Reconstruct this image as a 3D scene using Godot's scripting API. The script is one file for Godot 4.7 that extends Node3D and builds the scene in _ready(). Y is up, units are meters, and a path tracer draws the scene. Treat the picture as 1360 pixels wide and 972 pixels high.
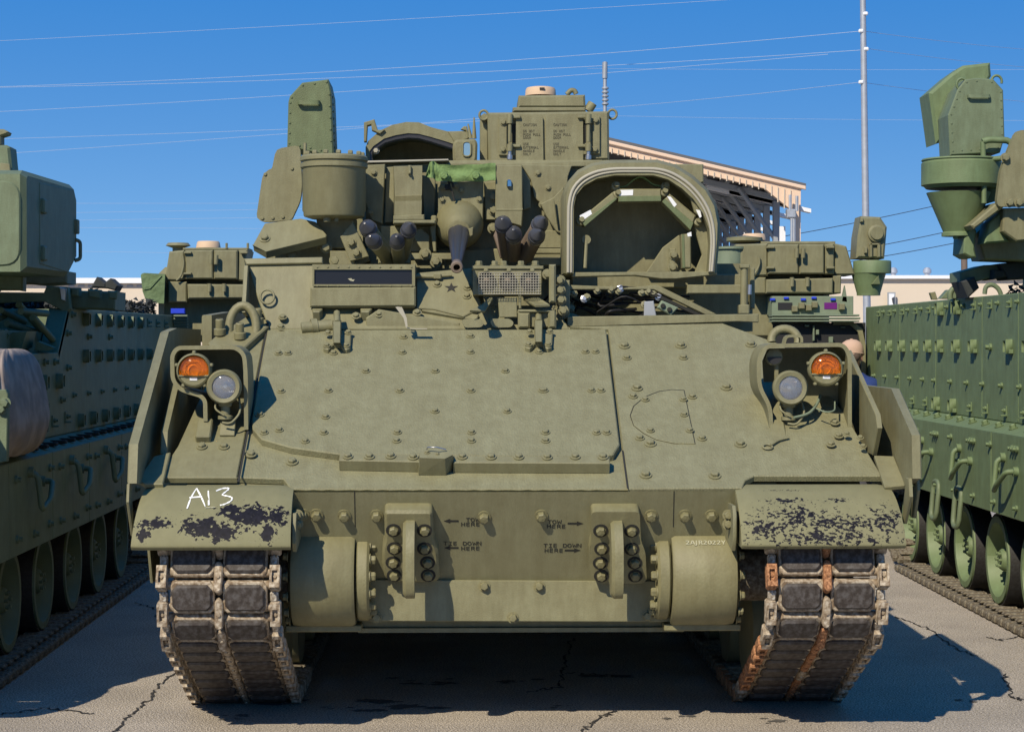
extends Node3D
# A parked tracked armoured vehicle seen head on, its neighbours in the row, the yard and the sky behind.
# Sizes were surveyed from the photograph: at(x, y, depth) is the point of the place that the survey puts at that distance
# in front of the eye; every part has its own depth, slope and thickness.

const FOCAL := 2677.0                      # in pixels of the 1360 x 972 photograph
const EYE := Vector3(0, 1.77, 0)           # a standing photographer
var look := Basis.from_euler(Vector3(-atan(29.0 / FOCAL), -atan(60.0 / FOCAL), 0))
var org := Vector3.ZERO                    # base of the thing being built
var group_no := 1
var taken := {}
var M := {}
var bolt_mesh: ArrayMesh
var small_bolt_mesh: ArrayMesh
var stud_mesh: ArrayMesh
var streaks: Texture2D


func _ready() -> void:
	var cam := Camera3D.new()
	cam.name = "camera"
	cam.transform = Transform3D(look, EYE)
	cam.fov = rad_to_deg(2.0 * atan(486.0 / FOCAL))
	cam.near = 0.1
	cam.far = 3000.0
	add_child(cam)
	cam.current = true
	var sky_mat := ProceduralSkyMaterial.new()
	sky_mat.sky_top_color = Color(0.0, 0.14, 0.47).linear_to_srgb()
	sky_mat.sky_horizon_color = Color(0.235, 0.45, 0.69).linear_to_srgb()
	sky_mat.sky_curve = 0.062
	sky_mat.ground_horizon_color = Color(0.55, 0.62, 0.70)
	sky_mat.ground_bottom_color = Color(0.3, 0.29, 0.27)
	sky_mat.sun_angle_max = 30.0
	var sky := Sky.new()
	sky.sky_material = sky_mat
	var env := Environment.new()
	env.background_mode = Environment.BG_SKY
	env.sky = sky
	env.background_energy_multiplier = 1.0
	env.tonemap_mode = Environment.TONE_MAPPER_LINEAR
	env.tonemap_exposure = 1.32
	env.sdfgi_enabled = true
	env.ssao_enabled = true
	env.ssil_enabled = true
	var we := WorldEnvironment.new()
	we.name = "world_environment"
	we.environment = env
	add_child(we)
	var sun := DirectionalLight3D.new()
	sun.name = "sun"
	sun.light_energy = 1.25
	sun.light_color = Color(1.0, 0.95, 0.86)
	sun.light_angular_distance = 0.5
	sun.shadow_enabled = true
	sun.transform = Transform3D(Basis.looking_at(Vector3(0.58, -1.0, -1.05).normalized(), Vector3.UP), Vector3(-20, 40, 20))
	add_child(sun)
	make_materials()
	make_bolts()
	make_setting()
	make_main_vehicle()
	make_left_vehicle()
	make_right_vehicle()
	make_rear_vehicles()
	make_background()
	make_person()


# ---------------------------------------------------------------- survey

func ray(px: float, py: float) -> Vector3:
	return look * Vector3((px - 680.0) / FOCAL, (486.0 - py) / FOCAL, -1.0)


func at(px: float, py: float, d: float) -> Vector3:
	var r := ray(px, py)
	return EYE + r * (d / -r.z) - org


func on(px: float, py: float, plane: Plane) -> Vector3:
	var hit = plane.intersects_ray(EYE, ray(px, py))
	return (hit if hit != null else EYE + ray(px, py) * 10.0) - org


func at_all(a: Array, d: float) -> PackedVector3Array:
	var out := PackedVector3Array()
	for i in range(0, a.size(), 2):
		out.append(at(a[i], a[i + 1], d))
	return out


func on_all(a: Array, plane: Plane) -> PackedVector3Array:
	var out := PackedVector3Array()
	for i in range(0, a.size(), 2):
		out.append(on(a[i], a[i + 1], plane))
	return out


func tilted(px: float, py: float, d: float, rise: float, side := 0.0) -> Plane:   # a plane through a point; rise = how much it leans back per metre of height
	return Plane(Vector3(side, rise, 1.0).normalized(), at(px, py, d) + org)


# ---------------------------------------------------------------- mesh helpers

func S() -> SurfaceTool:
	var st := SurfaceTool.new()
	st.begin(Mesh.PRIMITIVE_TRIANGLES)
	return st


func newell(p) -> Vector3:
	var n := Vector3.ZERO
	for i in p.size():
		var a: Vector3 = p[i]
		var b: Vector3 = p[(i + 1) % p.size()]
		n += Vector3((a.y - b.y) * (a.z + b.z), (a.z - b.z) * (a.x + b.x), (a.x - b.x) * (a.y + b.y))
	return n


func tri(st: SurfaceTool, a: Vector3, b: Vector3, c: Vector3, out: Vector3, g := -1) -> void:
	st.set_smooth_group(g)
	if (b - a).cross(c - a).dot(out) > 0.0:
		st.add_vertex(a); st.add_vertex(c); st.add_vertex(b)
	else:
		st.add_vertex(a); st.add_vertex(b); st.add_vertex(c)


func face(st: SurfaceTool, p: Array, out: Vector3, g := -1) -> void:
	for i in range(1, p.size() - 1):
		tri(st, p[0], p[i], p[i + 1], out, g)


func box(st: SurfaceTool, c: Vector3, size: Vector3, bevel := 0.0, b := Basis()) -> void:
	var h := size / 2.0
	bevel = minf(bevel, minf(h.x, minf(h.y, h.z)) * 0.9)
	var corner := func(sx: float, sy: float, sz: float, axis: int) -> Vector3:
		var v := Vector3(sx * (h.x - bevel), sy * (h.y - bevel), sz * (h.z - bevel))
		v[axis] = [sx * h.x, sy * h.y, sz * h.z][axis]
		return c + b * v
	for axis in 3:
		for s in [-1.0, 1.0]:
			var q := []
			for k in [[-1.0, -1.0], [1.0, -1.0], [1.0, 1.0], [-1.0, 1.0]]:
				var sg := [0.0, 0.0, 0.0]
				sg[axis] = s; sg[(axis + 1) % 3] = k[0]; sg[(axis + 2) % 3] = k[1]
				q.append(corner.call(sg[0], sg[1], sg[2], axis))
			var o := Vector3.ZERO
			o[axis] = s
			face(st, q, b * o)
	if bevel <= 0.0:
		return
	for axis in 3:                         # the edges that run along this axis
		var u := (axis + 1) % 3
		var w := (axis + 2) % 3
		for su in [-1.0, 1.0]:
			for sw in [-1.0, 1.0]:
				var q := []
				for k in [[-1.0, u], [1.0, u], [1.0, w], [-1.0, w]]:
					var sg := [0.0, 0.0, 0.0]
					sg[axis] = k[0]; sg[u] = su; sg[w] = sw
					q.append(corner.call(sg[0], sg[1], sg[2], k[1]))
				var o := Vector3.ZERO
				o[u] = su; o[w] = sw
				face(st, q, b * o)
	for sx in [-1.0, 1.0]:
		for sy in [-1.0, 1.0]:
			for sz in [-1.0, 1.0]:
				face(st, [corner.call(sx, sy, sz, 0), corner.call(sx, sy, sz, 1), corner.call(sx, sy, sz, 2)], b * Vector3(sx, sy, sz))


# A plate: the polygon p is its front face, "back" its thickness; the front edge is bevelled and soft corners are shaded round.
func slab(st: SurfaceTool, p: PackedVector3Array, back: Vector3, bevel := 0.0) -> void:
	var n := newell(p).normalized()
	if n.dot(back) > 0.0:
		p = p.duplicate()
		p.reverse()
		n = -n
	var m := p.size()
	var ux := (p[1] - p[0]).normalized()
	var uy := n.cross(ux)
	var flat := PackedVector2Array()
	var inner := PackedVector3Array()
	var rim := PackedVector3Array()
	var far := PackedVector3Array()
	var inward := PackedVector3Array()
	for i in m:
		inward.append(n.cross((p[(i + 1) % m] - p[i]).normalized()))
	for i in m:
		var a := inward[(i + m - 1) % m]
		var b := inward[i]
		var miter := (a + b) / maxf(1.0 + a.dot(b), 0.35)
		inner.append(p[i] + miter * bevel)
		rim.append(p[i] + back.normalized() * bevel)
		far.append(p[i] + back)
		flat.append(Vector2(inner[i].dot(ux), inner[i].dot(uy)))
	var idx := Geometry2D.triangulate_polygon(flat)
	if idx.is_empty():                     # a bevel too large for a short edge: fill the front over the outline instead
		var whole := PackedVector2Array()
		for i in m:
			whole.append(Vector2(p[i].dot(ux), p[i].dot(uy)))
			inner[i] = p[i] + inward[i] * 0.0001
		idx = Geometry2D.triangulate_polygon(whole)
		if idx.is_empty():
			print("cannot fill ", p)
	for k in range(0, idx.size(), 3):
		tri(st, inner[idx[k]], inner[idx[k + 1]], inner[idx[k + 2]], n)
		tri(st, far[idx[k]], far[idx[k + 1]], far[idx[k + 2]], -n)
	group_no += 2
	for i in m:
		var j := (i + 1) % m
		var o := -inward[i]
		if inward[i].dot(inward[(i + m - 1) % m]) < 0.8:
			group_no += 2
		face(st, [rim[i], rim[j], far[j], far[i]], o, group_no)
		if bevel > 0.0:
			face(st, [inner[i], inner[j], rim[j], rim[i]], o + n, group_no + 1)
	group_no += 2


# Two polygons of the same number of points, joined.
func loft(st: SurfaceTool, a, b) -> void:
	var mid := Vector3.ZERO
	var m: int = a.size()
	for i in m:
		mid += (a[i] + b[i]) / (2.0 * m)
	var ca := Vector3.ZERO
	var cb := Vector3.ZERO
	for i in m:
		ca += a[i] / m
		cb += b[i] / m
	for i in m:
		var j := (i + 1) % m
		tri(st, ca, a[i], a[j], ca - mid)
		tri(st, cb, b[i], b[j], cb - mid)
		face(st, [a[i], a[j], b[j], b[i]], (a[i] + a[j] + b[i] + b[j]) / 4.0 - mid)


# A frame: outer and inner outlines with the same number of points, given a thickness.
func frame(st: SurfaceTool, outer: PackedVector3Array, inner: PackedVector3Array, back: Vector3, closed := true) -> void:
	var m := outer.size()
	var n := -back.normalized()
	group_no += 1
	for i in (m if closed else m - 1):
		var j := (i + 1) % m
		var out := outer[i] + outer[j] - inner[i] - inner[j]
		face(st, [outer[i], outer[j], inner[j], inner[i]], n)
		face(st, [outer[i] + back, outer[j] + back, inner[j] + back, inner[i] + back], -n)
		face(st, [outer[i], outer[j], outer[j] + back, outer[i] + back], out, group_no)
		face(st, [inner[i], inner[j], inner[j] + back, inner[i] + back], -out, group_no + 1)
	if not closed:
		for i in [0, m - 1]:
			var along := outer[i] - outer[1 if i == 0 else m - 2]
			face(st, [outer[i], inner[i], inner[i] + back, outer[i] + back], along)
	group_no += 2


# A flat bar bent along a path: path is its middle line, lying in a plane across "back".
func strap(st: SurfaceTool, path: PackedVector3Array, thick: float, back: Vector3, closed := false) -> void:
	var m := path.size()
	var n := back.normalized()
	var a := PackedVector3Array()
	var b := PackedVector3Array()
	for i in m:
		var d1 := (path[i] - path[(i + m - 1) % m]).normalized() if i > 0 or closed else (path[1] - path[0]).normalized()
		var d2 := (path[(i + 1) % m] - path[i]).normalized() if i < m - 1 or closed else d1
		var s1 := n.cross(d1).normalized()
		var s2 := n.cross(d2).normalized()
		var miter := (s1 + s2) / maxf(1.0 + s1.dot(s2), 0.35) * thick / 2.0
		a.append(path[i] + miter)
		b.append(path[i] - miter)
	frame(st, a, b, back, closed)


func axes(axis: Vector3) -> Basis:
	var z := axis.normalized()
	var x := (Vector3.UP if absf(z.y) < 0.9 else Vector3.RIGHT).cross(z).normalized()
	return Basis(x, z.cross(x), z)


# A turned shape: profile holds (radius, distance along the axis).
func lathe(st: SurfaceTool, profile: Array, base: Vector3, axis: Vector3, seg := 20, turn := 0.0) -> void:
	var b := axes(axis)
	group_no += 1
	for k in profile.size() - 1:
		var p: Vector2 = profile[k]
		var q: Vector2 = profile[k + 1]
		if k > 0:
			var o: Vector2 = profile[k - 1]
			if absf((p - o).angle_to(q - p)) > 0.6:
				group_no += 1
		var d := q - p
		for i in seg:
			var t0 := TAU * i / seg + turn
			var t1 := TAU * (i + 1) / seg + turn
			var r0 := b * Vector3(cos(t0), sin(t0), 0)
			var r1 := b * Vector3(cos(t1), sin(t1), 0)
			var out := (r0 + r1) * d.y - b.z * d.x * 2.0
			var g := group_no if seg > 6 else -1
			var v0 := base + r0 * p.x + b.z * p.y
			var v1 := base + r1 * p.x + b.z * p.y
			var w0 := base + r0 * q.x + b.z * q.y
			var w1 := base + r1 * q.x + b.z * q.y
			if p.x > 1e-5:
				tri(st, v0, v1, w1, out, g)
			if q.x > 1e-5:
				tri(st, v0, w1, w0, out, g)
	group_no += 1


func rod(st: SurfaceTool, a: Vector3, b: Vector3, r: float, seg := 8, r2 := -1.0) -> void:
	if r2 < 0.0:
		r2 = r
	var l := a.distance_to(b)
	lathe(st, [Vector2(0, 0), Vector2(r, 0), Vector2(r2, l), Vector2(0, l)], a, b - a, seg)


func tube(st: SurfaceTool, path: PackedVector3Array, r: float, seg := 8, closed := false) -> void:
	var m := path.size()
	var rings := []
	var keep := Vector3.ZERO
	for i in m:
		var d := (path[(i + 1) % m] - path[(i + m - 1) % m]) if closed or (i > 0 and i < m - 1) else (path[1] - path[0] if i == 0 else path[m - 1] - path[m - 2])
		d = d.normalized()
		var x := keep - d * keep.dot(d) if keep != Vector3.ZERO else axes(d).x
		x = x.normalized()
		keep = x
		var y := d.cross(x)
		var ring := PackedVector3Array()
		for k in seg:
			ring.append(path[i] + (x * cos(TAU * k / seg) + y * sin(TAU * k / seg)) * r)
		rings.append(ring)
	group_no += 1
	for i in (m if closed else m - 1):
		var j := (i + 1) % m
		for k in seg:
			var l := (k + 1) % seg
			face(st, [rings[i][k], rings[i][l], rings[j][l], rings[j][k]], rings[i][k] + rings[j][l] - path[i] - path[j], group_no)
	if not closed:
		face(st, Array(rings[0]), path[0] - path[1])
		face(st, Array(rings[m - 1]), path[m - 1] - path[m - 2])
	group_no += 1


func round_path(p: PackedVector3Array, r: float, steps := 4, closed := true) -> PackedVector3Array:   # rounds the corners of an outline
	var out := PackedVector3Array()
	var m := p.size()
	for i in m:
		if not closed and (i == 0 or i == m - 1):
			out.append(p[i])
			continue
		var a := p[(i + m - 1) % m] - p[i]
		var b := p[(i + 1) % m] - p[i]
		var l := minf(r, minf(a.length(), b.length()) * 0.48)
		var s := p[i] + a.normalized() * l
		var e := p[i] + b.normalized() * l
		for k in steps + 1:
			var t := float(k) / steps
			out.append(s.lerp(p[i], t).lerp(p[i].lerp(e, t), t))
	return out


func arc(c: Vector3, ux: Vector3, uy: Vector3, from: float, to: float, n: int) -> PackedVector3Array:
	var out := PackedVector3Array()
	for i in n + 1:
		var t := deg_to_rad(lerpf(from, to, float(i) / n))
		out.append(c + ux * cos(t) + uy * sin(t))
	return out


# ---------------------------------------------------------------- scene tree helpers

func part(called: String, st: SurfaceTool, m: Material, parent: Node) -> MeshInstance3D:
	st.generate_normals()
	return put(called, st.commit(), m, parent)


func put(called: String, mesh: Mesh, m: Material, parent: Node, where := Transform3D()) -> MeshInstance3D:
	var o := MeshInstance3D.new()
	o.name = numbered(called, parent)
	o.mesh = mesh
	o.material_override = m
	o.transform = where
	parent.add_child(o, true)
	return o


func numbered(called: String, parent: Node) -> String:
	var key := [parent.get_instance_id(), called]
	taken[key] = taken.get(key, -1) + 1
	return called if taken[key] == 0 else "%s_%03d" % [called, taken[key]]


func thing(called: String, label: String, category: String, base: Vector3, grouped := "") -> Node3D:
	var o := Node3D.new()
	o.name = numbered(called, self)
	o.position = base
	add_child(o, true)
	org = base
	return tag(o, label, category, grouped)


func tag(o: Node3D, label: String, category: String, grouped := "") -> Node3D:
	o.set_meta("label", label)
	o.set_meta("category", category)
	if grouped:
		o.set_meta("group", grouped)
	return o


func kind(o: Node3D, k: String) -> Node3D:
	o.set_meta("kind", k)
	return o


func plate(called: String, p: PackedVector3Array, thick: float, m: Material, parent: Node, bevel := 0.004, away := Vector3.ZERO) -> MeshInstance3D:
	var st := S()
	var n := newell(p).normalized()
	var mid := Vector3.ZERO
	for v in p:
		mid += v / p.size()
	if away == Vector3.ZERO:
		away = mid + org - EYE
	slab(st, p, -n * thick if n.dot(away) < 0.0 else n * thick, bevel)
	return part(called, st, m, parent)


func block(called: String, c: Vector3, size: Vector3, m: Material, parent: Node, bevel := 0.006, b := Basis()) -> MeshInstance3D:
	var st := S()
	box(st, c, size, bevel, b)
	return part(called, st, m, parent)


func make_bolts() -> void:
	var st := S()
	lathe(st, [Vector2(0.021, 0), Vector2(0.021, 0.004), Vector2(0.013, 0.0045)], Vector3.ZERO, Vector3.UP, 14)
	lathe(st, [Vector2(0.0145, 0.004), Vector2(0.0145, 0.013), Vector2(0.0115, 0.016), Vector2(0, 0.0165)], Vector3.ZERO, Vector3.UP, 6, 0.4)
	st.generate_normals()
	bolt_mesh = st.commit()
	st = S()
	lathe(st, [Vector2(0.012, 0), Vector2(0.012, 0.006), Vector2(0.009, 0.009), Vector2(0, 0.0095)], Vector3.ZERO, Vector3.UP, 8)
	st.generate_normals()
	small_bolt_mesh = st.commit()
	st = S()
	lathe(st, [Vector2(0.03, 0), Vector2(0.03, 0.006), Vector2(0.02, 0.0065)], Vector3.ZERO, Vector3.UP, 16)
	lathe(st, [Vector2(0.022, 0.006), Vector2(0.022, 0.026), Vector2(0.018, 0.031), Vector2(0, 0.032)], Vector3.ZERO, Vector3.UP, 6, 0.2)
	st.generate_normals()
	stud_mesh = st.commit()


func bolt(parent: Node, where: Vector3, normal: Vector3, m: Material, size := 1.0, mesh: Mesh = null, called := "bolt") -> MeshInstance3D:
	var b := axes(normal)
	var spin := where.x * 37.0 + where.y * 61.0
	var t := Basis(b.x, b.z, -b.y) * Basis(Vector3.UP, spin)
	return put(called, mesh if mesh else bolt_mesh, m, parent, Transform3D(t.scaled_local(Vector3.ONE * size), where))


func bolts_on(parent: Node, a: Array, plane: Plane, m: Material, lift := 0.0, size := 1.0, mesh: Mesh = null) -> void:
	for i in range(0, a.size(), 2):
		bolt(parent, on(a[i], a[i + 1], Plane(plane.normal, plane.d + lift)), plane.normal, m, size, mesh)


func bolts_at(parent: Node, a: Array, d: float, m: Material, size := 1.0, mesh: Mesh = null) -> void:
	for i in range(0, a.size(), 2):
		bolt(parent, at(a[i], a[i + 1], d), Vector3(0, 0, 1), m, size, mesh)


func lettering(text: String, where: Vector3, right: Vector3, up: Vector3, height: float, m: Material, parent: Node, called := "lettering", mono := true, centre := true, stretch := 1.0) -> void:
	var t := TextMesh.new()
	var f := SystemFont.new()
	f.font_names = PackedStringArray(["Droid Sans Mono" if mono else "Droid Sans"])
	f.font_weight = 700
	t.font = f
	t.text = text
	t.font_size = 32
	t.pixel_size = height / 24.0
	t.vertical_alignment = VERTICAL_ALIGNMENT_CENTER
	t.depth = 0.0016
	t.horizontal_alignment = HORIZONTAL_ALIGNMENT_CENTER if centre else HORIZONTAL_ALIGNMENT_LEFT
	t.curve_step = 2.0
	var n := right.cross(up).normalized()
	put(called, t, m, parent, Transform3D(Basis(right.normalized() * stretch, up.normalized(), n), where + n * 0.0012))


# ---------------------------------------------------------------- materials

func noise_map(freq: float, seed_no: int, low: Color, high: Color, normal := false, octaves := 4, strength := 4.0, gain := 0.5, from := 0.25, to := 0.75) -> NoiseTexture2D:
	var n := FastNoiseLite.new()
	n.seed = seed_no
	n.frequency = freq
	n.fractal_octaves = octaves
	n.fractal_gain = gain
	var t := NoiseTexture2D.new()
	t.width = 512
	t.height = 512
	t.seamless = true
	t.noise = n
	if normal:
		t.as_normal_map = true
		t.bump_strength = strength
	else:
		var g := Gradient.new()
		g.set_color(0, low)
		g.set_color(1, high)
		g.set_offset(0, from)
		g.set_offset(1, to)
		t.color_ramp = g
	return t


func mat(called: String, linear: Color, rough := 0.7, metal := 0.0) -> StandardMaterial3D:
	var m := StandardMaterial3D.new()
	m.resource_name = called
	m.albedo_color = linear.linear_to_srgb()
	m.roughness = rough
	m.metallic = metal
	M[called] = m
	return m


func grain(m: StandardMaterial3D, t: Texture2D, scale: float, normal: Texture2D = null, amount := 0.3) -> StandardMaterial3D:
	if streaks and normal:                  # rain-washed dust, drawn out along the height
		m.detail_enabled = true
		m.detail_blend_mode = BaseMaterial3D.BLEND_MODE_MUL
		m.detail_albedo = streaks
		m.detail_uv_layer = BaseMaterial3D.DETAIL_UV_2
		m.uv2_triplanar = true
		m.uv2_scale = Vector3(1.3, 0.28, 1.3)
	m.albedo_texture = t
	m.uv1_triplanar = true
	m.uv1_scale = Vector3.ONE * scale
	if normal:
		m.normal_enabled = true
		m.normal_texture = normal
		m.normal_scale = amount
	return m


func make_materials() -> void:
	var mottle := noise_map(0.012, 3, Color(0.935, 0.93, 0.915), Color(1, 1, 1), false, 6, 1.0, 0.7)
	streaks = noise_map(0.02, 14, Color(0.93, 0.92, 0.90), Color(1, 1, 1), false, 5, 1.0, 0.7)
	var cast_bump := noise_map(0.09, 5, Color.BLACK, Color.WHITE, true, 3, 5.0)
	var fine_bump := noise_map(0.25, 6, Color.BLACK, Color.WHITE, true, 2, 3.0)
	grain(mat("olive", Color(0.215, 0.207, 0.114), 0.62), mottle, 0.9, fine_bump, 0.12)
	grain(mat("olive_rough", Color(0.222, 0.216, 0.122), 0.7), mottle, 0.7, fine_bump, 0.35)
	grain(mat("olive_cast", Color(0.215, 0.202, 0.104), 0.6), mottle, 1.1, cast_bump, 0.12)
	grain(mat("olive_green", Color(0.13, 0.165, 0.075), 0.55), mottle, 1.0, fine_bump, 0.15)
	grain(mat("right_green", Color(0.15, 0.21, 0.10), 0.6), mottle, 0.8, fine_bump, 0.12)
	grain(mat("grey_green", Color(0.15, 0.195, 0.112), 0.6), mottle, 0.8, fine_bump, 0.12)
	grain(mat("pale_green", Color(0.18, 0.225, 0.15), 0.65), mottle, 1.0)
	mat("black", Color(0.012, 0.012, 0.013), 0.6)
	mat("gap", Color(0.02, 0.02, 0.016), 0.9)
	mat("rubber_cap", Color(0.055, 0.058, 0.07), 0.3)
	mat("gun_metal", Color(0.05, 0.05, 0.058), 0.42, 0.35)
	mat("steel", Color(0.45, 0.45, 0.46), 0.35, 0.9)
	mat("silver", Color(0.6, 0.6, 0.6), 0.1, 1.0)
	mat("seal", Color(0.36, 0.34, 0.27), 0.7)
	mat("sticker", Color(0.72, 0.74, 0.76), 0.5)
	mat("stencil", Color(0.018, 0.018, 0.014), 0.8)
	mat("faded_stencil", Color(0.075, 0.07, 0.045), 0.8)
	mat("chalk", Color(0.82, 0.82, 0.78), 0.9)
	mat("faded_chalk", Color(0.36, 0.35, 0.24), 0.9)
	mat("tan", Color(0.56, 0.40, 0.26), 0.7)
	mat("blue_plastic", Color(0.02, 0.05, 0.55), 0.4)
	mat("purple_glass", Color(0.14, 0.02, 0.17), 0.15)
	grain(mat("launcher_brown", Color(0.19, 0.145, 0.11), 0.6), mottle, 2.0, fine_bump, 0.2)
	streaks = null
	grain(mat("green_cloth", Color(0.16, 0.25, 0.09), 0.9), mottle, 2.0, noise_map(0.03, 9, Color.BLACK, Color.WHITE, true, 3, 8.0), 0.6)
	var patches := noise_map(0.02, 11, Color(0.62, 0.56, 0.5), Color(1, 1, 1), false, 5, 1.0, 0.65)
	grain(mat("track_steel", Color(0.48, 0.415, 0.315), 0.78), patches, 2.2, cast_bump, 0.15)
	grain(mat("track_steel_light", Color(0.52, 0.49, 0.42), 0.65), patches, 4.0, cast_bump, 0.3)
	grain(mat("rust", Color(0.46, 0.23, 0.11), 0.85), patches, 4.0, cast_bump, 0.2)
	grain(mat("track_rubber", Color(0.085, 0.076, 0.07), 0.65), patches, 2.0, fine_bump, 0.2)
	grain(mat("dusty_steel", Color(0.22, 0.20, 0.15), 0.85), patches, 3.0, cast_bump, 0.4)
	grain(mat("dark_tyre", Color(0.02, 0.02, 0.02), 0.7), patches, 3.0)
	grain(mat("brown_canvas", Color(0.36, 0.29, 0.24), 0.8), noise_map(0.02, 21, Color(0.8, 0.8, 0.8), Color(1, 1, 1)), 0.6)
	grain(mat("green_canvas", Color(0.13, 0.19, 0.09), 0.9), mottle, 1.0, noise_map(0.015, 23, Color.BLACK, Color.WHITE, true, 4, 10.0), 0.6)
	var amber := mat("amber", Color(1.0, 0.46, 0.04), 0.06)
	amber.refraction_enabled = true
	amber.refraction_scale = 0.05
	amber.albedo_color.a = 0.0
	var solid := mat("solid_glass", Color(1, 1, 1), 0.02)
	solid.refraction_enabled = true
	solid.refraction_scale = 0.05
	solid.albedo_color.a = 0.0
	var lens := mat("lens_glass", Color(1, 1, 1, 0.1), 0.03)
	lens.transparency = BaseMaterial3D.TRANSPARENCY_ALPHA
	lens.albedo_color = Color(1, 1, 1, 0.12)
	var win := mat("dark_glass", Color(0.012, 0.013, 0.017), 0.3)
	win.metallic_specular = 0.5
	mat("periscope_glass", Color(0.25, 0.4, 0.5), 0.1, 0.3)
	M["chipped_left"] = chipped(1)
	M["chipped_right"] = chipped(2)
	mat("skin", Color(0.55, 0.28, 0.2), 0.55)
	mat("cap_cloth", Color(0.50, 0.34, 0.25), 0.9)
	mat("hair", Color(0.08, 0.055, 0.04), 0.9)
	grain(mat("blue_shirt", Color(0.012, 0.035, 0.16), 0.9), mottle, 2.0)
	mat("trousers", Color(0.06, 0.06, 0.07), 0.9)
	mat("boots", Color(0.03, 0.02, 0.015), 0.6)
	mat("wall_tan", Color(0.62, 0.53, 0.42), 0.8)
	mat("trim_tan", Color(0.70, 0.52, 0.38), 0.7)
	mat("shed_dark", Color(0.10, 0.10, 0.105), 0.7)
	mat("shed_grey", Color(0.30, 0.32, 0.34), 0.6)
	mat("white_metal", Color(0.75, 0.77, 0.8), 0.5)
	grain(mat("galvanised", Color(0.42, 0.45, 0.5), 0.5, 0.4), mottle, 0.6)
	grain(mat("wood_pole", Color(0.16, 0.12, 0.1), 0.9), mottle, 1.0)
	mat("wire_light", Color(0.36, 0.44, 0.58), 0.8)
	mat("wire_dark", Color(0.04, 0.045, 0.06), 0.6)
	grain(mat("net_dark", Color(0.035, 0.04, 0.04), 0.9), mottle, 3.0)


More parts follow.
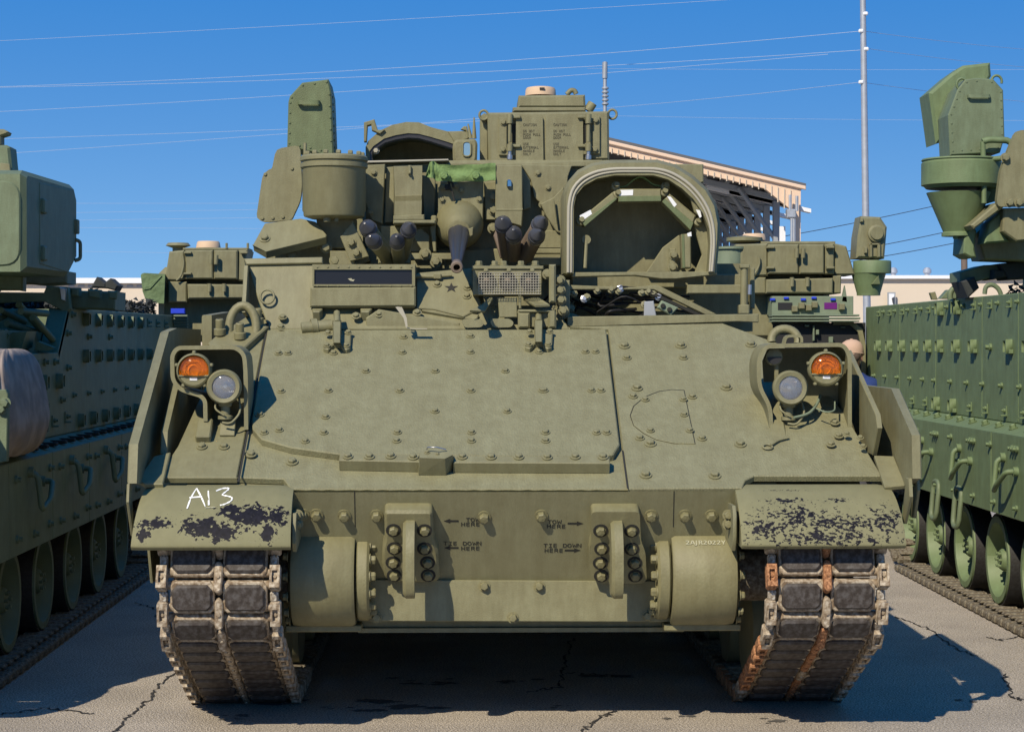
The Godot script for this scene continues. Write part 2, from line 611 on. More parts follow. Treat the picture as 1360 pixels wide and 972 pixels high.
# Paint worn off a fender: the bare dark primer shows in patches with sharp outlines. u runs across the fender, v from its top edge to its lip.
func chipped(which: int) -> StandardMaterial3D:
	var big := FastNoiseLite.new()
	big.seed = 40 + which
	big.frequency = 0.012 if which == 1 else 0.016
	big.fractal_octaves = 4
	var shard := FastNoiseLite.new()
	shard.seed = 93 + which
	shard.noise_type = FastNoiseLite.TYPE_CELLULAR if which == 1 else FastNoiseLite.TYPE_SIMPLEX
	shard.cellular_return_type = FastNoiseLite.RETURN_CELL_VALUE
	shard.frequency = 0.045 if which == 1 else 0.030
	shard.fractal_octaves = 2 if which == 1 else 4
	shard.fractal_gain = 0.45 if which == 1 else 0.65
	var tone := FastNoiseLite.new()
	tone.seed = 7
	tone.frequency = 0.01
	tone.fractal_octaves = 5
	var im := Image.create(1024, 512, false, Image.FORMAT_RGB8)
	var paint := Color(0.205, 0.195, 0.105)
	var primer := Color(0.010, 0.0095, 0.014)
	# where the knocks are: (u, v, half width, half height)
	var spots := [[0.74, 0.68, 0.19, 0.15], [0.90, 0.68, 0.08, 0.12], [0.62, 0.60, 0.08, 0.07], [0.43, 0.80, 0.13, 0.10], [0.37, 0.78, 0.04, 0.11], [0.53, 0.84, 0.06, 0.10], [0.13, 0.75, 0.11, 0.06], [0.07, 0.86, 0.04, 0.09], [0.86, 0.84, 0.05, 0.11], [0.60, 0.83, 0.08, 0.08]] if which == 1 else [[0.35, 0.70, 0.24, 0.14], [0.15, 0.82, 0.15, 0.12], [0.60, 0.78, 0.32, 0.11], [0.89, 0.74, 0.11, 0.17], [0.62, 0.49, 0.07, 0.03], [0.30, 0.50, 0.13, 0.04], [0.5, 0.91, 0.46, 0.07], [0.32, 0.32, 0.11, 0.015]]
	for y in 512:
		for x in 1024:
			var u := x / 1024.0
			var v := y / 512.0
			var k := -1.0
			for s in spots:
				var d := Vector2((u - s[0]) / s[2], (v - s[1]) / s[3]).length()
				k = maxf(k, 1.0 - d)
			var w := -1.0
			if k > -0.6:
				if which == 1:
					w = k * 1.0 + shard.get_noise_2d(x, y * 1.7) * 0.55 + big.get_noise_2d(x, y * 1.6) * 0.35 - 0.02
				else:
					w = k * 0.75 + shard.get_noise_2d(x * 0.7, y * 1.5) * 1.0 + big.get_noise_2d(x, y) * 0.7 - 0.27
			var t := 0.95 + 0.08 * tone.get_noise_2d(x, y)
			var c := paint * t
			if w > 0.14:
				c = primer * (0.9 + 0.7 * tone.get_noise_2d(x * 3.0, y * 3.0))
			elif w > 0.10:
				c = paint * 1.1
			im.set_pixel(x, y, c.linear_to_srgb())
	var rng := RandomNumberGenerator.new()
	rng.seed = 300 + which
	for n in 70:                            # scuffs and scratches through the paint
		var x0 := rng.randf_range(20, 1000)
		var y0 := rng.randf_range(120, 500)
		var ang := rng.randf_range(-0.5, 0.9)
		var long := rng.randf_range(8, 60)
		for k in int(long):
			var x := int(x0 + cos(ang) * k)
			var y := int(y0 + sin(ang) * k * 0.7 + sin(k * 0.11 + n) * 2.0)
			if x < 0 or y < 0 or x >= 1024 or y >= 512:
				continue
			var was := im.get_pixel(x, y).srgb_to_linear()
			im.set_pixel(x, y, was.lerp(Color(0.26, 0.25, 0.19), 0.55 if n % 3 else 0.25).linear_to_srgb())
	for n in 420:                           # flecks round the worn patches
		var s = spots[n % spots.size()]
		var x := int((s[0] + rng.randfn(0.0, 0.9) * s[2]) * 1024)
		var y := int((s[1] + rng.randfn(0.0, 0.9) * s[3]) * 512)
		for k in rng.randi_range(1, 9):
			var xx := x + rng.randi_range(-3, 3)
			var yy := y + rng.randi_range(-2, 2)
			if xx >= 0 and yy >= 0 and xx < 1024 and yy < 512:
				im.set_pixel(xx, yy, primer.linear_to_srgb())
	var m := StandardMaterial3D.new()
	m.resource_name = "chipped_paint"
	m.albedo_texture = ImageTexture.create_from_image(im)
	m.roughness = 0.65
	m.metallic_specular = 0.3
	return m


# ---------------------------------------------------------------- the yard

func make_setting() -> void:
	org = Vector3.ZERO
	var m := mat("asphalt", Color(0.64, 0.565, 0.46), 0.9)
	m.albedo_texture = noise_map(0.16, 31, Color(0.60, 0.59, 0.58), Color(1, 1, 1), false, 5, 1.0, 0.8, 0.34, 0.64)
	m.uv1_triplanar = true
	m.uv1_world_triplanar = true
	m.uv1_scale = Vector3.ONE * 0.9
	m.normal_enabled = true
	m.normal_texture = noise_map(0.2, 33, Color.BLACK, Color.WHITE, true, 4, 6.0)
	m.normal_scale = 0.7
	m.detail_enabled = true
	m.detail_blend_mode = BaseMaterial3D.BLEND_MODE_MUL
	m.detail_albedo = noise_map(0.011, 34, Color(0.92, 0.92, 0.92), Color(1, 1, 1), false, 6, 1.0, 0.6)
	m.detail_uv_layer = BaseMaterial3D.DETAIL_UV_2
	m.uv2_triplanar = true
	m.uv2_world_triplanar = true
	m.uv2_scale = Vector3.ONE * 0.17
	var st := S()
	face(st, [Vector3(-900, 0, 60), Vector3(900, 0, 60), Vector3(900, 0, -1800), Vector3(-900, 0, -1800)], Vector3.UP)
	kind(part("ground", st, m, self), "structure")
	var rng := RandomNumberGenerator.new()
	rng.seed = 77
	var floor_plane := Plane(Vector3.UP, 0.004)
	var runs := [
		[150, 972, 172, 948, 200, 928, 214, 905, 240, 888, 262, 850],
		[702, 918, 745, 912, 750, 880, 760, 845],
		[752, 893, 800, 896, 832, 900],
		[1190, 818, 1235, 835, 1272, 862, 1300, 872],
		[1360, 842, 1330, 850, 1310, 846],
		[1335, 895, 1345, 925, 1360, 930],
		[0, 948, 60, 940, 130, 948],
		[770, 972, 800, 950, 822, 944],
		[180, 800, 215, 812, 205, 820],
	]
	var cracks := mat("crack_dark", Color(0.035, 0.032, 0.03), 1.0)
	for r in runs:
		st = S()
		var pts := PackedVector3Array()
		for i in range(0, r.size() - 2, 2):
			var a := on(r[i], r[i + 1], floor_plane)
			var b := on(r[i + 2], r[i + 3], floor_plane)
			for k in 14:
				var p := a.lerp(b, k / 14.0)
				pts.append(p + Vector3(rng.randf_range(-0.016, 0.016), 0, rng.randf_range(-0.03, 0.03)))
		for i in pts.size() - 1:
			var d := (pts[i + 1] - pts[i]).normalized()
			var s := d.cross(Vector3.UP)
			var w := rng.randf_range(0.0015, 0.009)
			var w2 := rng.randf_range(0.0015, 0.009)
			face(st, [pts[i] - s * w - d * 0.004, pts[i] + s * w - d * 0.004, pts[i + 1] + s * w2 + d * 0.004, pts[i + 1] - s * w2 + d * 0.004], Vector3.UP)
		kind(part("pavement_crack", st, cracks, self), "structure")

	# old oil and rubber marks with ragged outlines
	var mark := mat("oil_mark", Color(0.10, 0.092, 0.08), 0.95)
	for q in [[812, 897, 0.10], [690, 905, 0.07], [520, 934, 0.16], [470, 940, 0.10], [395, 930, 0.14], [300, 952, 0.06], [905, 952, 0.05], [1040, 957, 0.05], [560, 905, 0.12], [745, 938, 0.03], [1290, 930, 0.04]]:
		var c := on(q[0], q[1], Plane(Vector3.UP, 0.003))
		for blot in 7:
			var o := c + Vector3(rng.randf_range(-1.0, 1.0) * q[2] * 1.6, 0.0001 * blot, rng.randf_range(-1.0, 1.0) * q[2] * 1.2)
			var r: float = q[2] * rng.randf_range(0.10, 0.45)
			var ring := []
			for k in 18:
				var t := TAU * k / 18
				ring.append(o + Vector3(cos(t) * 1.8, 0, sin(t)) * r * rng.randf_range(0.45, 1.1))
			st = S()
			for k in 18:
				tri(st, o, ring[k], ring[(k + 1) % 18], Vector3.UP)
			kind(part("pavement_stain", st, mark, self), "structure")


# ---------------------------------------------------------------- the vehicle in the middle

var car: Node3D
var glacis: Plane


func lifted(p: Plane, h: float) -> Plane:
	return Plane(p.normal, p.d + h)


# A plate that stands fore-and-aft: profile holds (distance, height) pairs, x its near face, thick its width (to the right if positive).
func side_plate(called: String, x: float, profile: Array, thick: float, m: Material, parent: Node, bevel := 0.004) -> MeshInstance3D:
	var p := PackedVector3Array()
	for v in profile:
		p.append(Vector3(x, v.y, -v.x) - org)
	var st := S()
	slab(st, p, Vector3(thick, 0, 0), bevel)
	return part(called, st, m, parent)


func make_main_vehicle() -> void:
	car = thing("armoured_vehicle", "olive tracked armoured vehicle facing the viewer, chalked A13 on its fender, hatch open", "armoured vehicle", Vector3(0.25, 0, -12.0))
	glacis = Plane(Vector3(0, 1, 0.58).normalized(), Vector3(0, 1.116, -8.98))
	var olive: Material = M.olive
	var rough: Material = M.olive_rough
	# ---- hull
	var st := S()
	box(st, Vector3(0, 0.80, -0.22), Vector3(1.95, 0.70, 5.9), 0.02)
	part("hull_tub", st, olive, car)
	st = S()
	var prof := PackedVector3Array()
	for v in [Vector2(9.02, 1.05), Vector2(9.0, 1.088), Vector2(10.25, 1.80), Vector2(15.3, 1.86), Vector2(15.3, 1.15), Vector2(9.6, 1.0)]:
		prof.append(Vector3(-1.26, v.y, -v.x) - org)
	slab(st, prof, Vector3(2.66, 0, 0), 0.0)
	part("upper_hull", st, olive, car)
	side_plate("sponson_side", 1.80, [Vector2(9.05, 1.06), Vector2(9.9, 1.56), Vector2(15.2, 1.56), Vector2(15.2, 1.1)], -0.42, olive, car)
	for s in [-1.0, 1.0]:
		side_plate("side_armour", 0.25 + s * 1.62, [Vector2(11.3, 1.95 if s < 0 else 1.58), Vector2(10.45, 1.92 if s < 0 else 1.56), Vector2(10.45, 1.3), Vector2(10.3, 1.12), Vector2(10.5, 0.72), Vector2(15.2, 0.72), Vector2(15.2, 1.95 if s < 0 else 1.58)], -s * 0.05, olive, car)
	# ---- glacis: base plate, the raised access plate, the plate on the driver's side
	plate("glacis_plate", on_all([325, 585, 360, 415, 760, 415, 812, 437, 838, 649, 470, 649, 386, 649, 376, 636, 317, 634], lifted(glacis, 0.0)), 0.03, rough, car)
	plate("sponson_plate", on_all([359, 404, 314, 634, 208, 634, 236, 592, 292, 470, 308, 432, 340, 412], lifted(glacis, 0.008)), 0.03, olive, car)
	plate("driver_side_plate", on_all([757, 434, 960, 429, 1040, 458, 1120, 545, 1172, 632, 1002, 632, 990, 638, 986, 648, 835, 649, 827, 592, 808, 437], lifted(glacis, 0.018)), 0.03, rough, car)
	var hatch := on_all([355, 438, 805, 437, 823, 590, 815, 603, 795, 607, 452, 603, 386, 594, 347, 583, 335, 569, 334, 556], lifted(glacis, 0.036))
	plate("access_plate", hatch, 0.034, rough, car, 0.005)
	for seg in [[808, 437, 824, 585], [827, 598, 834, 649], [360, 405, 316, 640]]:
		st = S()
		var a := on(seg[0], seg[1], lifted(glacis, 0.022))
		var b := on(seg[2], seg[3], lifted(glacis, 0.022))
		var w := Vector3(0.004 if seg[0] > 500 else 0.005, 0, 0)
		if seg[0] == 808:
			continue
		face(st, [a - w, a + w, b + w, b - w], glacis.normal)
		part("seam", st, M.gap, car)
	# edging bars under the access plate and the lock between them
	for bar in [[451, 602, 557, 604, 557, 613, 450, 611], [602, 605, 810, 606, 810, 615, 602, 614]]:
		plate("edging_bar", on_all(bar, lifted(glacis, 0.058)), 0.055, olive, car, 0.004)
	st = S()
	loft(st, on_all([557, 606, 564, 596, 597, 596, 601, 604, 591, 609, 558, 608], lifted(glacis, 0.10)), on_all([555, 626, 560, 612, 599, 612, 603, 622, 592, 631, 556, 631], lifted(glacis, 0.002)))
	var lock := part("lock_housing", st, olive, car)
	bolt(lock, on(567, 601, lifted(glacis, 0.10)), glacis.normal, olive, 0.7)
	bolt(lock, on(581, 603, lifted(glacis, 0.10)), glacis.normal, olive, 0.5)
	st = S()
	tube(st, PackedVector3Array([on(566, 598, lifted(glacis, 0.105)), on(568, 594, lifted(glacis, 0.125)), on(580, 594, lifted(glacis, 0.13)), on(592, 597, lifted(glacis, 0.11))]), 0.003, 6)
	part("retaining_wire", st, M.steel, lock)
	# bolts
	bolts_on(car, [369.4, 469.2, 381.9, 469.2, 442.5, 469.2, 535.7, 447.8, 534.1, 468.2, 624.7, 446.8, 624.7, 467.6, 716.2, 467.6, 485.7, 492.9, 577.9, 492.9, 671.1, 492.9, 372.7, 519.6, 435.9, 518.9, 530.8, 518.9, 625.3, 518.9, 720.2, 518.9, 577.6, 546.3, 673.4, 546.3, 344.7, 551.2, 432.0, 553.9, 350.3, 574.6, 370.4, 571.3, 405.0, 586.1, 429.7, 574.6, 527.5, 574.3, 526.5, 585.5, 626.0, 574.3, 626.0, 585.5, 724.8, 574.3, 724.8, 585.5], glacis, olive, 0.037)
	bolts_on(car, [461.6, 606.6, 490.3, 606.6, 518.6, 605.9, 548.3, 607.5, 613.8, 606.9, 652.3, 607.2, 688.9, 607.2, 726.8, 607.5], glacis, olive, 0.06, 1.15)
	bolts_on(car, [764.0, 606.9, 801.0, 607.2], glacis, olive, 0.06, 1.15)
	bolts_on(car, [777.6, 467.1, 790.9, 467.1, 785.4, 518.7, 798.3, 518.7, 792.3, 574.6, 805.8, 574.6, 722.9, 518.7, 724.3, 574.6, 724.3, 585.5], glacis, olive, 0.037)
	bolts_on(car, [829.4, 459.9, 904.3, 459.4, 846.2, 515.8, 997.4, 457.9, 964.8, 515.0, 983.5, 590.4, 864.0, 589.6, 857.7, 631.3, 949.6, 632.2], glacis, olive, 0.019, 1.35)
	bolts_on(car, [832.6, 475.5, 907.8, 475.2, 841.0, 526.5, 919.6, 527.1, 932.6, 582.4, 849.9, 581.8], glacis, olive, 0.019, 1.1)
	bolts_on(car, [857.1, 530.8, 907.8, 530.5, 864.0, 571.7, 916.4, 571.7, 908.7, 550.7], glacis, olive, 0.026, 0.95)
	bolts_on(car, [332.5, 603.9, 387.5, 614.1], glacis, olive, 0.002, 1.35)
	bolts_on(car, [267.4, 593.7, 297.0, 593.7, 333.3, 604.1], glacis, olive, 0.01, 1.2)
	bolts_on(car, [381.3, 392.5, 378.6, 408.9, 375.3, 422.1, 372.7, 435.0, 347.0, 414.5, 406.6, 385.2], glacis, olive, 0.045, 1.1)
	# round-ended cover let into the plate on the driver's side
	var cover := on_all([908.7, 518.4, 892.8, 517.5, 875.5, 519.9, 856.8, 527.1, 842.4, 539.1, 837.8, 551.5, 842.4, 564.5, 855.4, 574.6, 872.6, 583.2, 895.7, 588.1, 923.1, 588.7], lifted(glacis, 0.024))
	plate("round_cover", cover, 0.02, rough, car, 0.002)
	st = S()
	strap(st, on_all([908.7, 518.1, 892.8, 517.3, 875.5, 519.6, 856.5, 526.8, 841.8, 539.1, 837.2, 551.5, 842.1, 564.8, 855.1, 575.1, 872.6, 583.8, 895.7, 588.7, 923.3, 589.0], lifted(glacis, 0.0205)), 0.004, -glacis.normal * 0.003, true)
	part("seam", st, M.gap, car)
	# ---- nose: undercut plate, lower flap, belly
	var n0 := 8.968
	st = S()
	loft(st, [Vector3(-0.785, 1.112, -n0) - org, Vector3(1.21, 1.112, -n0) - org, Vector3(1.21, 0.69, -9.19) - org, Vector3(-0.785, 0.69, -9.19) - org], [Vector3(-0.785, 1.09, -9.1) - org, Vector3(1.21, 1.09, -9.1) - org, Vector3(1.21, 0.69, -9.4) - org, Vector3(-0.785, 0.69, -9.4) - org])
	part("nose_plate", st, olive, car)
	st = S()
	var nose := Plane(Vector3(0, -0.222, 0.422).normalized(), Vector3(0, 1.112, -n0))
	for x in [470.5, 895.5]:
		var w := Vector3(0.002, 0, 0)
		var a := on(x, 652, lifted(nose, 0.0015))
		var b := on(x + (1.0 if x < 600 else -1.0), 700, lifted(nose, 0.0015))
		face(st, [a - w, a + w, b + w, b - w], nose.normal)
	part("seam", st, M.gap, car)
	for q in [[386, 650.5, 985, 650.5], [317, 635, 209, 635.5], [1003, 633.5, 1170, 633.5]]:       # weld beads along the front edges
		st = S()
		var bead := PackedVector3Array()
		for k in 60:
			var t := k / 59.0
			bead.append(on(lerpf(q[0], q[2], t), lerpf(q[1], q[3], t), lifted(glacis, -0.004)) + Vector3(0, 0.0016 * sin(k * 2.7), 0.0016 * cos(k * 1.9)))
		tube(st, bead, 0.0045, 6)
		part("weld_bead", st, M.olive_cast, car)
	plate("lower_flap", at_all([484, 770, 896, 772, 890, 826, 490, 825], 9.17), 0.03, olive, car, 0.003)
	block("belly_plate", Vector3(0.0, 0.455, 2.45), Vector3(1.5, 0.02, 0.6), M.olive, car, 0.0)
	for p in [[402, 683], [420, 683], [457, 684], [500, 684], [643, 686], [719, 684], [865, 684], [910, 684], [945, 684], [968, 684]]:
		bolt(car, on(p[0], p[1], nose), nose.normal, M.olive_cast, 1.0, stud_mesh)
	for p in [[643, 778], [716, 778], [681, 820], [500, 820], [860, 818]]:
		bolt(car, at(p[0], p[1], 9.17), Vector3(0, 0, 1), M.olive_cast, 0.9, stud_mesh)
	# stencils on the nose
	var up_n := Vector3(0, 0.422, 0.222).normalized()
	for t in [["TOW", 628, 690.3], ["HERE", 624.7, 696.3], ["TIE DOWN", 614, 721.7], ["HERE", 624.7, 728.3], ["TOW", 736.5, 693.0], ["HERE", 738.8, 699], ["TIE DOWN", 747, 724.5], ["HERE", 735.5, 731]]:
		lettering(t[0], on(t[1], t[2], nose), Vector3.RIGHT, up_n, 0.0195, M.stencil, car, "stencil_lettering", true, true, 1.4)
	for t in [[589, 692, 609, 692], [589.5, 727.6, 609, 727.6], [775, 695.3, 754, 695.3], [771.5, 731, 750, 731]]:
		var a := on(t[0], t[1], lifted(nose, 0.0012))
		var b := on(t[2], t[3], lifted(nose, 0.0012))
		var d := (b - a).normalized()
		st = S()
		face(st, [a, a + d * 0.03 + up_n * 0.012, a + d * 0.03 - up_n * 0.012], nose.normal)
		face(st, [a + d * 0.03 + up_n * 0.005, b + up_n * 0.005, b - up_n * 0.005, a + d * 0.03 - up_n * 0.005], nose.normal)
		part("stencil_arrow", st, M.stencil, car)
	for s in [[0.0, 0.0], [275.5, 0.5]]:
		tow_lug(s[0], s[1], nose)
	for s in [-1.0, 1.0]:
		final_drive(s)
		fender(s)
		track(s)
	make_lights()
	make_hull_top()
	make_turret()


func tow_lug(dx: float, dy: float, nose: Plane) -> void:
	var d := 9.04
	var mv := func(a: Array) -> Array:
		var o := []
		for i in a.size():
			o.append(a[i] + (dx if i % 2 == 0 else dy))
		return o
	var base := lifted(nose, 0.07)
	var o := plate("tow_lug", round_path(on_all(mv.call([510.0, 679.3, 574.4, 679.3, 575.9, 717.4, 582.2, 734.1, 583.7, 769.3, 578.9, 774.4, 523.3, 774.4, 510.7, 769.3, 507.0, 748.9, 507.4, 728.5, 510.7, 717.4]), base), 0.02, 3), 0.072, M.olive_cast, car, 0.012, Vector3(0, 0, -1))
	var st := S()
	var ridge := PackedVector3Array()
	# the eye: an upright rib, thick at the foot
	var rib := [Vector2(0.0, 0.01), Vector2(0.06, -0.035), Vector2(0.10, -0.12), Vector2(0.10, -0.26), Vector2(0.075, -0.33), Vector2(0.02, -0.345), Vector2(-0.06, -0.33), Vector2(-0.06, 0.01)]
	var foot := on(543.0 + dx, 692.0 + dy, base)
	var p := PackedVector3Array()
	for v in rib:
		p.append(foot + Vector3(-0.026, v.y, v.x))
	slab(st, round_path(p, 0.03, 3), Vector3(0.052, 0, 0), 0.014)
	part("tow_eye", st, M.olive_cast, o)
	st = S()
	for k in [522.4, 704.1, 563.7, 704.4, 523.7, 728.1, 563.7, 728.5, 521.9, 747.0, 567.8, 747.0, 523.3, 764.1, 568.5, 764.1].size() / 2:
		var q = mv.call([522.4, 704.1, 563.7, 704.4, 523.7, 728.1, 563.7, 728.5, 521.9, 747.0, 567.8, 747.0, 523.3, 764.1, 568.5, 764.1])
		var w := on(q[k * 2], q[k * 2 + 1], base)
		st = S()
		lathe(st, [Vector2(0.034, 0.0), Vector2(0.034, 0.0025), Vector2(0.024, 0.0027)], w, nose.normal, 18)
		part("bolt_recess", st, M.gap, o)
		bolt(o, w - nose.normal * 0.008, nose.normal, M.olive_cast, 0.95, stud_mesh)


func final_drive(s: float) -> void:
	var c := Vector3(0, 0.713, -9.21) - org
	var x0 := -0.80 if s < 0 else 1.225
	var x1 := -0.505 if s < 0 else 0.925
	var x2 := -0.435 if s < 0 else 0.835
	c.x = x0 - org.x
	var w := absf(x1 - x0)
	var inward := Vector3(-s, 0, 0)
	var st := S()
	lathe(st, [Vector2(0, 0), Vector2(0.20, 0), Vector2(0.225, 0.012), Vector2(0.232, 0.05), Vector2(0.232, w - 0.015), Vector2(0.222, w), Vector2(0.0, w)], c, inward, 40)
	var o := part("final_drive_housing", st, M.olive_cast, car)
	if s > 0:
		lettering("2AJR2022Y", Vector3(c.x + inward.x * 0.15, c.y + 0.163, c.z + 0.167), Vector3.RIGHT, Vector3(0, 0.165, -0.163).normalized(), 0.024, M.faded_chalk, o, "chalk_lettering", false, true, 1.15)
	st = S()
	lathe(st, [Vector2(0, w + 0.006), Vector2(0.195, w + 0.006), Vector2(0.205, w + 0.014), Vector2(0.205, w + 0.055), Vector2(0.195, w + 0.066), Vector2(0, w + 0.066)], c, inward, 40)
	var f := part("flange", st, M.olive_cast, car)
	for k in 14:
		var t := TAU * (k + 0.3) / 14
		bolt(f, c + inward * (w + 0.066) + Vector3(0, cos(t), sin(t)) * 0.17, inward, M.olive_cast, 0.95, stud_mesh)
	for k in 14:
		var t := TAU * (k + 0.3) / 14
		bolt(o, c + inward * 0.0 + Vector3(0, cos(t), sin(t)) * 0.205, -inward, M.olive_cast, 0.8, stud_mesh)
	st = S()
	box(st, c + inward * (w * 0.5) + Vector3(0, -0.235, -0.06), Vector3(w + 0.05, 0.03, 0.24), 0.004)
	box(st, c + inward * (w * 0.4) + Vector3(0, 0.0, -0.33), Vector3(w * 0.9, 0.4, 0.3), 0.02)
	part("drive_bracket", st, M.olive_cast, car)
	st = S()
	lathe(st, [Vector2(0.0, 0.0), Vector2(0.12, 0.0), Vector2(0.12, 0.25), Vector2(0.27, 0.26), Vector2(0.27, 0.5), Vector2(0, 0.5)], c, -inward, 24)
	part("sprocket", st, M.dusty_steel, car)


func fender(s: float) -> void:
	var xa := -1.425 if s < 0 else 1.20
	var xb := -0.775 if s < 0 else 1.895
	var fa := 0.028 if s < 0 else 0.004     # the lip is a little wider than the top edge
	var fb := 0.012 if s < 0 else 0.02
	var prof := PackedVector3Array([Vector3(0, 1.13, -9.10), Vector3(0, 1.142, -9.03), Vector3(0, 1.125, -8.95), Vector3(0, 1.088, -8.87), Vector3(0, 1.035, -8.80), Vector3(0, 0.975, -8.745), Vector3(0, 0.91, -8.715), Vector3(0, 0.893, -8.712), Vector3(0, 0.886, -8.722)])
	prof = round_path(prof, 0.03, 2, false)
	fender_profile = prof
	var st := S()
	var lens := [0.0]
	for i in range(1, prof.size()):
		lens.append(lens[i - 1] + prof[i].distance_to(prof[i - 1]))
	st.set_smooth_group(5)
	var cols := 14
	var at_uv := func(i: int, k: int, inset: float) -> Array:
		var v: float = lens[i] / lens[-1]
		var u := float(k) / cols
		var p := prof[i] + Vector3(lerpf(xa - fa * v, xb + fb * v, u), 0, 0) - org
		# soft ends: the sheet turns down at both sides
		var e := minf(u, 1.0 - u)
		if e < 0.02:
			p.z -= 0.012
			p.y -= 0.01 * (1.0 - v)
		p.z -= inset
		p.y -= inset * 0.6
		return [p, Vector2(u, v)]
	for layer in 2:
		for i in prof.size() - 1:
			for k in cols:
				var q := [at_uv.call(i, k, layer * 0.012), at_uv.call(i, k + 1, layer * 0.012), at_uv.call(i + 1, k + 1, layer * 0.012), at_uv.call(i + 1, k, layer * 0.012)]
				var order := [0, 1, 2, 0, 2, 3] if layer == 0 else [0, 2, 1, 0, 3, 2]
				for j in order:
					st.set_smooth_group(5 + layer)
					st.set_uv(q[j][1])
					st.add_vertex(q[j][0])
	var o := part("fender", st, M.chipped_left if s < 0 else M.chipped_right, car)
	# end flanges, down to the lip
	for x in [xa, xb - 0.012]:
		var p := PackedVector3Array()
		for v in prof:
			p.append(v + Vector3(x, -0.006, -0.016) - org)
		p.append(Vector3(x, 0.89, -9.10) - org)
		st = S()
		slab(st, p, Vector3(0.012, 0, 0), 0.0)
		part("end_flange", st, M.olive, o)
	if s < 0:
		# chalked on by hand: A 1 3
		var strokes := [[248.1, 675.9, 253.3, 661.1, 260.7, 648.9], [260.7, 648.9, 267.4, 661.1, 272.2, 673.0], [251.1, 661.5, 268.1, 660.0], [276.3, 652.2, 277.0, 671.5], [286.7, 652.6, 295.2, 648.9, 305.2, 648.5, 300.0, 653.3, 293.3, 658.1, 302.6, 659.3, 308.9, 661.5, 306.7, 665.9, 297.8, 670.4, 291.9, 671.5]]
		for k in strokes.size():
			chalk_stroke("chalk_lettering", strokes[k], 0.0062, M.chalk, o)
		for k in [[271.9, 674.8, 280.4, 674.4, 285.9, 674.1]]:
			chalk_stroke("chalk_smear", k, 0.004, M.faded_chalk, o)
	# straps at the sides of the fender
	if s < 0:
		side_plate("fender_strap", -1.49, [Vector2(8.85, 1.16), Vector2(8.83, 1.08), Vector2(8.95, 0.92), Vector2(8.98, 0.92), Vector2(8.9, 1.16)], 0.012, M.olive, car)
		side_plate("mud_flap", -1.42, [Vector2(8.95, 0.93), Vector2(8.95, 0.89), Vector2(9.05, 0.70), Vector2(9.5, 0.70), Vector2(9.5, 0.93)], 0.012, M.olive, car)
		side_plate("mud_flap", -1.375, [Vector2(9.0, 0.93), Vector2(9.0, 0.89), Vector2(9.08, 0.72), Vector2(9.5, 0.72), Vector2(9.5, 0.93)], 0.012, M.olive, car)
		side_plate("fender_bracket", -0.765, [Vector2(8.83, 1.03), Vector2(8.80, 0.99), Vector2(8.80, 0.90), Vector2(8.84, 0.86), Vector2(9.1, 0.9), Vector2(9.1, 1.03)], 0.018, M.olive, car)
	else:
		side_plate("fender_strap", 1.945, [Vector2(8.82, 1.18), Vector2(8.80, 1.1), Vector2(8.92, 0.97), Vector2(8.96, 0.97), Vector2(8.88, 1.18)], 0.015, M.olive, car)
		side_plate("fender_strap", 2.0, [Vector2(8.92, 1.19), Vector2(8.90, 1.12), Vector2(8.98, 0.99), Vector2(9.02, 0.99), Vector2(8.97, 1.19)], 0.015, M.olive, car)
		side_plate("mud_flap", 1.86, [Vector2(9.0, 0.93), Vector2(9.0, 0.89), Vector2(9.1, 0.75), Vector2(9.5, 0.75), Vector2(9.5, 0.93)], 0.012, M.olive, car)
		side_plate("fender_bracket", 1.185, [Vector2(8.83, 1.06), Vector2(8.80, 1.02), Vector2(8.80, 0.92), Vector2(8.84, 0.86), Vector2(9.1, 0.9), Vector2(9.1, 1.06)], -0.018, M.olive, car)
	for k in 2:
		bolt(car, at(395.0 if s < 0 else 967.0, 684.0 + k * 12.0, 8.9), Vector3(0, 0, 1), M.olive_cast, 0.85, stud_mesh)


var fender_profile := PackedVector3Array()


func fender_point(px: float, py: float) -> Vector3:      # the curved face of a fender under a point of the survey
	for i in range(fender_profile.size() - 2, -1, -1):
		var a := fender_profile[i]
		var b := fender_profile[i + 1]
		var fa := at(px, py, -a.z).y - a.y
		var fb := at(px, py, -b.z).y - b.y
		if (fa <= 0.0) != (fb <= 0.0):
			return at(px, py, lerpf(-a.z, -b.z, fa / (fa - fb)))
	return at(px, py, 8.7)


func chalk_stroke(called: String, a: Array, w: float, m: Material, parent: Node) -> void:
	var p := PackedVector3Array()
	for i in range(0, a.size(), 2):
		p.append(fender_point(a[i], a[i + 1]))
	p = round_path(p, 0.03, 3, false)
	var st := S()
	group_no += 1
	for i in p.size() - 1:
		var d := (p[i + 1] - p[i]).normalized()
		var s := d.cross(Vector3(0, 0.5, 0.86)).normalized() * w * (0.8 + 0.35 * sin(i * 2.3)) * 0.6
		var s2 := d.cross(Vector3(0, 0.5, 0.86)).normalized() * w * (0.8 + 0.35 * sin((i + 1) * 2.3)) * 0.6
		var o := Vector3(0, 0.0025, 0.0045)
		face(st, [p[i] - s + o, p[i] + s + o, p[i + 1] + s2 + o, p[i + 1] - s2 + o], Vector3(0, 0.5, 0.86), group_no)
	part(called, st, m, parent)


# ---- tracks: a belt round the sprocket, the road wheels and the idler

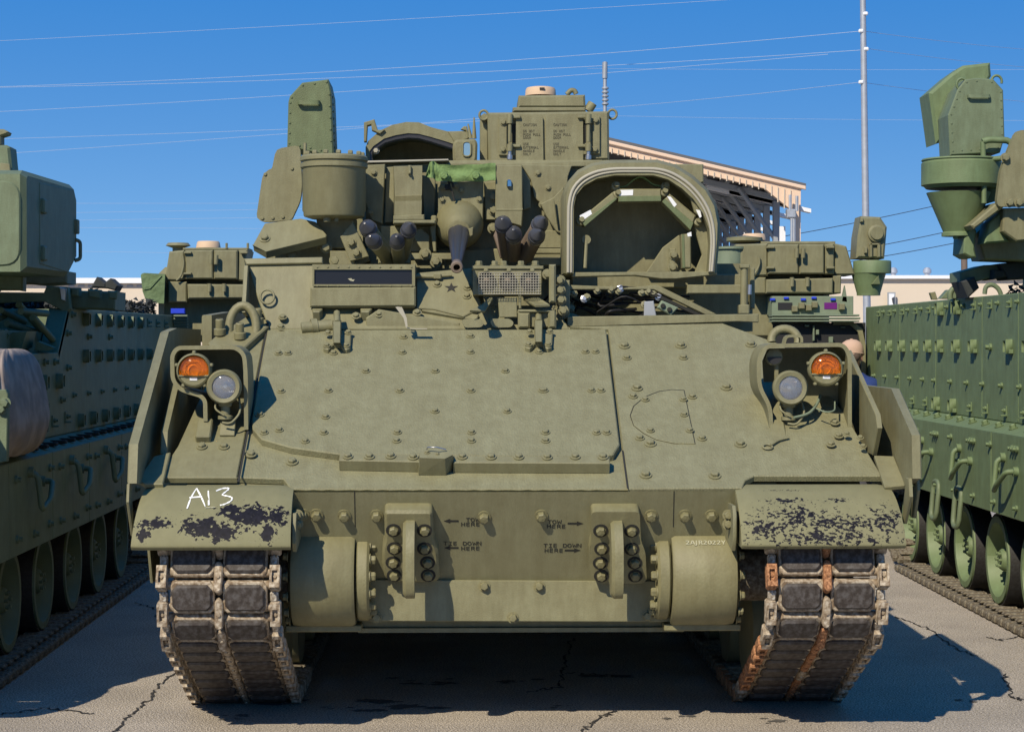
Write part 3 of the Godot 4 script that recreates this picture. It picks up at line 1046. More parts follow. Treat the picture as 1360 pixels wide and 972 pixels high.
func belt(circles: Array, pitch: float, phase: float) -> Array:
	var pts := PackedVector2Array()
	for c in circles:
		for k in 64:
			pts.append(Vector2(c[0], c[1]) + Vector2.from_angle(TAU * k / 64) * c[2])
	var hull := Geometry2D.convex_hull(pts)
	var best := 0
	for i in hull.size() - 1:
		if hull[i].y > hull[best].y:
			best = i
	var total := 0.0
	for i in hull.size() - 1:
		total += hull[i].distance_to(hull[i + 1])
	var count := int(round(total / pitch))
	var step := total / count
	var out := []
	var run := 0.0
	var want := step * phase
	for i in hull.size() - 1:
		var a := hull[i]
		var b := hull[i + 1]
		var l := a.distance_to(b)
		while want <= run + l and out.size() < count:
			out.append([a.lerp(b, (want - run) / l), (b - a).normalized()])
			want += step
		run += l
	return out


var shoe_kit := {}


func make_shoe_kit() -> void:
	# a shoe in its own axes: x across the track, y along the run, z outwards
	var oct := func(cx: float, w: float, h: float, c: float, z: float) -> PackedVector3Array:
		return PackedVector3Array([Vector3(cx - w + c, -h, z), Vector3(cx + w - c, -h, z), Vector3(cx + w, -h + c, z), Vector3(cx + w, h - c, z), Vector3(cx + w - c, h, z), Vector3(cx - w + c, h, z), Vector3(cx - w, h - c, z), Vector3(cx - w, -h + c, z)])
	for side in 2:
		var cx := -0.125 + 0.25 * side
		var st := S()
		slab(st, oct.call(cx, 0.094, 0.058, 0.022, 0.044), Vector3(0, 0, -0.03), 0.009)
		shoe_kit["pad%d" % side] = commit(st)
		st = S()
		slab(st, oct.call(cx, 0.105, 0.071, 0.02, 0.027), Vector3(0, 0, -0.045), 0.005)
		rod(st, Vector3(cx - 0.118, 0.05, -0.002), Vector3(cx + 0.118, 0.05, -0.002), 0.02, 10)
		rod(st, Vector3(cx - 0.118, -0.05, -0.002), Vector3(cx + 0.118, -0.05, -0.002), 0.02, 10)
		shoe_kit["body%d" % side] = commit(st)
	var st := S()
	var link := PackedVector3Array()
	for k in 12:
		link.append(Vector3(cos(TAU * k / 12) * 0.021, sin(TAU * k / 12) * 0.024 + (0.046 if k < 6 else -0.046), 0.036))
	slab(st, link, Vector3(0, 0, -0.06), 0.006)
	lathe(st, [Vector2(0.009, 0), Vector2(0.009, 0.006), Vector2(0, 0.006)], Vector3(0, 0, 0.036), Vector3(0, 0, 1), 6)
	shoe_kit["centre"] = commit(st)
	st = S()
	box(st, Vector3(0, 0, 0.004), Vector3(0.052, 0.112, 0.05), 0.008)
	frame(st, PackedVector3Array([Vector3(-0.024, -0.05, 0.046), Vector3(0.024, -0.05, 0.046), Vector3(0.024, 0.05, 0.046), Vector3(-0.024, 0.05, 0.046)]), PackedVector3Array([Vector3(-0.013, -0.026, 0.046), Vector3(0.013, -0.026, 0.046), Vector3(0.013, 0.026, 0.046), Vector3(-0.013, 0.026, 0.046)]), Vector3(0, 0, -0.02))
	lathe(st, [Vector2(0.008, 0), Vector2(0.008, 0.006), Vector2(0, 0.006)], Vector3(0, 0, 0.029), Vector3(0, 0, 1), 6)
	shoe_kit["end"] = commit(st)
	st = S()
	box(st, Vector3(0, 0, 0.002), Vector3(0.038, 0.05, 0.044), 0.008)
	shoe_kit["pin"] = commit(st)


func commit(st: SurfaceTool) -> ArrayMesh:
	st.generate_normals()
	return st.commit()


func track(s: float) -> void:
	if shoe_kit.is_empty():
		make_shoe_kit()
	var o := Node3D.new()
	o.name = numbered("track", car)
	car.add_child(o, true)
	var cx := (-1.085 if s < 0 else 1.585) - org.x
	var shoes := belt([[9.12, 0.72, 0.285], [9.95, 0.335, 0.28], [14.2, 0.335, 0.28], [14.9, 0.60, 0.26]], 0.152, 0.35)
	var rest := S()
	var rng := RandomNumberGenerator.new()
	rng.seed = 5 if s < 0 else 6
	for shoe in shoes:
		var p: Vector2 = shoe[0]
		var d: Vector2 = shoe[1]
		var along := Vector3(0, d.y, -d.x)
		var outw := Vector3(0, -d.x, -d.y)         # to the outside of the belt
		var mid := Vector3(0, 0.6, -12.0)
		if outw.dot(Vector3(0, p.y, -p.x) - mid) < 0.0:
			outw = -outw
		var b := Basis(along.cross(outw) * 0.92, along, outw)
		var t := Transform3D(b, Vector3(cx, p.y, -p.x - org.z))
		if p.x < 10.55 and p.y < 0.985:
			for side in 2:
				put("track_pad", shoe_kit["pad%d" % side], M.track_rubber, o, t)
				put("shoe_body", shoe_kit["body%d" % side], M.track_steel, o, t)
			var half := b.y * 0.076
			var rusty := s > 0 and rng.randf() < 0.85
			put("centre_connector", shoe_kit.centre, M.rust if rusty else M.track_steel, o, t.translated(half))
			for e in [-1.0, 1.0]:
				var left_end: bool = (b.x * e).x < 0
				put("end_connector", shoe_kit.end, M.rust if s > 0 and left_end and rng.randf() < 0.8 else M.track_steel, o, t.translated(half + b.x * e * 0.268))
				put("pin_end", shoe_kit.pin, M.track_steel_light, o, t.translated(b.x * e * 0.262))
		else:
			for key in ["pad0", "pad1", "body0", "body1", "end"]:
				rest.append_from(shoe_kit[key], 0, t if key != "end" else t.translated(b.x * 0.262 + b.y * 0.076))
			rest.append_from(shoe_kit.end, 0, t.translated(b.x * -0.262 + b.y * 0.076))
	var r := MeshInstance3D.new()
	r.name = "track_run"
	r.mesh = rest.commit()
	r.material_override = M.dusty_steel
	r.set_meta("kind", "stuff")
	o.add_child(r)
	var st := S()
	for k in 6:
		lathe(st, [Vector2(0.0, -0.2), Vector2(0.2, -0.2), Vector2(0.27, -0.2), Vector2(0.27, 0.2), Vector2(0, 0.2)], Vector3(cx, 0.33, -(9.95 + k * 0.84) - org.z), Vector3.RIGHT, 24)
		part("road_wheel", st, M.olive, car)
		st = S()


# ---- headlamp clusters and their guards

func make_lights() -> void:
	var olive: Material = M.olive
	# outer and inner fore-and-aft plates
	side_plate("side_flare_plate", -1.49, [Vector2(8.86, 1.16), Vector2(8.9, 1.33), Vector2(9.82, 1.83), Vector2(10.1, 1.85), Vector2(11.0, 1.85), Vector2(11.0, 1.2), Vector2(9.1, 1.14)], 0.042, olive, car, 0.006)
	side_plate("side_flare_plate", 2.0, [Vector2(9.81, 1.566), Vector2(9.25, 1.565), Vector2(8.82, 1.37), Vector2(8.80, 1.18), Vector2(9.0, 1.13), Vector2(10.6, 1.15), Vector2(10.6, 1.57)], -0.042, olive, car, 0.006)
	side_plate("guard_brace", -1.40, [Vector2(9.22, 1.27), Vector2(9.25, 1.37), Vector2(9.75, 1.66), Vector2(9.85, 1.66), Vector2(9.9, 1.5), Vector2(9.4, 1.27)], 0.03, olive, car)
	side_plate("guard_brace", 1.86, [Vector2(9.82, 1.74), Vector2(9.12, 1.45), Vector2(9.08, 1.39), Vector2(9.2, 1.26), Vector2(9.45, 1.27), Vector2(10.0, 1.55), Vector2(10.0, 1.74)], 0.022, olive, car)
	plate("hinge_strip", on_all([1161.7, 604.4, 1187.9, 605.4, 1203.7, 643.9, 1175.7, 646.7], lifted(glacis, 0.03)), 0.02, olive, car)
	plate("hinge_strip", on_all([191.5, 642.6, 182.2, 637.0, 203.7, 605.6, 225.9, 600.0, 215.6, 642.6], lifted(glacis, 0.03)), 0.02, olive, car)
	bolts_on(car, [1103.9, 590.4, 1114.4, 579.2, 1109.2, 561.7], glacis, olive, 0.03, 1.1)
	bolts_on(car, [1143.1, 581.7, 1146.6, 593.2, 1124.9, 576.4], glacis, olive, 0.05, 0.8)
	lamp_cluster(-1.0, 9.36,
		[272.4, 559.4, 271.9, 532.6, 266.3, 525.6, 252.4, 521.5, 238.5, 516.9, 228.7, 504.8, 228.0, 471.5, 234.8, 461.9, 312.6, 461.1, 323.7, 470.6, 325.9, 495.6, 326.5, 570.6],
		[[257.0, 492.2], 0.081], [[296.9, 513.7], 0.081], 0.255)
	lamp_cluster(1.0, 9.40,
		[1024.5, 567.0, 1023.5, 540.7, 1008.8, 513.8, 1008.1, 477.7, 1017.2, 459.2, 1121.4, 457.8, 1129.1, 472.5, 1129.1, 568.7],
		[[1097.6, 490.0], 0.082], [[1050.4, 515.2], 0.082], 0.255)


func lamp_cluster(s: float, d: float, path: Array, signal_at: Array, head_at: Array, deep: float) -> void:
	var olive: Material = M.olive
	var st := S()
	var back := Vector3(0, 0, -deep)
	var outline := round_path(at_all(path, d), 0.04, 4, false)
	strap(st, outline, 0.019, back)
	var g := part("lamp_guard", st, olive, car)
	st = S()
	var bp := PackedVector3Array()
	for v in outline:
		bp.append(v + back * 0.96)
	if s < 0:
		bp = at_all([275.6, 558.5, 275.6, 495.6, 238.5, 495.6, 231.1, 495.6, 230.4, 469.6, 236.7, 463.1, 312.6, 463.1, 321.9, 473.3, 324.1, 558.5], d + deep * 0.96)
	else:
		bp = at_all([1027.0, 560.0, 1030.5, 507.5, 1014.7, 507.5, 1013.0, 479.5, 1020.0, 462.7, 1119.7, 461.3, 1124.9, 472.5, 1124.9, 560.0], d + deep * 0.96)
	slab(st, bp, back.normalized() * 0.01, 0.0)
	part("back_panel", st, olive, g)
	# turn signal: drum, amber upper lens, lower cover with a small label
	var c := at(signal_at[0][0], signal_at[0][1], d - 0.03)
	var r: float = signal_at[1]
	st = S()
	lathe(st, [Vector2(0, -0.12), Vector2(r * 0.8, -0.12), Vector2(r, -0.04), Vector2(r, 0.0), Vector2(r * 0.9, 0.012), Vector2(r * 0.86, 0.004), Vector2(r * 0.86, -0.016), Vector2(0, -0.018)], c, Vector3(0, 0, 1), 32)
	for k in 5:
		var t := TAU * k / 5 + PI / 2
		box(st, c + Vector3(cos(t) * r * 1.04, sin(t) * r * 1.04, -0.01), Vector3(0.016, 0.016, 0.03), 0.004)
	var sig := part("turn_signal", st, olive, car)
	st = S()
	group_no += 1
	var rings := 7
	var cols := 24
	var lens_at := func(i: int, k: int) -> Vector3:
		var rr := r * 0.84 * float(i) / rings
		var t := TAU * k / cols
		var y := maxf(sin(t) * rr, -r * 0.27)
		return c + Vector3(cos(t) * rr, y, 0.003 + 0.028 * sqrt(maxf(0.0, 1.0 - pow(float(i) / rings, 2.0))) + 0.004 * (i % 2))
	for i in rings:
		for k in cols:
			face(st, [lens_at.call(i, k), lens_at.call(i, k + 1), lens_at.call(i + 1, k + 1), lens_at.call(i + 1, k)], Vector3(0, 0, 1), group_no)
	for k in cols:
		for i in rings:
			var q := [lens_at.call(i, k), lens_at.call(i, k + 1), lens_at.call(i + 1, k + 1), lens_at.call(i + 1, k)]
			for j in 4:
				q[j].z = c.z + 0.001
			face(st, q, Vector3(0, 0, -1), group_no + 1)
		var ea: Vector3 = lens_at.call(rings, k)
		var eb: Vector3 = lens_at.call(rings, k + 1)
		face(st, [ea, eb, Vector3(eb.x, eb.y, c.z + 0.001), Vector3(ea.x, ea.y, c.z + 0.001)], ea + eb - c * 2.0, group_no + 2)
	group_no += 3
	part("amber_lens", st, M.amber, sig)
	st = S()
	lathe(st, [Vector2(0.0, -0.012), Vector2(r * 0.22, -0.012), Vector2(r * 0.26, -0.004), Vector2(r * 0.42, -0.011), Vector2(r * 0.46, -0.004), Vector2(r * 0.62, -0.011), Vector2(r * 0.66, -0.004), Vector2(r * 0.8, -0.010), Vector2(r * 0.84, -0.004)], c, Vector3(0, 0, 1), 28)
	part("signal_reflector", st, M.sticker, sig)
	st = S()
	var low := arc(c + Vector3(0, 0, 0.012), Vector3(r * 0.87, 0, 0), Vector3(0, r * 0.87, 0), 200, 340, 14)
	slab(st, low, Vector3(0, 0, -0.02), 0.003)
	box(st, c + Vector3(0, -r * 0.30, 0.012), Vector3(r * 1.72, 0.008, 0.014), 0.002)
	var lowpart := part("lower_cover", st, olive, sig)
	block("label_plate", c + Vector3(0.0, -r * 0.47, 0.013), Vector3(r * 0.42, r * 0.17, 0.004), M.sticker, lowpart, 0.0)
	# headlamp
	c = at(head_at[0][0], head_at[0][1], d - 0.045)
	r = head_at[1]
	st = S()
	lathe(st, [Vector2(0, -0.17), Vector2(r * 0.5, -0.165), Vector2(r * 0.86, -0.11), Vector2(r * 0.95, -0.03), Vector2(r, -0.022), Vector2(r, 0.0), Vector2(r * 0.9, 0.012), Vector2(r * 0.68, 0.008), Vector2(r * 0.68, -0.006)], c, Vector3(0, 0, 1), 32)
	box(st, c + Vector3(0, -r * 0.95, -0.06), Vector3(0.06, 0.03, 0.05), 0.006)
	var head := part("headlamp", st, olive, car)
	st = S()
	lathe(st, [Vector2(0.0, -0.075), Vector2(r * 0.15, -0.072), Vector2(r * 0.3, -0.062), Vector2(r * 0.45, -0.045), Vector2(r * 0.58, -0.024), Vector2(r * 0.68, -0.002)], c, Vector3(0, 0, -1) * -1.0, 28)
	rod(st, c + Vector3(0, 0, -0.074), c + Vector3(0, 0, -0.04), 0.009, 10)
	part("reflector", st, M.silver, head)
	st = S()
	for k in 15:
		var x := -r * 0.62 + r * 1.24 * k / 14.0
		var hh := sqrt(maxf(0.0, pow(r * 0.66, 2.0) - x * x))
		var z := 0.004 - 0.008 * pow(x / (r * 0.66), 2.0)
		box(st, c + Vector3(x, 0, z - 0.006), Vector3(0.0042, hh * 1.9, 0.007), 0.0018)
	kind(part("lens_flutes", st, M.solid_glass, head), "stuff")
	st = S()
	lathe(st, [Vector2(r * 0.69, 0.0), Vector2(r * 0.5, 0.008), Vector2(r * 0.25, 0.012), Vector2(0.0, 0.0135)], c, Vector3(0, 0, 1), 28)
	part("lamp_glass", st, M.lens_glass, head)
	# bracket, junction box, wiring
	st = S()
	var foot := c + Vector3(0, -r - 0.07, -0.06)
	lathe(st, [Vector2(0, 0), Vector2(0.035, 0), Vector2(0.035, 0.015), Vector2(0.022, 0.02), Vector2(0.022, 0.07), Vector2(0, 0.07)], foot, Vector3.UP, 14)
	box(st, foot + Vector3(0.01, -0.04, 0.0), Vector3(0.07, 0.09, 0.012), 0.003, Basis(Vector3.RIGHT, -0.6))
	part("lamp_bracket", st, olive, head)
	st = S()
	var jb := foot + Vector3(-0.095 if s < 0 else -0.055, -0.055, 0.02)
	box(st, jb, Vector3(0.07, 0.13, 0.05), 0.006, Basis(Vector3.RIGHT, -0.9))
	part("junction_box", st, olive, car)
	st = S()
	tube(st, round_path(PackedVector3Array([foot + Vector3(0.06, 0.10, -0.02), foot + Vector3(0.075, 0.03, 0.03), foot + Vector3(0.03, -0.02, 0.05), foot + Vector3(-0.01, -0.015, 0.04)]), 0.04, 4, false), 0.0055, 6)
	part("lamp_wiring", st, M.olive, car)
	st = S()
	tube(st, round_path(PackedVector3Array([jb + Vector3(0, -0.05, 0.05), jb + Vector3(0.06, -0.085, 0.06), jb + Vector3(0.12, -0.09, 0.06), jb + Vector3(0.15, -0.1, 0.05)]), 0.03, 4, false), 0.005, 6)
	part("lamp_wiring", st, M.olive, car)
	st = S()
	tube(st, round_path(PackedVector3Array([foot + Vector3(-0.03, 0.1, -0.01), foot + Vector3(-0.05, 0.05, 0.04), foot + Vector3(0.0, 0.02, 0.045)]), 0.04, 4, false), 0.005, 6)
	part("lamp_wiring", st, M.olive, car)
	if s > 0:
		st = S()
		var q := at([1028.7, 474.2][0], [1028.7, 474.2][1], d + 0.06)
		lathe(st, [Vector2(0, -0.03), Vector2(0.04, -0.03), Vector2(0.04, 0), Vector2(0.034, 0.004), Vector2(0, 0.004)], q, Vector3(0, 0, 1), 20)
		box(st, q + Vector3(0.015, -0.07, -0.03), Vector3(0.02, 0.1, 0.02), 0.003)
		var bl := part("blackout_lamp", st, olive, car)
		st = S()
		slab(st, arc(q + Vector3(0, 0, 0.009), Vector3(0.034, 0, 0), Vector3(0, 0.034, 0), 180, 360, 10), Vector3(0, 0, -0.004), 0.0)
		part("lens", st, M.black, bl)
		st = S()
		strap(st, round_path(at_all([1041.7, 459.2, 1044.5, 446.2, 1065.4, 446.2, 1065.4, 455.0], d + 0.05), 0.02, 3, false), 0.012, Vector3(0, 0, -0.05))
		part("guard_handle", st, olive, g)
		st = S()
		tube(st, round_path(on_all([1047.9, 581.0, 1034.0, 584.5, 1024.2, 591.4], lifted(glacis, 0.03)), 0.02, 3, false), 0.006, 6)
		tube(st, arc(on(880.0 + 400 / 2.858, 420.0 + 495 / 2.858, lifted(glacis, 0.026)), Vector3(0.022, 0, 0), Vector3(0, 0.010, -0.018), 0, 360, 12), 0.005, 6)
		part("ground_strap", st, olive, car)
		st = S()
		tube(st, round_path(on_all([1054.9, 554.7, 1075.9, 549.5, 1086.4, 535.5, 1089.9, 525.0], lifted(glacis, 0.08)), 0.05, 4, false), 0.007, 6)
		part("lamp_wiring", st, M.pale_green, car)
		st = S()
		tube(st, round_path(on_all([1084.7, 542.5, 1096.9, 547.7, 1109.2, 546.0, 1109.2, 533.7], lifted(glacis, 0.1)), 0.03, 4, false), 0.004, 6)
		part("lamp_wiring", st, M.pale_green, car)


# ---------------------------------------------------------------- hull roof front: cowl, window box, lamps behind wire, driver's opening

func quad_at(x0: float, y0: float, x1: float, y1: float, d: float) -> PackedVector3Array:
	return at_all([x0, y0, x1, y0, x1, y1, x0, y1], d)


func bar(called: String, x0: float, y0: float, x1: float, y1: float, d: float, deep: float, m: Material, parent: Node, bevel := 0.005) -> MeshInstance3D:
	return plate(called, quad_at(x0, y0, x1, y1, d), deep, m, parent, bevel, Vector3(0, 0, -1))


func make_hull_top() -> void:
	var olive: Material = M.olive
	# lifting eye and its foot
	for s in [0, 1]:
		var c := on(322.0, 436.0, lifted(glacis, 0.05)) if s == 0 else on(1043.0, 452.0, lifted(glacis, 0.02))
		var st := S()
		var p := arc(c, Vector3(0.068, 0, 0), Vector3(0, 0.115 if s == 0 else 0.058, -0.02), 200 if s == 0 else 190, -20, 14)
		tube(st, p, 0.022, 12)
		var eye := part("lifting_eye", st, M.olive_cast, car)
		if s == 0:
			plate("eye_foot", on_all([275.2, 454.9, 291.7, 440.5, 332.8, 432.3, 356.5, 432.3, 322.6, 463.1, 283.5, 465.2], lifted(glacis, 0.045)), 0.05, M.olive_cast, eye, 0.006)
			for b in [[291.7, 439.5], [318.4, 444.6], [342.1, 425.1]]:
				st = S()
				var q := on(b[0], b[1] + 5.0, lifted(glacis, 0.045))
				lathe(st, [Vector2(0.03, 0), Vector2(0.03, 0.03), Vector2(0.021, 0.034), Vector2(0.021, 0.075), Vector2(0.017, 0.08), Vector2(0.011, 0.08), Vector2(0.011, 0.06), Vector2(0, 0.06)], q, Vector3(0, 1, 0.2), 16)
				part("eye_bolt", st, M.olive_cast, eye)
	# air intake cowl
	var cowl := tilted(380, 437, 10.24, 0.4)
	var o := plate("intake_cowl", on_all([327, 346, 424, 344, 424, 437, 357, 437, 342, 397], cowl), 0.03, olive, car)
	plate("cowl_lip", on_all([323, 343, 428, 341, 428, 349, 327, 351], lifted(cowl, 0.02)), 0.05, olive, o)
	side_plate("cowl_gusset", -1.135, [Vector2(10.28, 2.17), Vector2(10.8, 2.17), Vector2(10.8, 1.85), Vector2(10.16, 1.93)], 0.02, olive, o)
	block("cowl_roof", Vector3(-0.90, 2.06, 1.33), Vector3(0.46, 0.22, 0.6), olive, o, 0.0)
	var st := S()
	tube(st, arc(on(354.5, 394, lifted(cowl, 0.03)), Vector3(0.035, 0, 0), Vector3(0, 0.036, -0.01), 0, 360, 18), 0.006, 8)
	part("ring_handle", st, olive, car)
	# housing with the long dark window
	o = bar("window_housing", 416, 352, 551, 409, 10.27, 0.35, olive, car)
	st = S()
	frame(st, quad_at(414.5, 351, 551, 380, 10.25), quad_at(417, 358, 547, 377.5, 10.25), Vector3(0, 0, -0.018))
	part("window_frame", st, olive, o)
	bar("window_pane", 416.5, 357, 548, 379, 10.262, 0.005, M.dark_glass, o, 0.0)
	plate("lower_panel", at_all([412, 382, 552, 381, 552, 407, 411, 408], 10.245), 0.03, olive, o, 0.008)
	for k in 10:
		bolt(o, at(421.0 + k * 13.9, 354.5, 10.25), Vector3(0, 0, 1), olive, 0.45, small_bolt_mesh, "screw")
		bolt(o, at(421.0 + k * 13.9, 379.5, 10.25), Vector3(0, 0, 1), olive, 0.45, small_bolt_mesh, "screw")
	plate("scratched_mark", at_all([461.6, 370.1, 466.6, 369.4, 467.2, 371.1, 470.9, 371.1, 468.9, 373.7, 464.9, 372.7], 10.261), 0.001, M.faded_chalk, o, 0.0)
	for q in [[413.9, 408.3, 428.0, 404.0, 428.0, 410.6, 423.8, 413.9, 415.5, 413.9], [478.1, 408.3, 493.9, 404.0, 493.9, 409.6, 489.6, 413.9, 479.7, 413.9]]:
		plate("housing_lug", on_all(q, lifted(glacis, 0.08)), 0.05, olive, o)
	# sloping roof plates with the star
	var roof := tilted(600, 420, 10.28, 0.9)
	plate("upper_plate", on_all([421, 405, 553, 405, 553, 362, 630, 355, 645, 405, 740, 405, 756, 437, 421, 437], roof), 0.03, olive, car)
	plate("star_plate", on_all([553, 364, 628, 356, 640, 408, 616, 420, 575, 410, 553, 409], lifted(roof, 0.03)), 0.025, olive, car)
	var star := PackedVector3Array()
	var sc := on(599.3, 382, lifted(roof, 0.0325))
	for k in 10:
		var t := TAU * k / 10.0 + PI / 2
		star.append(sc + (Vector3.RIGHT * cos(t) + Vector3(0, 0.743, -0.669) * sin(t)) * (0.036 if k % 2 == 0 else 0.0145))
	plate("star_emblem", star, 0.002, M.stencil, car, 0.0)
	bolts_on(car, [580.2, 377.6, 620.7, 381.6, 619.7, 393.1, 502.8, 417.2, 472.5, 419.8, 553.9, 415.5], roof, olive, 0.032, 1.1)
	st = S()
	rod(st, on(552, 367, lifted(roof, 0.05)), on(580, 367, lifted(roof, 0.05)), 0.012, 8)
	rod(st, on(580, 367, lifted(roof, 0.05)), on(600, 365, lifted(roof, 0.05)), 0.009, 8)
	box(st, on(581, 367, lifted(roof, 0.05)), Vector3(0.04, 0.03, 0.03), 0.005)
	part("conduit", st, olive, car)
	# ledge above the access plate
	plate("ledge", at_all([485.7, 422.1, 502.8, 410.6, 609.9, 428.7, 613.1, 435.9, 485.7, 436.3], 10.235), 0.06, olive, car, 0.006)
	plate("flat_bar", on_all([558.8, 407.3, 636.2, 417.2, 632.9, 424.7, 560.4, 412.2], lifted(roof, 0.02)), 0.02, olive, car)
	for q in [[612.5, 319.0 / 3.036 + 326.0], [664, 430]]:
		pass
	for q in [[612.5, 426.1, 616.4, 423.4, 637.9, 423.4, 643.5, 428.7, 639.5, 434.6, 616.4, 435.3], [650.7, 426.1, 654.3, 423.1, 677.4, 423.1, 683.0, 428.7, 679.0, 434.6, 654.3, 435.3]]:
		plate("pad_cover", round_path(at_all(q, 10.17), 0.02, 3), 0.05, olive, car, 0.01)
	var lug_i := 0
	for h in [Vector2(0, 0), Vector2(814, -4)]:
		var f := func(a: Array) -> Array:
			var r := []
			for i in range(0, a.size(), 2):
				r.append(a[i] + h.x / 3.036); r.append(a[i + 1] + h.y / 3.036)
			return r
		var hinge := plate("plate_hinge", round_path(on_all(f.call([428.7, 461.6, 430.3, 454.4, 440.2, 453.4, 441.9, 443.5, 442.5, 427.0, 451.8, 427.0, 452.4, 443.5, 460.0, 443.5, 466.2, 443.5, 464.9, 461.6, 460.0, 463.9, 454.4, 461.6, 451.8, 456.7, 442.5, 456.7, 435.9, 463.9]), lifted(glacis, 0.062)), 0.01, 2), 0.03, olive, car, 0.005)
		st = S()
		loft(st, on_all(f.call([442.5, 427.0, 451.8, 427.0, 451.1, 455.0, 443.5, 455.0]), lifted(glacis, 0.11)), on_all(f.call([441.2, 425.4, 453.1, 425.4, 453.1, 456.7, 441.9, 456.7]), lifted(glacis, 0.05)))
		rod(st, on(f.call([447.1, 415.5])[0], f.call([447.1, 415.5])[1], lifted(glacis, 0.09)), on(f.call([447.8, 428.7])[0], f.call([447.8, 428.7])[1], lifted(glacis, 0.09)), 0.017, 8)
		part("hinge_knuckle", st, olive, hinge)
		bolts_on(hinge, f.call([433.6, 459.3, 459.7, 459.3, 435.3, 442.5, 462.3, 441.9]), glacis, olive, 0.064, 0.9)
		lug_i += 1
	st = S()
	rod(st, on(400, 436, lifted(glacis, 0.05)), on(440, 432, lifted(glacis, 0.05)), 0.03, 12)
	rod(st, on(413, 434, lifted(glacis, 0.05)), on(421, 433, lifted(glacis, 0.05)), 0.04, 12)
	part("torsion_rod", st, olive, car)
	st = S()
	tube(st, round_path(on_all([550.6, 351.3, 547.3, 367.8, 537.4, 372.7], lifted(roof, 0.05)), 0.03, 3, false), 0.006, 6)
	part("cable", st, M.olive, car)
	# three small lamps behind a wire screen
	o = bar("lamp_block", 628, 355, 720, 392, 10.22, 0.3, olive, car)
	bar("lamp_block_top", 627, 353, 722, 358, 10.21, 0.3, olive, o)
	for k in 3:
		var c := at([646.0, 674.0, 702.0][k], [372.5, 373.0, 373.0][k], 10.218)
		st = S()
		lathe(st, [Vector2(0.046, 0.002), Vector2(0.046, 0.012), Vector2(0.04, 0.012), Vector2(0.037, 0.004), Vector2(0.036, 0.001), Vector2(0, 0.001)], c, Vector3(0, 0, 1), 20)
		var lamp := part("screen_lamp", st, M.black, o)
		st = S()
		lathe(st, [Vector2(0.016, 0.003), Vector2(0.012, 0.01), Vector2(0, 0.012)], c, Vector3(0, 0, 1), 12)
		part("lamp_bulb", st, M.launcher_brown, lamp)
		block("lamp_catch", at([645.5, 676.0, 707.0][k], 359.0, 10.19), Vector3(0.022, 0.02, 0.02), M.olive, o, 0.004)
	for k in 5:
		bolt(o, at([636.0, 657.0, 669.0, 692.0, 711.0][k], 353.0, 10.25), Vector3.UP, olive, 0.8, stud_mesh)
	st = S()
	for k in 24:
		var x := 636.0 + k * 3.45
		rod(st, at(x, 362, 10.165), at(x, 391, 10.165), 0.0017, 5)
	for k in 9:
		var y := 362.0 + k * 3.55
		rod(st, at(636, y, 10.162), at(718, y, 10.162), 0.0017, 5)
	kind(part("wire_screen", st, M.seal, o), "stuff")
	for q in [[661.2, 396.0, 686.7, 395.2, 687.2, 421.6, 663.1, 421.9], [688.3, 391.9, 692.4, 391.9, 692.4, 410.0, 689.1, 410.0]]:
		plate("lower_flap_plate", at_all(q, 10.2), 0.015, olive, car)
	plate("hinged_flap", PackedVector3Array([at(640, 404, 10.17), at(652, 393, 10.25), at(655, 396, 10.22), at(644, 413, 10.14), at(624, 412, 10.12)]), 0.012, olive, car, 0.002)
	plate("hinged_flap", PackedVector3Array([at(695, 396, 10.26), at(716, 395, 10.22), at(730, 404, 10.14), at(711, 405, 10.12)]), 0.012, olive, car, 0.002)
	for q in [[729.5, 351, 738.5, 402], [688, 411, 739, 415], [688, 415, 704, 436], [728, 411, 739, 436]]:
		bar("stanchion", q[0], q[1], q[2], q[3], 10.16, 0.05, olive, car, 0.01)
	bar("stanchion_panel", 703, 415, 729, 435, 10.19, 0.02, olive, car)
	for q in [[743, 372], [745, 398], [748, 412], [727, 364], [744, 385]]:
		block("fitting", at(q[0], q[1], 10.25), Vector3(0.06, 0.045, 0.06), olive, car, 0.012)
		bolt(car, at(q[0], q[1], 10.21), Vector3(0, 0, 1), olive, 0.9, stud_mesh)
	# driver's opening: lip, rails, dark well with its gear
	plate("opening_lip", at_all([753.6, 420.5, 805.4, 419.8, 1007.9, 416.8, 1007.9, 428.4, 979.5, 427.2, 758.5, 434.6, 753.6, 432.1], 10.25), 0.03, olive, car)
	bar("well_wall", 752, 370, 1000, 425, 10.9, 0.05, M.olive, car, 0.0)
	plate("well_rail", at_all([751.1, 378.3, 838.8, 381.5, 873.3, 378.3, 952.3, 417.3, 937.5, 418.5, 868.4, 384.7, 751.1, 384.7], 10.42), 0.06, olive, car)
	bar("well_side", 744, 372, 757, 424, 10.28, 0.5, M.olive, car)
	plate("rail_groove", at_all([863.5, 384.0, 873.3, 390.1, 935.1, 418.8, 922.7, 418.8, 863.5, 391.4], 10.41), 0.02, M.gap, car)
	bar("hatch_arm", 913, 378, 986, 390, 10.45, 0.08, olive, car)
	bar("hatch_sill", 760, 364, 1003, 382, 10.62, 0.08, olive, car)
	st = S()
	rod(st, at(988.5, 354, 10.4), at(988.5, 418, 10.4), 0.019, 12)
	box(st, at(989, 354, 10.4), Vector3(0.05, 0.02, 0.05), 0.004)
	box(st, at(988, 411, 10.4), Vector3(0.055, 0.05, 0.06), 0.006)
	part("hatch_post", st, olive, car)
	bar("post_plate", 997, 356, 1003, 410, 10.5, 0.2, olive, car)
	st = S()
	rod(st, at(996, 378, 10.35), at(996, 391, 10.35), 0.012, 8)
	part("latch_pin", st, M.steel, car)
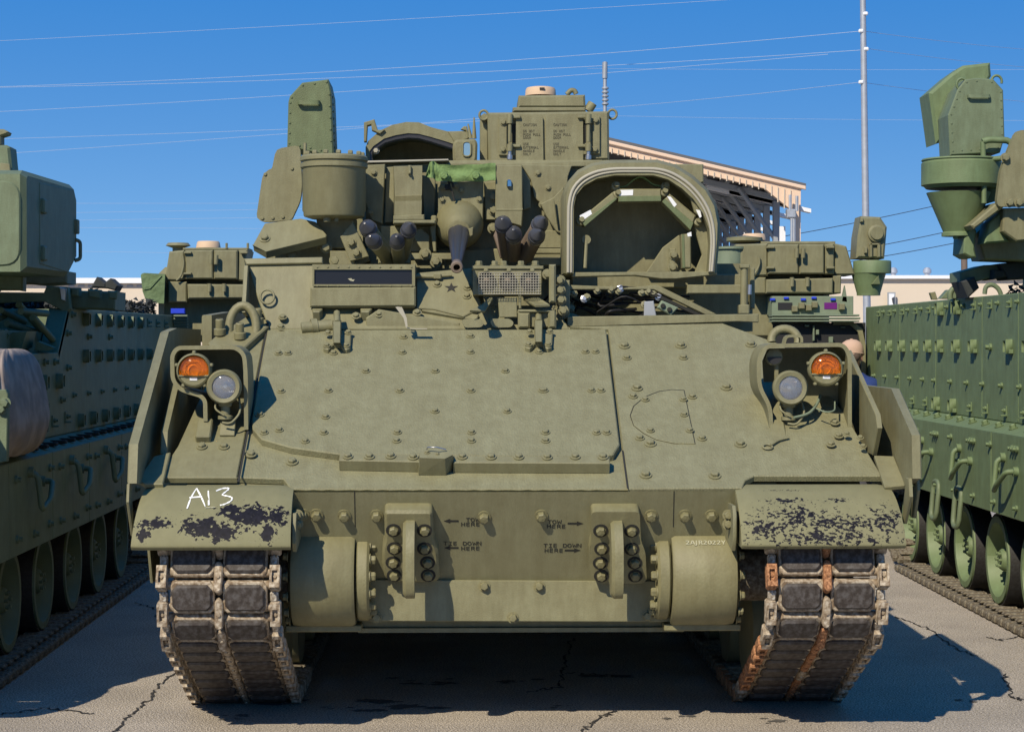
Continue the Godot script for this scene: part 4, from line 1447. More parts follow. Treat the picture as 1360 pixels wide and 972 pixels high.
	plate("well_cloth", at_all([856.0, 400.5, 868.4, 399.5, 872.1, 419.8, 855.6, 419.8], 10.36), 0.02, M.shed_grey, car, 0.004)

	var ctl := plate("control_box", at_all([873.3, 408.6, 879.5, 398.8, 901.7, 408.6, 891.9, 419.3], 10.34), 0.06, M.pale_green, car, 0.006)
	for q in [[880.7, 406.2], [889.4, 411.1]]:
		bolt(ctl, at(q[0], q[1], 10.338), Vector3(0, 0, 1), M.gap, 1.1, small_bolt_mesh, "switch")
	var rng := RandomNumberGenerator.new()
	rng.seed = 12
	st = S()
	for k in 26:
		var a := at(rng.randf_range(758, 862), rng.randf_range(388, 422), rng.randf_range(10.45, 10.8))
		tube(st, round_path(PackedVector3Array([a, a + Vector3(rng.randf_range(-0.2, 0.2), rng.randf_range(-0.05, 0.08), 0.05), a + Vector3(rng.randf_range(-0.3, 0.3), rng.randf_range(-0.06, 0.06), -0.05)]), 0.05, 3, false), rng.randf_range(0.004, 0.009), 5)
	kind(part("well_wiring", st, M.black, car), "stuff")
	for k in 14:
		var q := [[754.8, 388.9, 762.2, 390.1, 775.8, 397.5, 793.1, 386.4, 811.6, 385.2, 821.5, 386.9, 824.0, 384.0, 852.3, 388.9, 861.0, 387.7, 867.2, 390.1, 874.6, 395.1, 779.5, 395.1, 758.5, 409.9, 856.0, 404.9][k * 2], [754.8, 388.9, 762.2, 390.1, 775.8, 397.5, 793.1, 386.4, 811.6, 385.2, 821.5, 386.9, 824.0, 384.0, 852.3, 388.9, 861.0, 387.7, 867.2, 390.1, 874.6, 395.1, 779.5, 395.1, 758.5, 409.9, 856.0, 404.9][k * 2 + 1]]
		st = S()
		lathe(st, [Vector2(0, 0), Vector2(0.02, 0), Vector2(0.02, 0.012), Vector2(0.011, 0.015), Vector2(0.011, 0.03), Vector2(0, 0.03)], at(q[0], q[1], 10.44), Vector3(0, 0.2, 1), 8)
		part("well_fitting", st, M.steel if k % 4 == 2 else olive, car)


# ---------------------------------------------------------------- turret

func make_turret() -> void:
	var olive: Material = M.olive
	var st: SurfaceTool
	var o: Node3D
	# body
	plate("turret_body", at_all([482, 350, 480, 232, 492, 214, 640, 212, 800, 212, 815, 240, 812, 350], 11.06), 1.9, olive, car, 0.02, Vector3(0, 0, -1))
	plate("turret_ring", at_all([400, 368, 470, 330, 640, 330, 800, 330, 860, 368], 10.98), 1.7, M.olive, car, 0.01, Vector3(0, 0, -1))
	plate("turret_skirt", at_all([430, 350, 1000, 350, 1000, 440, 430, 440], 11.05), 0.3, M.olive, car, 0.0, Vector3(0, 0, -1))
	st = S()
	box(st, Vector3(-0.15, 2.40, 0.0), Vector3(1.75, 0.75, 1.3), 0.06)
	part("turret_rear", st, olive, car)
	# left shoulder: wedge armour, cheek plate, bracket
	var wedge := tilted(400, 330, 10.62, 0.9)
	o = plate("wedge_armour", on_all([335.8, 324.2, 351.3, 296.2, 399.0, 289.6, 418.7, 293.9, 433.5, 311.3, 432.5, 314.9, 352.9, 334.0], wedge), 0.05, olive, car, 0.004)
	st = S()
	loft(st, [on(334.5, 325, wedge), on(353, 334, wedge), on(432.5, 315, wedge), on(432, 320, lifted(wedge, -0.03))], [on(338, 330, lifted(wedge, -0.09)), on(354, 341, lifted(wedge, -0.06)), on(433.5, 321, lifted(wedge, -0.06)), on(433, 322, lifted(wedge, -0.09))])
	part("wedge_edge", st, olive, o)
	bolt(o, on(351, 317, lifted(wedge, 0.0)), wedge.normal, olive, 1.4)
	plate("wedge_under", at_all([352.9, 338.3, 433.5, 320.2, 464.8, 307.0, 474.7, 310.3, 491.1, 346.5, 461.5, 359.7, 352.9, 359.7], 10.86), 0.3, M.olive, car)
	o = plate("bracket_plate", at_all([451.6, 314.3, 468.1, 293.9, 489.8, 340.6, 464.8, 347.2], 10.70), 0.03, olive, car)
	for q in [[466.4, 321.9], [473.3, 335.7]]:
		bolt(o, at(q[0], q[1], 10.70), Vector3(0, 0, 1), olive, 0.9, stud_mesh)
	bolts_at(car, [445.0, 345.9, 432.9, 328.4, 387.5, 339.0], 10.75, olive, 1.1, stud_mesh)
	bar("lower_bracket", 438, 333, 470, 352, 10.72, 0.2, olive, car)
	o = plate("cheek_plate", round_path(at_all([366.1, 197.5, 398.3, 192.2, 400.9, 244.5, 399.0, 265.9, 387.5, 290.6, 384.2, 292.2, 350.3, 295.5, 339.7, 289.9, 348.3, 232.0, 356.9, 224.8, 360.8, 223.8], 10.92), 0.03, 2), 0.05, olive, car, 0.008)
	for q in [[348.0, 289.9], [361.8, 289.3], [375.3, 288.0], [351.9, 231.4], [387.5, 223.8]]:
		bolt(o, at(q[0], q[1], 10.92), Vector3(0, 0, 1), olive, 0.8, small_bolt_mesh)
	# independent viewer: drum and head
	var dc := at(443.5, 291, 10.75)
	st = S()
	lathe(st, [Vector2(0, 0), Vector2(0.12, 0), Vector2(0.158, 0.012), Vector2(0.163, 0.02), Vector2(0.163, 0.035), Vector2(0.169, 0.045), Vector2(0.169, 0.262), Vector2(0.172, 0.268), Vector2(0.179, 0.272), Vector2(0.179, 0.293), Vector2(0.170, 0.297), Vector2(0.170, 0.304), Vector2(0.180, 0.308), Vector2(0.180, 0.326), Vector2(0.172, 0.335), Vector2(0, 0.338)], dc, Vector3.UP, 44)
	o = part("viewer_drum", st, olive, car)
	for k in 14:
		var t := TAU * k / 14.0
		block("clamp", dc + Vector3(cos(t) * 0.15, 0.345, sin(t) * 0.15), Vector3(0.026, 0.022, 0.026), olive, o, 0.005)
	st = S()
	rod(st, dc + Vector3(-0.15, 0.34, 0.05), dc + Vector3(-0.15, 0.40, 0.05), 0.009, 8)
	part("drum_fitting", st, olive, o)
	st = S()
	rod(st, dc + Vector3(-0.03, -0.02, 0.1), dc + Vector3(-0.03, 0.01, 0.1), 0.02, 8)
	part("drum_fitting", st, olive, o)
	st = S()
	rod(st, dc + Vector3(0.02, -0.02, 0.1), dc + Vector3(0.02, 0.01, 0.1), 0.012, 8)
	part("drum_fitting", st, olive, o)
	bar("drum_pedestal", 420, 288, 470, 330, 10.8, 0.3, M.olive, car)
	viewer_head(car, at_all([382.5, 135.3, 384.5, 127.7, 400.9, 109.6, 435.8, 105.0, 439.8, 122.8, 443.1, 209.0, 380.9, 195.2], 11.0), 0.34, M.olive_green)
	# plates across the face, from left to right
	o = plate("face_plate", at_all([486.2, 218.9, 511.3, 217.9, 507.8, 297.7, 493.4, 292.0, 484.1, 265.2], 10.95), 0.04, olive, car)
	bolts_at(o, [496.0, 228.8, 492.3, 281.7], 10.95, olive, 1.0)
	plate("face_plate", at_all([512.9, 222.0, 524.2, 221.0, 523.2, 295.1, 510.5, 296.5], 11.0), 0.03, olive, car)
	plate("face_plate", at_all([560.2, 232.3, 578.4, 236.4, 577.1, 292.0, 562.3, 292.0], 11.0), 0.03, olive, car)
	st = S()
	loft(st, at_all([522.8, 221.0, 560.7, 220.0, 560.2, 259.1, 524.4, 259.5], 10.78), at_all([522.2, 220.6, 560.7, 219.5, 560.7, 265.2, 522.8, 265.2], 11.0))
	loft(st, at_all([524.4, 259.5, 560.2, 259.1, 559.4, 285.8, 523.6, 285.8], 10.782), at_all([522.8, 261.1, 560.7, 260.1, 560.7, 286.8, 522.4, 286.8], 10.99))
	o = part("sensor_hood", st, olive, car)
	plate("hood_front_panel", PackedVector3Array([at(524.5, 259.7, 10.775), at(560, 259, 10.775), at(559.4, 285.5, 10.80), at(524, 285.8, 10.80)]), 0.01, M.olive_cast, o, 0.002)
	plate("hood_sill", at_all([522.2, 286.2, 563.3, 284.8, 563.3, 292.0, 522.2, 292.0], 10.76), 0.2, olive, o)
	st = S()
	box(st, at(480 + 310 / 4.86, 150 + 368 / 4.86, 10.77), Vector3(0.018, 0.05, 0.02), 0.004)
	rod(st, at(480 + 308 / 4.86, 150 + 385 / 4.86, 10.755), at(480 + 316 / 4.86, 150 + 385 / 4.86, 10.755), 0.009, 8)
	part("hood_latch", st, M.olive, o)
	bar("hood_foot", 522, 292, 578, 297, 10.75, 0.25, olive, car)
	bar("face_bar", 505, 300, 580, 335, 10.93, 0.1, olive, car)
	plate("face_bracket", at_all([548.9, 306.4, 558.2, 302.3, 570.1, 312.6, 570.1, 338.3, 564.4, 339.3, 548.9, 314.6], 10.85), 0.02, olive, car)
	plate("face_bracket", at_all([570.5, 300.2, 578.8, 298.1, 579.2, 334.2, 575.7, 334.2], 10.85), 0.02, olive, car)
	bar("base_strip", 500, 336, 612, 345, 10.84, 0.06, olive, car)
	bolts_at(car, [578.8, 347.1, 564.4, 337.2], 10.84, olive, 1.1, stud_mesh)
	# mantlet
	o = plate("mantlet_panel", at_all([581.2, 240.5, 642.1, 240.1, 641.3, 294.0, 581.2, 294.0], 10.93), 0.05, olive, car)
	bolts_at(o, [587.0, 264.8, 612.7, 252.5, 637.0, 264.2, 588.6, 248.4, 605.5, 246.3], 10.93, olive, 1.0)
	var mc := at(609.5, 299.0, 10.93)
	var muzzle := at(606.5, 355.0, 9.75)
	var g := (muzzle - mc).normalized()
	st = S()
	lathe(st, [Vector2(0.128, -0.06), Vector2(0.134, 0.0), Vector2(0.131, 0.05), Vector2(0.118, 0.12), Vector2(0.098, 0.185), Vector2(0.076, 0.235), Vector2(0.066, 0.245), Vector2(0.062, 0.262), Vector2(0.052, 0.265), Vector2(0, 0.262)], mc - g * 0.05, g, 40)
	o = part("mantlet", st, M.olive_cast, car)
	block("mantlet_lug", mc + Vector3(-0.135, 0.02, 0.06), Vector3(0.03, 0.055, 0.05), M.olive_cast, o, 0.006)
	plate("mantlet_tab", at_all([622.0, 303.9, 628.6, 301.2, 627.7, 312.6, 624.0, 314.6], 10.64), 0.015, M.olive_cast, o, 0.003)
	var base := mc + g * 0.20
	st = S()
	var gx := axes(g)
	var long := base.distance_to(muzzle)
	for k in 3:                                  # fluted sleeve of three ribs round the barrel
		var off: Vector3 = gx.x * [-0.026, 0.0, 0.026][k] - gx.y * [0.0, 0.018, 0.0][k]
		lathe(st, [Vector2(0, 0), Vector2(0.03, 0.0), Vector2(0.029, long * 0.25), Vector2(0.012, long * 0.84), Vector2(0.0, long * 0.86)], base + off, (muzzle - base - off * 0.55).normalized(), 14)
	lathe(st, [Vector2(0, 0), Vector2(0.04, 0.0), Vector2(0.034, long * 0.3), Vector2(0.016, long * 0.86), Vector2(0.016, long * 0.94)], base, g, 20)
	o = part("gun_barrel", st, M.gun_metal, car)
	st = S()
	lathe(st, [Vector2(0.015, -0.10), Vector2(0.024, -0.09), Vector2(0.03, -0.02), Vector2(0.03, 0.0), Vector2(0.025, 0.006), Vector2(0.0165, 0.006), Vector2(0.0165, -0.09), Vector2(0, -0.09)], muzzle, g, 24)
	part("muzzle", st, M.launcher_brown, o)
	st = S()
	tube(st, round_path(at_all([595.2, 238.5, 597.3, 248.8, 601.4, 257.0, 603.5, 267.3], 10.86), 0.03, 3, false), 0.006, 6)
	tube(st, round_path(at_all([594.2, 239.5, 601.4, 243.6, 601.8, 248.8], 10.86), 0.03, 3, false), 0.006, 6)
	box(st, at(480 + 555 / 4.86, 150 + 480 / 4.86, 10.88), Vector3(0.03, 0.03, 0.04), 0.005)
	part("tie_cord", st, M.gap, car)
	# right of the gun
	o = plate("face_plate", at_all([642.6, 241.6, 659.0, 240.5, 658.2, 292.0, 644.6, 292.0], 10.97), 0.03, olive, car)
	bolts_at(o, [654.9, 261.1, 655.3, 279.0, 654.5, 303.3], 10.97, olive, 1.0, stud_mesh)
	o = plate("latched_box", at_all([658.5, 219.3, 693.5, 219.3, 694.2, 279.4, 692.8, 300.4, 657.8, 289.9, 657.8, 279.4], 10.85), 0.2, olive, car)
	plate("box_lower_face", PackedVector3Array([at(658, 279, 10.845), at(694, 279, 10.845), at(694, 300, 10.93), at(658, 292, 10.93)]), 0.02, olive, o)
	block("box_latch", at(620 + 160 / 2.858, 80 + 468 / 2.858, 10.84), Vector3(0.025, 0.04, 0.025), M.silver, o, 0.005)
	plate("face_plate", at_all([691.7, 220.0, 704.0, 239.2, 705.0, 275.9, 695.2, 279.4, 693.5, 247.9], 10.94), 0.03, olive, car)
	o = plate("face_plate", at_all([691.7, 218.2, 760.0, 220.0, 754.7, 234.0, 751.2, 275.9, 725.0, 275.9, 709.2, 261.9, 705.0, 239.2], 11.0), 0.04, olive, car)
	bolts_at(o, [698.7, 239.2, 714.5, 229.8, 727.8, 249.0, 719.7, 271.7, 655.0, 260.2], 11.0, olive, 0.9)
	plate("sloped_plate", at_all([718.0, 270.7, 735.5, 261.9, 748.8, 247.9, 748.1, 310.9, 739.0, 307.4, 725.0, 286.4], 10.93), 0.03, olive, car)
	st = S()
	rod(st, at(735, 265, 10.9), at(739, 298, 10.9), 0.006, 6)
	part("lever", st, olive, car)
	bar("lower_bar", 693, 330, 748, 337, 10.84, 0.06, olive, car)
	bar("lower_bar", 697, 306, 748, 330, 10.95, 0.06, olive, car)
	bar("base_strip", 700, 342, 752, 353, 10.80, 0.06, olive, car)
	# smoke grenade launchers
	smoke_launcher([[487.8, 299.2], [494.8, 315.6], [542.8, 301.2], [527.3, 316.3]], [[513, 337], [518, 347], [532, 346], [530, 350]], [12.0, 11.0, 11.0, 10.5], M.olive)
	smoke_launcher([[668.1, 294.0], [682.2, 307.2], [717.9, 293.2], [713.8, 308.8]], [[674, 336], [682, 340], [693, 338], [698, 342]], [12.0, 11.5, 11.5, 11.5], M.launcher_brown)
	bar("launcher_bracket", 502, 334, 545, 350, 10.78, 0.12, M.olive, car)
	plate("launcher_bracket", at_all([658.7, 304.7, 669.4, 335.1, 692.4, 334.3, 704.0, 336.0, 702.3, 345.8, 674.3, 345.3, 664.4, 341.7, 655.4, 312.9], 10.86), 0.08, M.launcher_brown, car)
	driver_hatch()
	sight_box()
	roof_fittings()


func viewer_head(parent: Node, p: PackedVector3Array, deep: float, m: Material) -> Node3D:
	var st := S()
	var back := PackedVector3Array()
	for i in p.size():
		back.append(p[i] + Vector3(0.0, -0.01, -deep))
	slab(st, p, Vector3(0, 0, -deep), 0.008)
	var o := part("viewer_head", st, m, parent)
	var c := Vector3.ZERO
	for v in p:
		c += v / p.size()
	for i in p.size():
		var a := p[i].lerp(c, 0.10)
		var b := p[(i + 1) % p.size()].lerp(c, 0.10)
		var n := int(maxf(1.0, a.distance_to(b) / 0.055))
		for k in n:
			bolt(o, a.lerp(b, float(k) / n), Vector3(0, 0, 1), m, 0.5, small_bolt_mesh, "rivet")
	# rivets down the side that faces inboard
	var ra := p[4] if p.size() > 4 else p[0]
	var rb := p[5] if p.size() > 5 else p[1]
	for k in 9:
		bolt(o, ra.lerp(rb, (k + 0.5) / 9.0) + Vector3(0.002, 0, -0.05), Vector3(1, 0, 0), m, 0.6, small_bolt_mesh, "rivet")
	st = S()
	var w := p[0].distance_to(p[4] if p.size() > 4 else p[1])
	var y := lerpf(p[0].y, c.y, 0.45)
	strap(st, round_path(PackedVector3Array([Vector3(c.x - w * 0.22, y + 0.02, c.z + 0.001), Vector3(c.x - w * 0.22, y + 0.02, c.z + 0.03), Vector3(c.x + w * 0.24, y + 0.02, c.z + 0.03), Vector3(c.x + w * 0.24, y + 0.02, c.z + 0.001)]), 0.012, 2, false), 0.01, Vector3(0, -0.022, 0))
	part("head_handle", st, m, o)
	return o


func smoke_launcher(caps: Array, feet: Array, radii: Array, m: Material) -> void:
	for k in caps.size():
		var a := at(caps[k][0], caps[k][1] + 3.0, 10.56)
		var b := at(feet[k][0], feet[k][1], 10.82)
		var r: float = radii[k] * 10.55 / FOCAL * 0.93
		var up := (a - b).normalized()
		var st := S()
		rod(st, b, a, r * 0.93, 20)
		var o := part("smoke_tube", st, m, car)
		st = S()
		lathe(st, [Vector2(r * 0.99, -0.03), Vector2(r * 1.07, -0.028), Vector2(r * 1.07, -0.016), Vector2(r, -0.012), Vector2(r, 0.006), Vector2(r * 0.93, 0.016), Vector2(r * 0.24, 0.046), Vector2(r * 0.16, 0.052), Vector2(0, 0.053)], a, up, 22)
		part("rubber_cap", st, M.rubber_cap, o)
		st = S()
		lathe(st, [Vector2(r * 0.96, -0.05), Vector2(r * 1.0, -0.048), Vector2(r * 1.0, -0.043), Vector2(r * 0.96, -0.04)], a, up, 20)
		part("retaining_band", st, M.steel if k % 2 else m, o)


func driver_hatch() -> void:
	var olive: Material = M.olive
	var d := 10.40
	var deep := 0.38
	var back := Vector3(0, 0, -deep)
	var outer := at_all([748.6, 363.0, 749.1, 256.8, 754.3, 240.7, 767.2, 225.9, 786.9, 216.3, 811.6, 212.3, 873.3, 211.9, 898.0, 218.5, 921.5, 233.3, 940.0, 250.6, 951.9, 271.6, 956.8, 296.3, 955.8, 318.5, 951.9, 361.7], d + 0.05)
	var rim := at_all([751.9, 363.0, 752.3, 258.3, 757.3, 243.2, 769.6, 229.1, 788.4, 219.8, 812.1, 216.3, 872.8, 215.8, 896.0, 222.2, 918.8, 236.5, 937.0, 252.8, 948.6, 273.1, 953.3, 296.8, 952.6, 318.5, 948.9, 361.7], d)
	var inner := at_all([761.7, 363.0, 762.2, 274.1, 765.2, 259.3, 775.8, 246.4, 793.1, 237.0, 816.5, 232.6, 868.4, 232.6, 888.1, 238.3, 906.7, 250.6, 921.5, 264.7, 933.8, 282.7, 942.0, 303.7, 943.5, 323.5, 941.2, 361.7], d)
	var st := S()
	frame(st, rim, inner, back, false)
	group_no += 1
	for i in rim.size() - 1:
		var out := outer[i] + outer[i + 1] - inner[i] - inner[i + 1]
		face(st, [outer[i], outer[i + 1], rim[i + 1], rim[i]], out + Vector3(0, 0, 0.2), group_no)
		face(st, [outer[i], outer[i + 1], outer[i + 1] + back, outer[i] + back], out, group_no + 1)
	group_no += 2
	var o := part("hatch_cover", st, olive, car)
	var panel := PackedVector3Array()
	for v in inner:
		panel.append(v + back * 0.95)
	plate("cover_lining", panel, 0.02, M.olive, o, 0.0)
	st = S()
	var seal := round_path(at_all([754.8, 361.7, 755.3, 271.6, 760.2, 250.6, 772.1, 237.0, 790.6, 227.9, 814.1, 224.0, 872.8, 224.0, 892.6, 229.1, 914.1, 242.5, 930.1, 259.3, 942.0, 278.5, 947.9, 300.7, 948.9, 323.5, 945.9, 360.5], d - 0.002), 0.06, 3, false)
	tube(st, seal, 0.0085, 8)
	part("rubber_seal", st, M.seal, o)
	st = S()
	tube(st, round_path(at_all([758.8, 361.7, 759.3, 272.8, 763.2, 254.8, 774.6, 241.5, 792.3, 232.1, 815.3, 227.7, 870.9, 227.7, 890.1, 233.1, 910.4, 246.4, 925.7, 261.7, 937.5, 280.5, 944.4, 301.7, 945.4, 323.5, 943.0, 360.5], d - 0.002), 0.06, 3, false), 0.006, 8)
	part("rubber_seal", st, M.seal, o)
	# periscope blocks
	var blocks := [[769.1, 291.9, 814.1, 254.8, 819.5, 264.7, 777.0, 300.7], [821.5, 250.6, 878.3, 250.6, 878.3, 267.2, 821.5, 267.9], [879.5, 267.9, 890.1, 257.3, 924.7, 286.4, 917.3, 305.7], [904.9, 311.1, 917.8, 309.9, 918.3, 356.0, 906.7, 356.0]]
	var stickers := [[769.6, 286.4, 784.4, 278.5, 786.4, 284.0, 773.3, 293.3], [822.0, 252.3, 841.2, 251.9, 840.7, 259.3, 822.5, 259.8], [886.2, 260.5, 891.1, 261.2, 899.3, 271.6, 895.6, 275.3], [912.8, 309.9, 918.3, 307.7, 918.8, 313.6, 913.8, 314.1]]
	for k in 4:
		var b := plate("periscope", at_all(blocks[k], d + 0.06), 0.12, olive, o, 0.006)
		plate("sticker", at_all(stickers[k], d + 0.058), 0.002, M.sticker, b, 0.0)
		var low := at_all([[773.3, 295.1, 818.5, 261.7, 819.5, 264.7, 777.0, 300.7], [821.5, 260.5, 878.3, 259.8, 878.3, 267.2, 821.5, 267.9], [879.5, 267.9, 883.2, 263.7, 921.5, 295.8, 917.3, 305.7], [905.9, 311.1, 909.1, 311.1, 910.4, 356.0, 906.7, 356.0]][k], d + 0.057)
		plate("periscope_edge", low, 0.006, M.olive_green, b, 0.002)
	for q in [[816.5, 248.9], [818.5, 259.3], [882.7, 249.4], [880.7, 256.8], [925.7, 296.3], [770.1, 295.1]]:
		st = S()
		lathe(st, [Vector2(0, 0), Vector2(0.024, 0), Vector2(0.024, 0.025), Vector2(0.014, 0.03), Vector2(0.014, 0.05), Vector2(0, 0.05)], at(q[0], q[1], d + 0.1), Vector3(0.2, 0.3, 1), 10)
		part("clamp_knob", st, olive, o)
	plate("strap_bracket", at_all([916.5, 260.5, 921.5, 259.3, 932.6, 279.0, 931.4, 288.9, 922.7, 281.5], d + 0.03), 0.03, olive, o)
	plate("bracket_label", at_all([924.7, 278.5, 930.1, 279.0, 932.1, 287.7, 929.6, 289.4], d + 0.027), 0.002, M.sticker, o, 0.0)
	st = S()
	var web := round_path(at_all([814.1, 248.1, 831.4, 248.1, 838.8, 240.7, 848.6, 234.6, 856.0, 235.8, 868.4, 245.7, 878.3, 246.9], d + 0.10), 0.05, 3, false)
	strap(st, web, 0.006, Vector3(0, 0, -0.04))
	part("web_strap", st, M.green_cloth, o)
	st = S()
	rod(st, at(740 + 155 / 4.05, 200 + 480 / 4.05, d + 0.13), at(740 + 150 / 4.05, 200 + 632 / 4.05, d + 0.11), 0.012, 10)
	lathe(st, [Vector2(0, 0), Vector2(0.024, 0), Vector2(0.024, 0.04), Vector2(0, 0.04)], at(740 + 155 / 4.05, 200 + 480 / 4.05, d + 0.16), Vector3(0, 0, 1), 14)
	part("hatch_handle", st, olive, o)
	o = plate("hinge_gusset", at_all([858.5, 361.7, 880.7, 328.4, 901.7, 312.3, 904.9, 313.6, 904.2, 348.1, 912.8, 361.7], d + 0.16), 0.03, olive, o)
	bar("hinge_arm", 740 + 605 / 4.05, 200 + 525 / 4.05, 740 + 640 / 4.05, 200 + 680 / 4.05, d + 0.12, 0.04, olive, o)
	for q in [[894.8, 338.3], [893.6, 354.8]]:
		bolt(o, at(q[0], q[1], d + 0.12), Vector3(0, 0, 1), olive, 0.9, stud_mesh)
	plate("lining_edge", at_all([921.5, 298.8, 935.1, 288.9, 943.0, 318.5, 941.2, 361.7, 922.7, 361.7, 932.6, 338.3], d + 0.1), 0.02, olive, o)
	plate("hatch_sill_plate", at_all([759.8, 361.7, 952.3, 360.5, 952.3, 364.9, 898.0, 370.4, 878.3, 370.4, 843.7, 365.9, 759.8, 367.9], d + 0.02), 0.1, olive, o)


func sight_box() -> void:
	var olive: Material = M.olive
	var d := 11.15
	var o := plate("sight_box", at_all([647.3, 149.3, 808.9, 147.5, 809.6, 212.3, 648.7, 217.2], d), 0.75, olive, car, 0.012, Vector3(0, 0, -1))
	plate("sight_side", at_all([637.5, 155.2, 647.3, 151.7, 648.0, 216.5, 639.2, 214.7, 637.5, 209.5], d + 0.1), 0.3, olive, car)
	plate("side_ear", at_all([638.2, 153.5, 643.1, 150.0, 647.3, 152.1, 647.3, 158.7, 639.2, 158.7], d + 0.05), 0.05, olive, car)
	for q in [[685.4, 154.2, 720.8, 153.5, 721.8, 213.0, 719.4, 216.5, 687.2, 215.8, 685.1, 213.0], [725.3, 153.1, 774.3, 153.5, 774.7, 213.0, 771.9, 215.8, 727.1, 217.2, 725.0, 214.4]]:
		plate("sight_door", round_path(at_all(q, d - 0.02), 0.01, 2), 0.018, olive, o, 0.004)
	for q in [[662.7, 155.9, 685.1, 154.2, 685.1, 158.7, 673.2, 161.2, 673.2, 195.5, 685.1, 197.2, 684.7, 206.7, 662.7, 206.0], [774.0, 158.7, 797.0, 154.2, 797.0, 204.2, 774.0, 205.3, 774.0, 197.2, 787.2, 195.5, 787.2, 164.0]]:
		plate("hinge_panel", at_all(q, d - 0.018), 0.016, olive, o, 0.003)
	for k in 2:
		var x: float = 620.0 + [163.0, 462.0][k] / 2.858
		var st := S()
		for y in [[205, 240, 0.017], [245, 310, 0.010], [318, 345, 0.017]]:
			rod(st, at(x, 80 + y[0] / 2.858, d - 0.045), at(x, 80 + y[1] / 2.858, d - 0.045), y[2], 12)
		box(st, at(x + (6.0 if k == 0 else -6.0), 80 + 215 / 2.858, d - 0.03), Vector3(0.07, 0.018, 0.02), 0.004)
		box(st, at(x + (6.0 if k == 0 else -6.0), 80 + 325 / 2.858, d - 0.03), Vector3(0.07, 0.018, 0.02), 0.004)
		part("hinge_rod", st, olive, o)
		st = S()
		lathe(st, [Vector2(0, 0), Vector2(0.011, 0), Vector2(0.011, 0.02), Vector2(0.017, 0.022), Vector2(0.017, 0.045), Vector2(0.01, 0.048), Vector2(0.009, 0.08), Vector2(0, 0.08)], at(x, 80 + 345 / 2.858, d - 0.045), Vector3.DOWN, 14)
		part("hinge_bolt", st, M.steel, o)
		bar("slot", x + (3.0 if k == 0 else -7.0), 80 + 240 / 2.858, x + (7.5 if k == 0 else -3.5), 80 + 312 / 2.858, d - 0.003, 0.002, M.gap, o, 0.0)
	bolts_at(o, [668.3, 162.2, 667.9, 198.3, 791.4, 159.8, 790.4, 198.3], d - 0.018, olive, 1.0)
	var words := ["CAUTION", "DO NOT", "PUSH PULL", "DOOR", "USE", "EXTERNAL", "HANDLE", "ONLY"]
	var rows := [241, 265, 278, 290, 314, 327, 340, 352]
	for k in 2:
		for i in words.size():
			lettering(words[i], at(620 + [213.0, 328.0][k] / 2.858, 80 + (rows[i] + 4) / 2.858, d - 0.0205), Vector3.RIGHT, Vector3.UP, 0.0135, M.faded_stencil, o, "door_lettering", true, false)
	st_roof_of_sight(o, d)


func st_roof_of_sight(o: Node3D, d: float) -> void:
	var olive: Material = M.olive
	plate("sight_lid_base", at_all([681.2, 142.3, 777.5, 142.3, 778.2, 147.9, 681.6, 147.9], d + 0.04), 0.5, olive, o, 0.006, Vector3(0, 0, -1))
	plate("sight_lid", at_all([688.9, 126.5, 777.1, 125.5, 778.2, 143.0, 687.9, 143.0], d + 0.07), 0.42, olive, o, 0.012, Vector3(0, 0, -1))
	var st := S()
	var c := at(718, 127.5, d + 0.28)
	lathe(st, [Vector2(0.088, 0), Vector2(0.085, 0.035), Vector2(0.078, 0.046), Vector2(0.06, 0.05), Vector2(0, 0.051)], c, Vector3.UP, 32)
	part("round_antenna", st, M.tan, o)
	block("antenna_mark", at(720, 117.5, d + 0.19), Vector3(0.028, 0.012, 0.004), M.black, o, 0.0)
	st = S()
	rod(st, at(620 + 460 / 2.858, 80 + 192 / 2.858, d + 0.1), at(620 + 478 / 2.858, 80 + 163 / 2.858, d + 0.1), 0.026, 12)
	part("lid_fitting", st, olive, o)
	st = S()
	tube(st, round_path(at_all([753.0, 125.5, 758.2, 119.5, 763.5, 120.2, 765.2, 124.8], d + 0.1), 0.02, 3, false), 0.014, 8)
	part("lid_fitting", st, olive, o)
	for q in [[64, 208], [553, 205]]:
		st = S()
		tube(st, arc(at(620 + q[0] / 2.858, 80 + q[1] / 2.858, d + 0.05), Vector3(0.024, 0, 0), Vector3(0, 0.026, 0), 0, 360, 14), 0.007, 8)
		part("lifting_ring", st, olive, o)
	# whip aerial behind
	st = S()
	rod(st, at(803.5, 200, 12.6), at(803.5, 82, 12.6), 0.012, 8)
	for k in 5:
		lathe(st, [Vector2(0.012, 0), Vector2(0.022, 0.006), Vector2(0.022, 0.014), Vector2(0.012, 0.02)], at(804, 140.0 - k * 5.2, 12.6), Vector3(0.0, 1, 0), 10)
	lathe(st, [Vector2(0.012, 0), Vector2(0.017, 0.0), Vector2(0.017, 0.1), Vector2(0, 0.1)], at(803.5, 104.0, 12.6), Vector3.UP, 10)
	part("whip_aerial", st, M.galvanised, car)


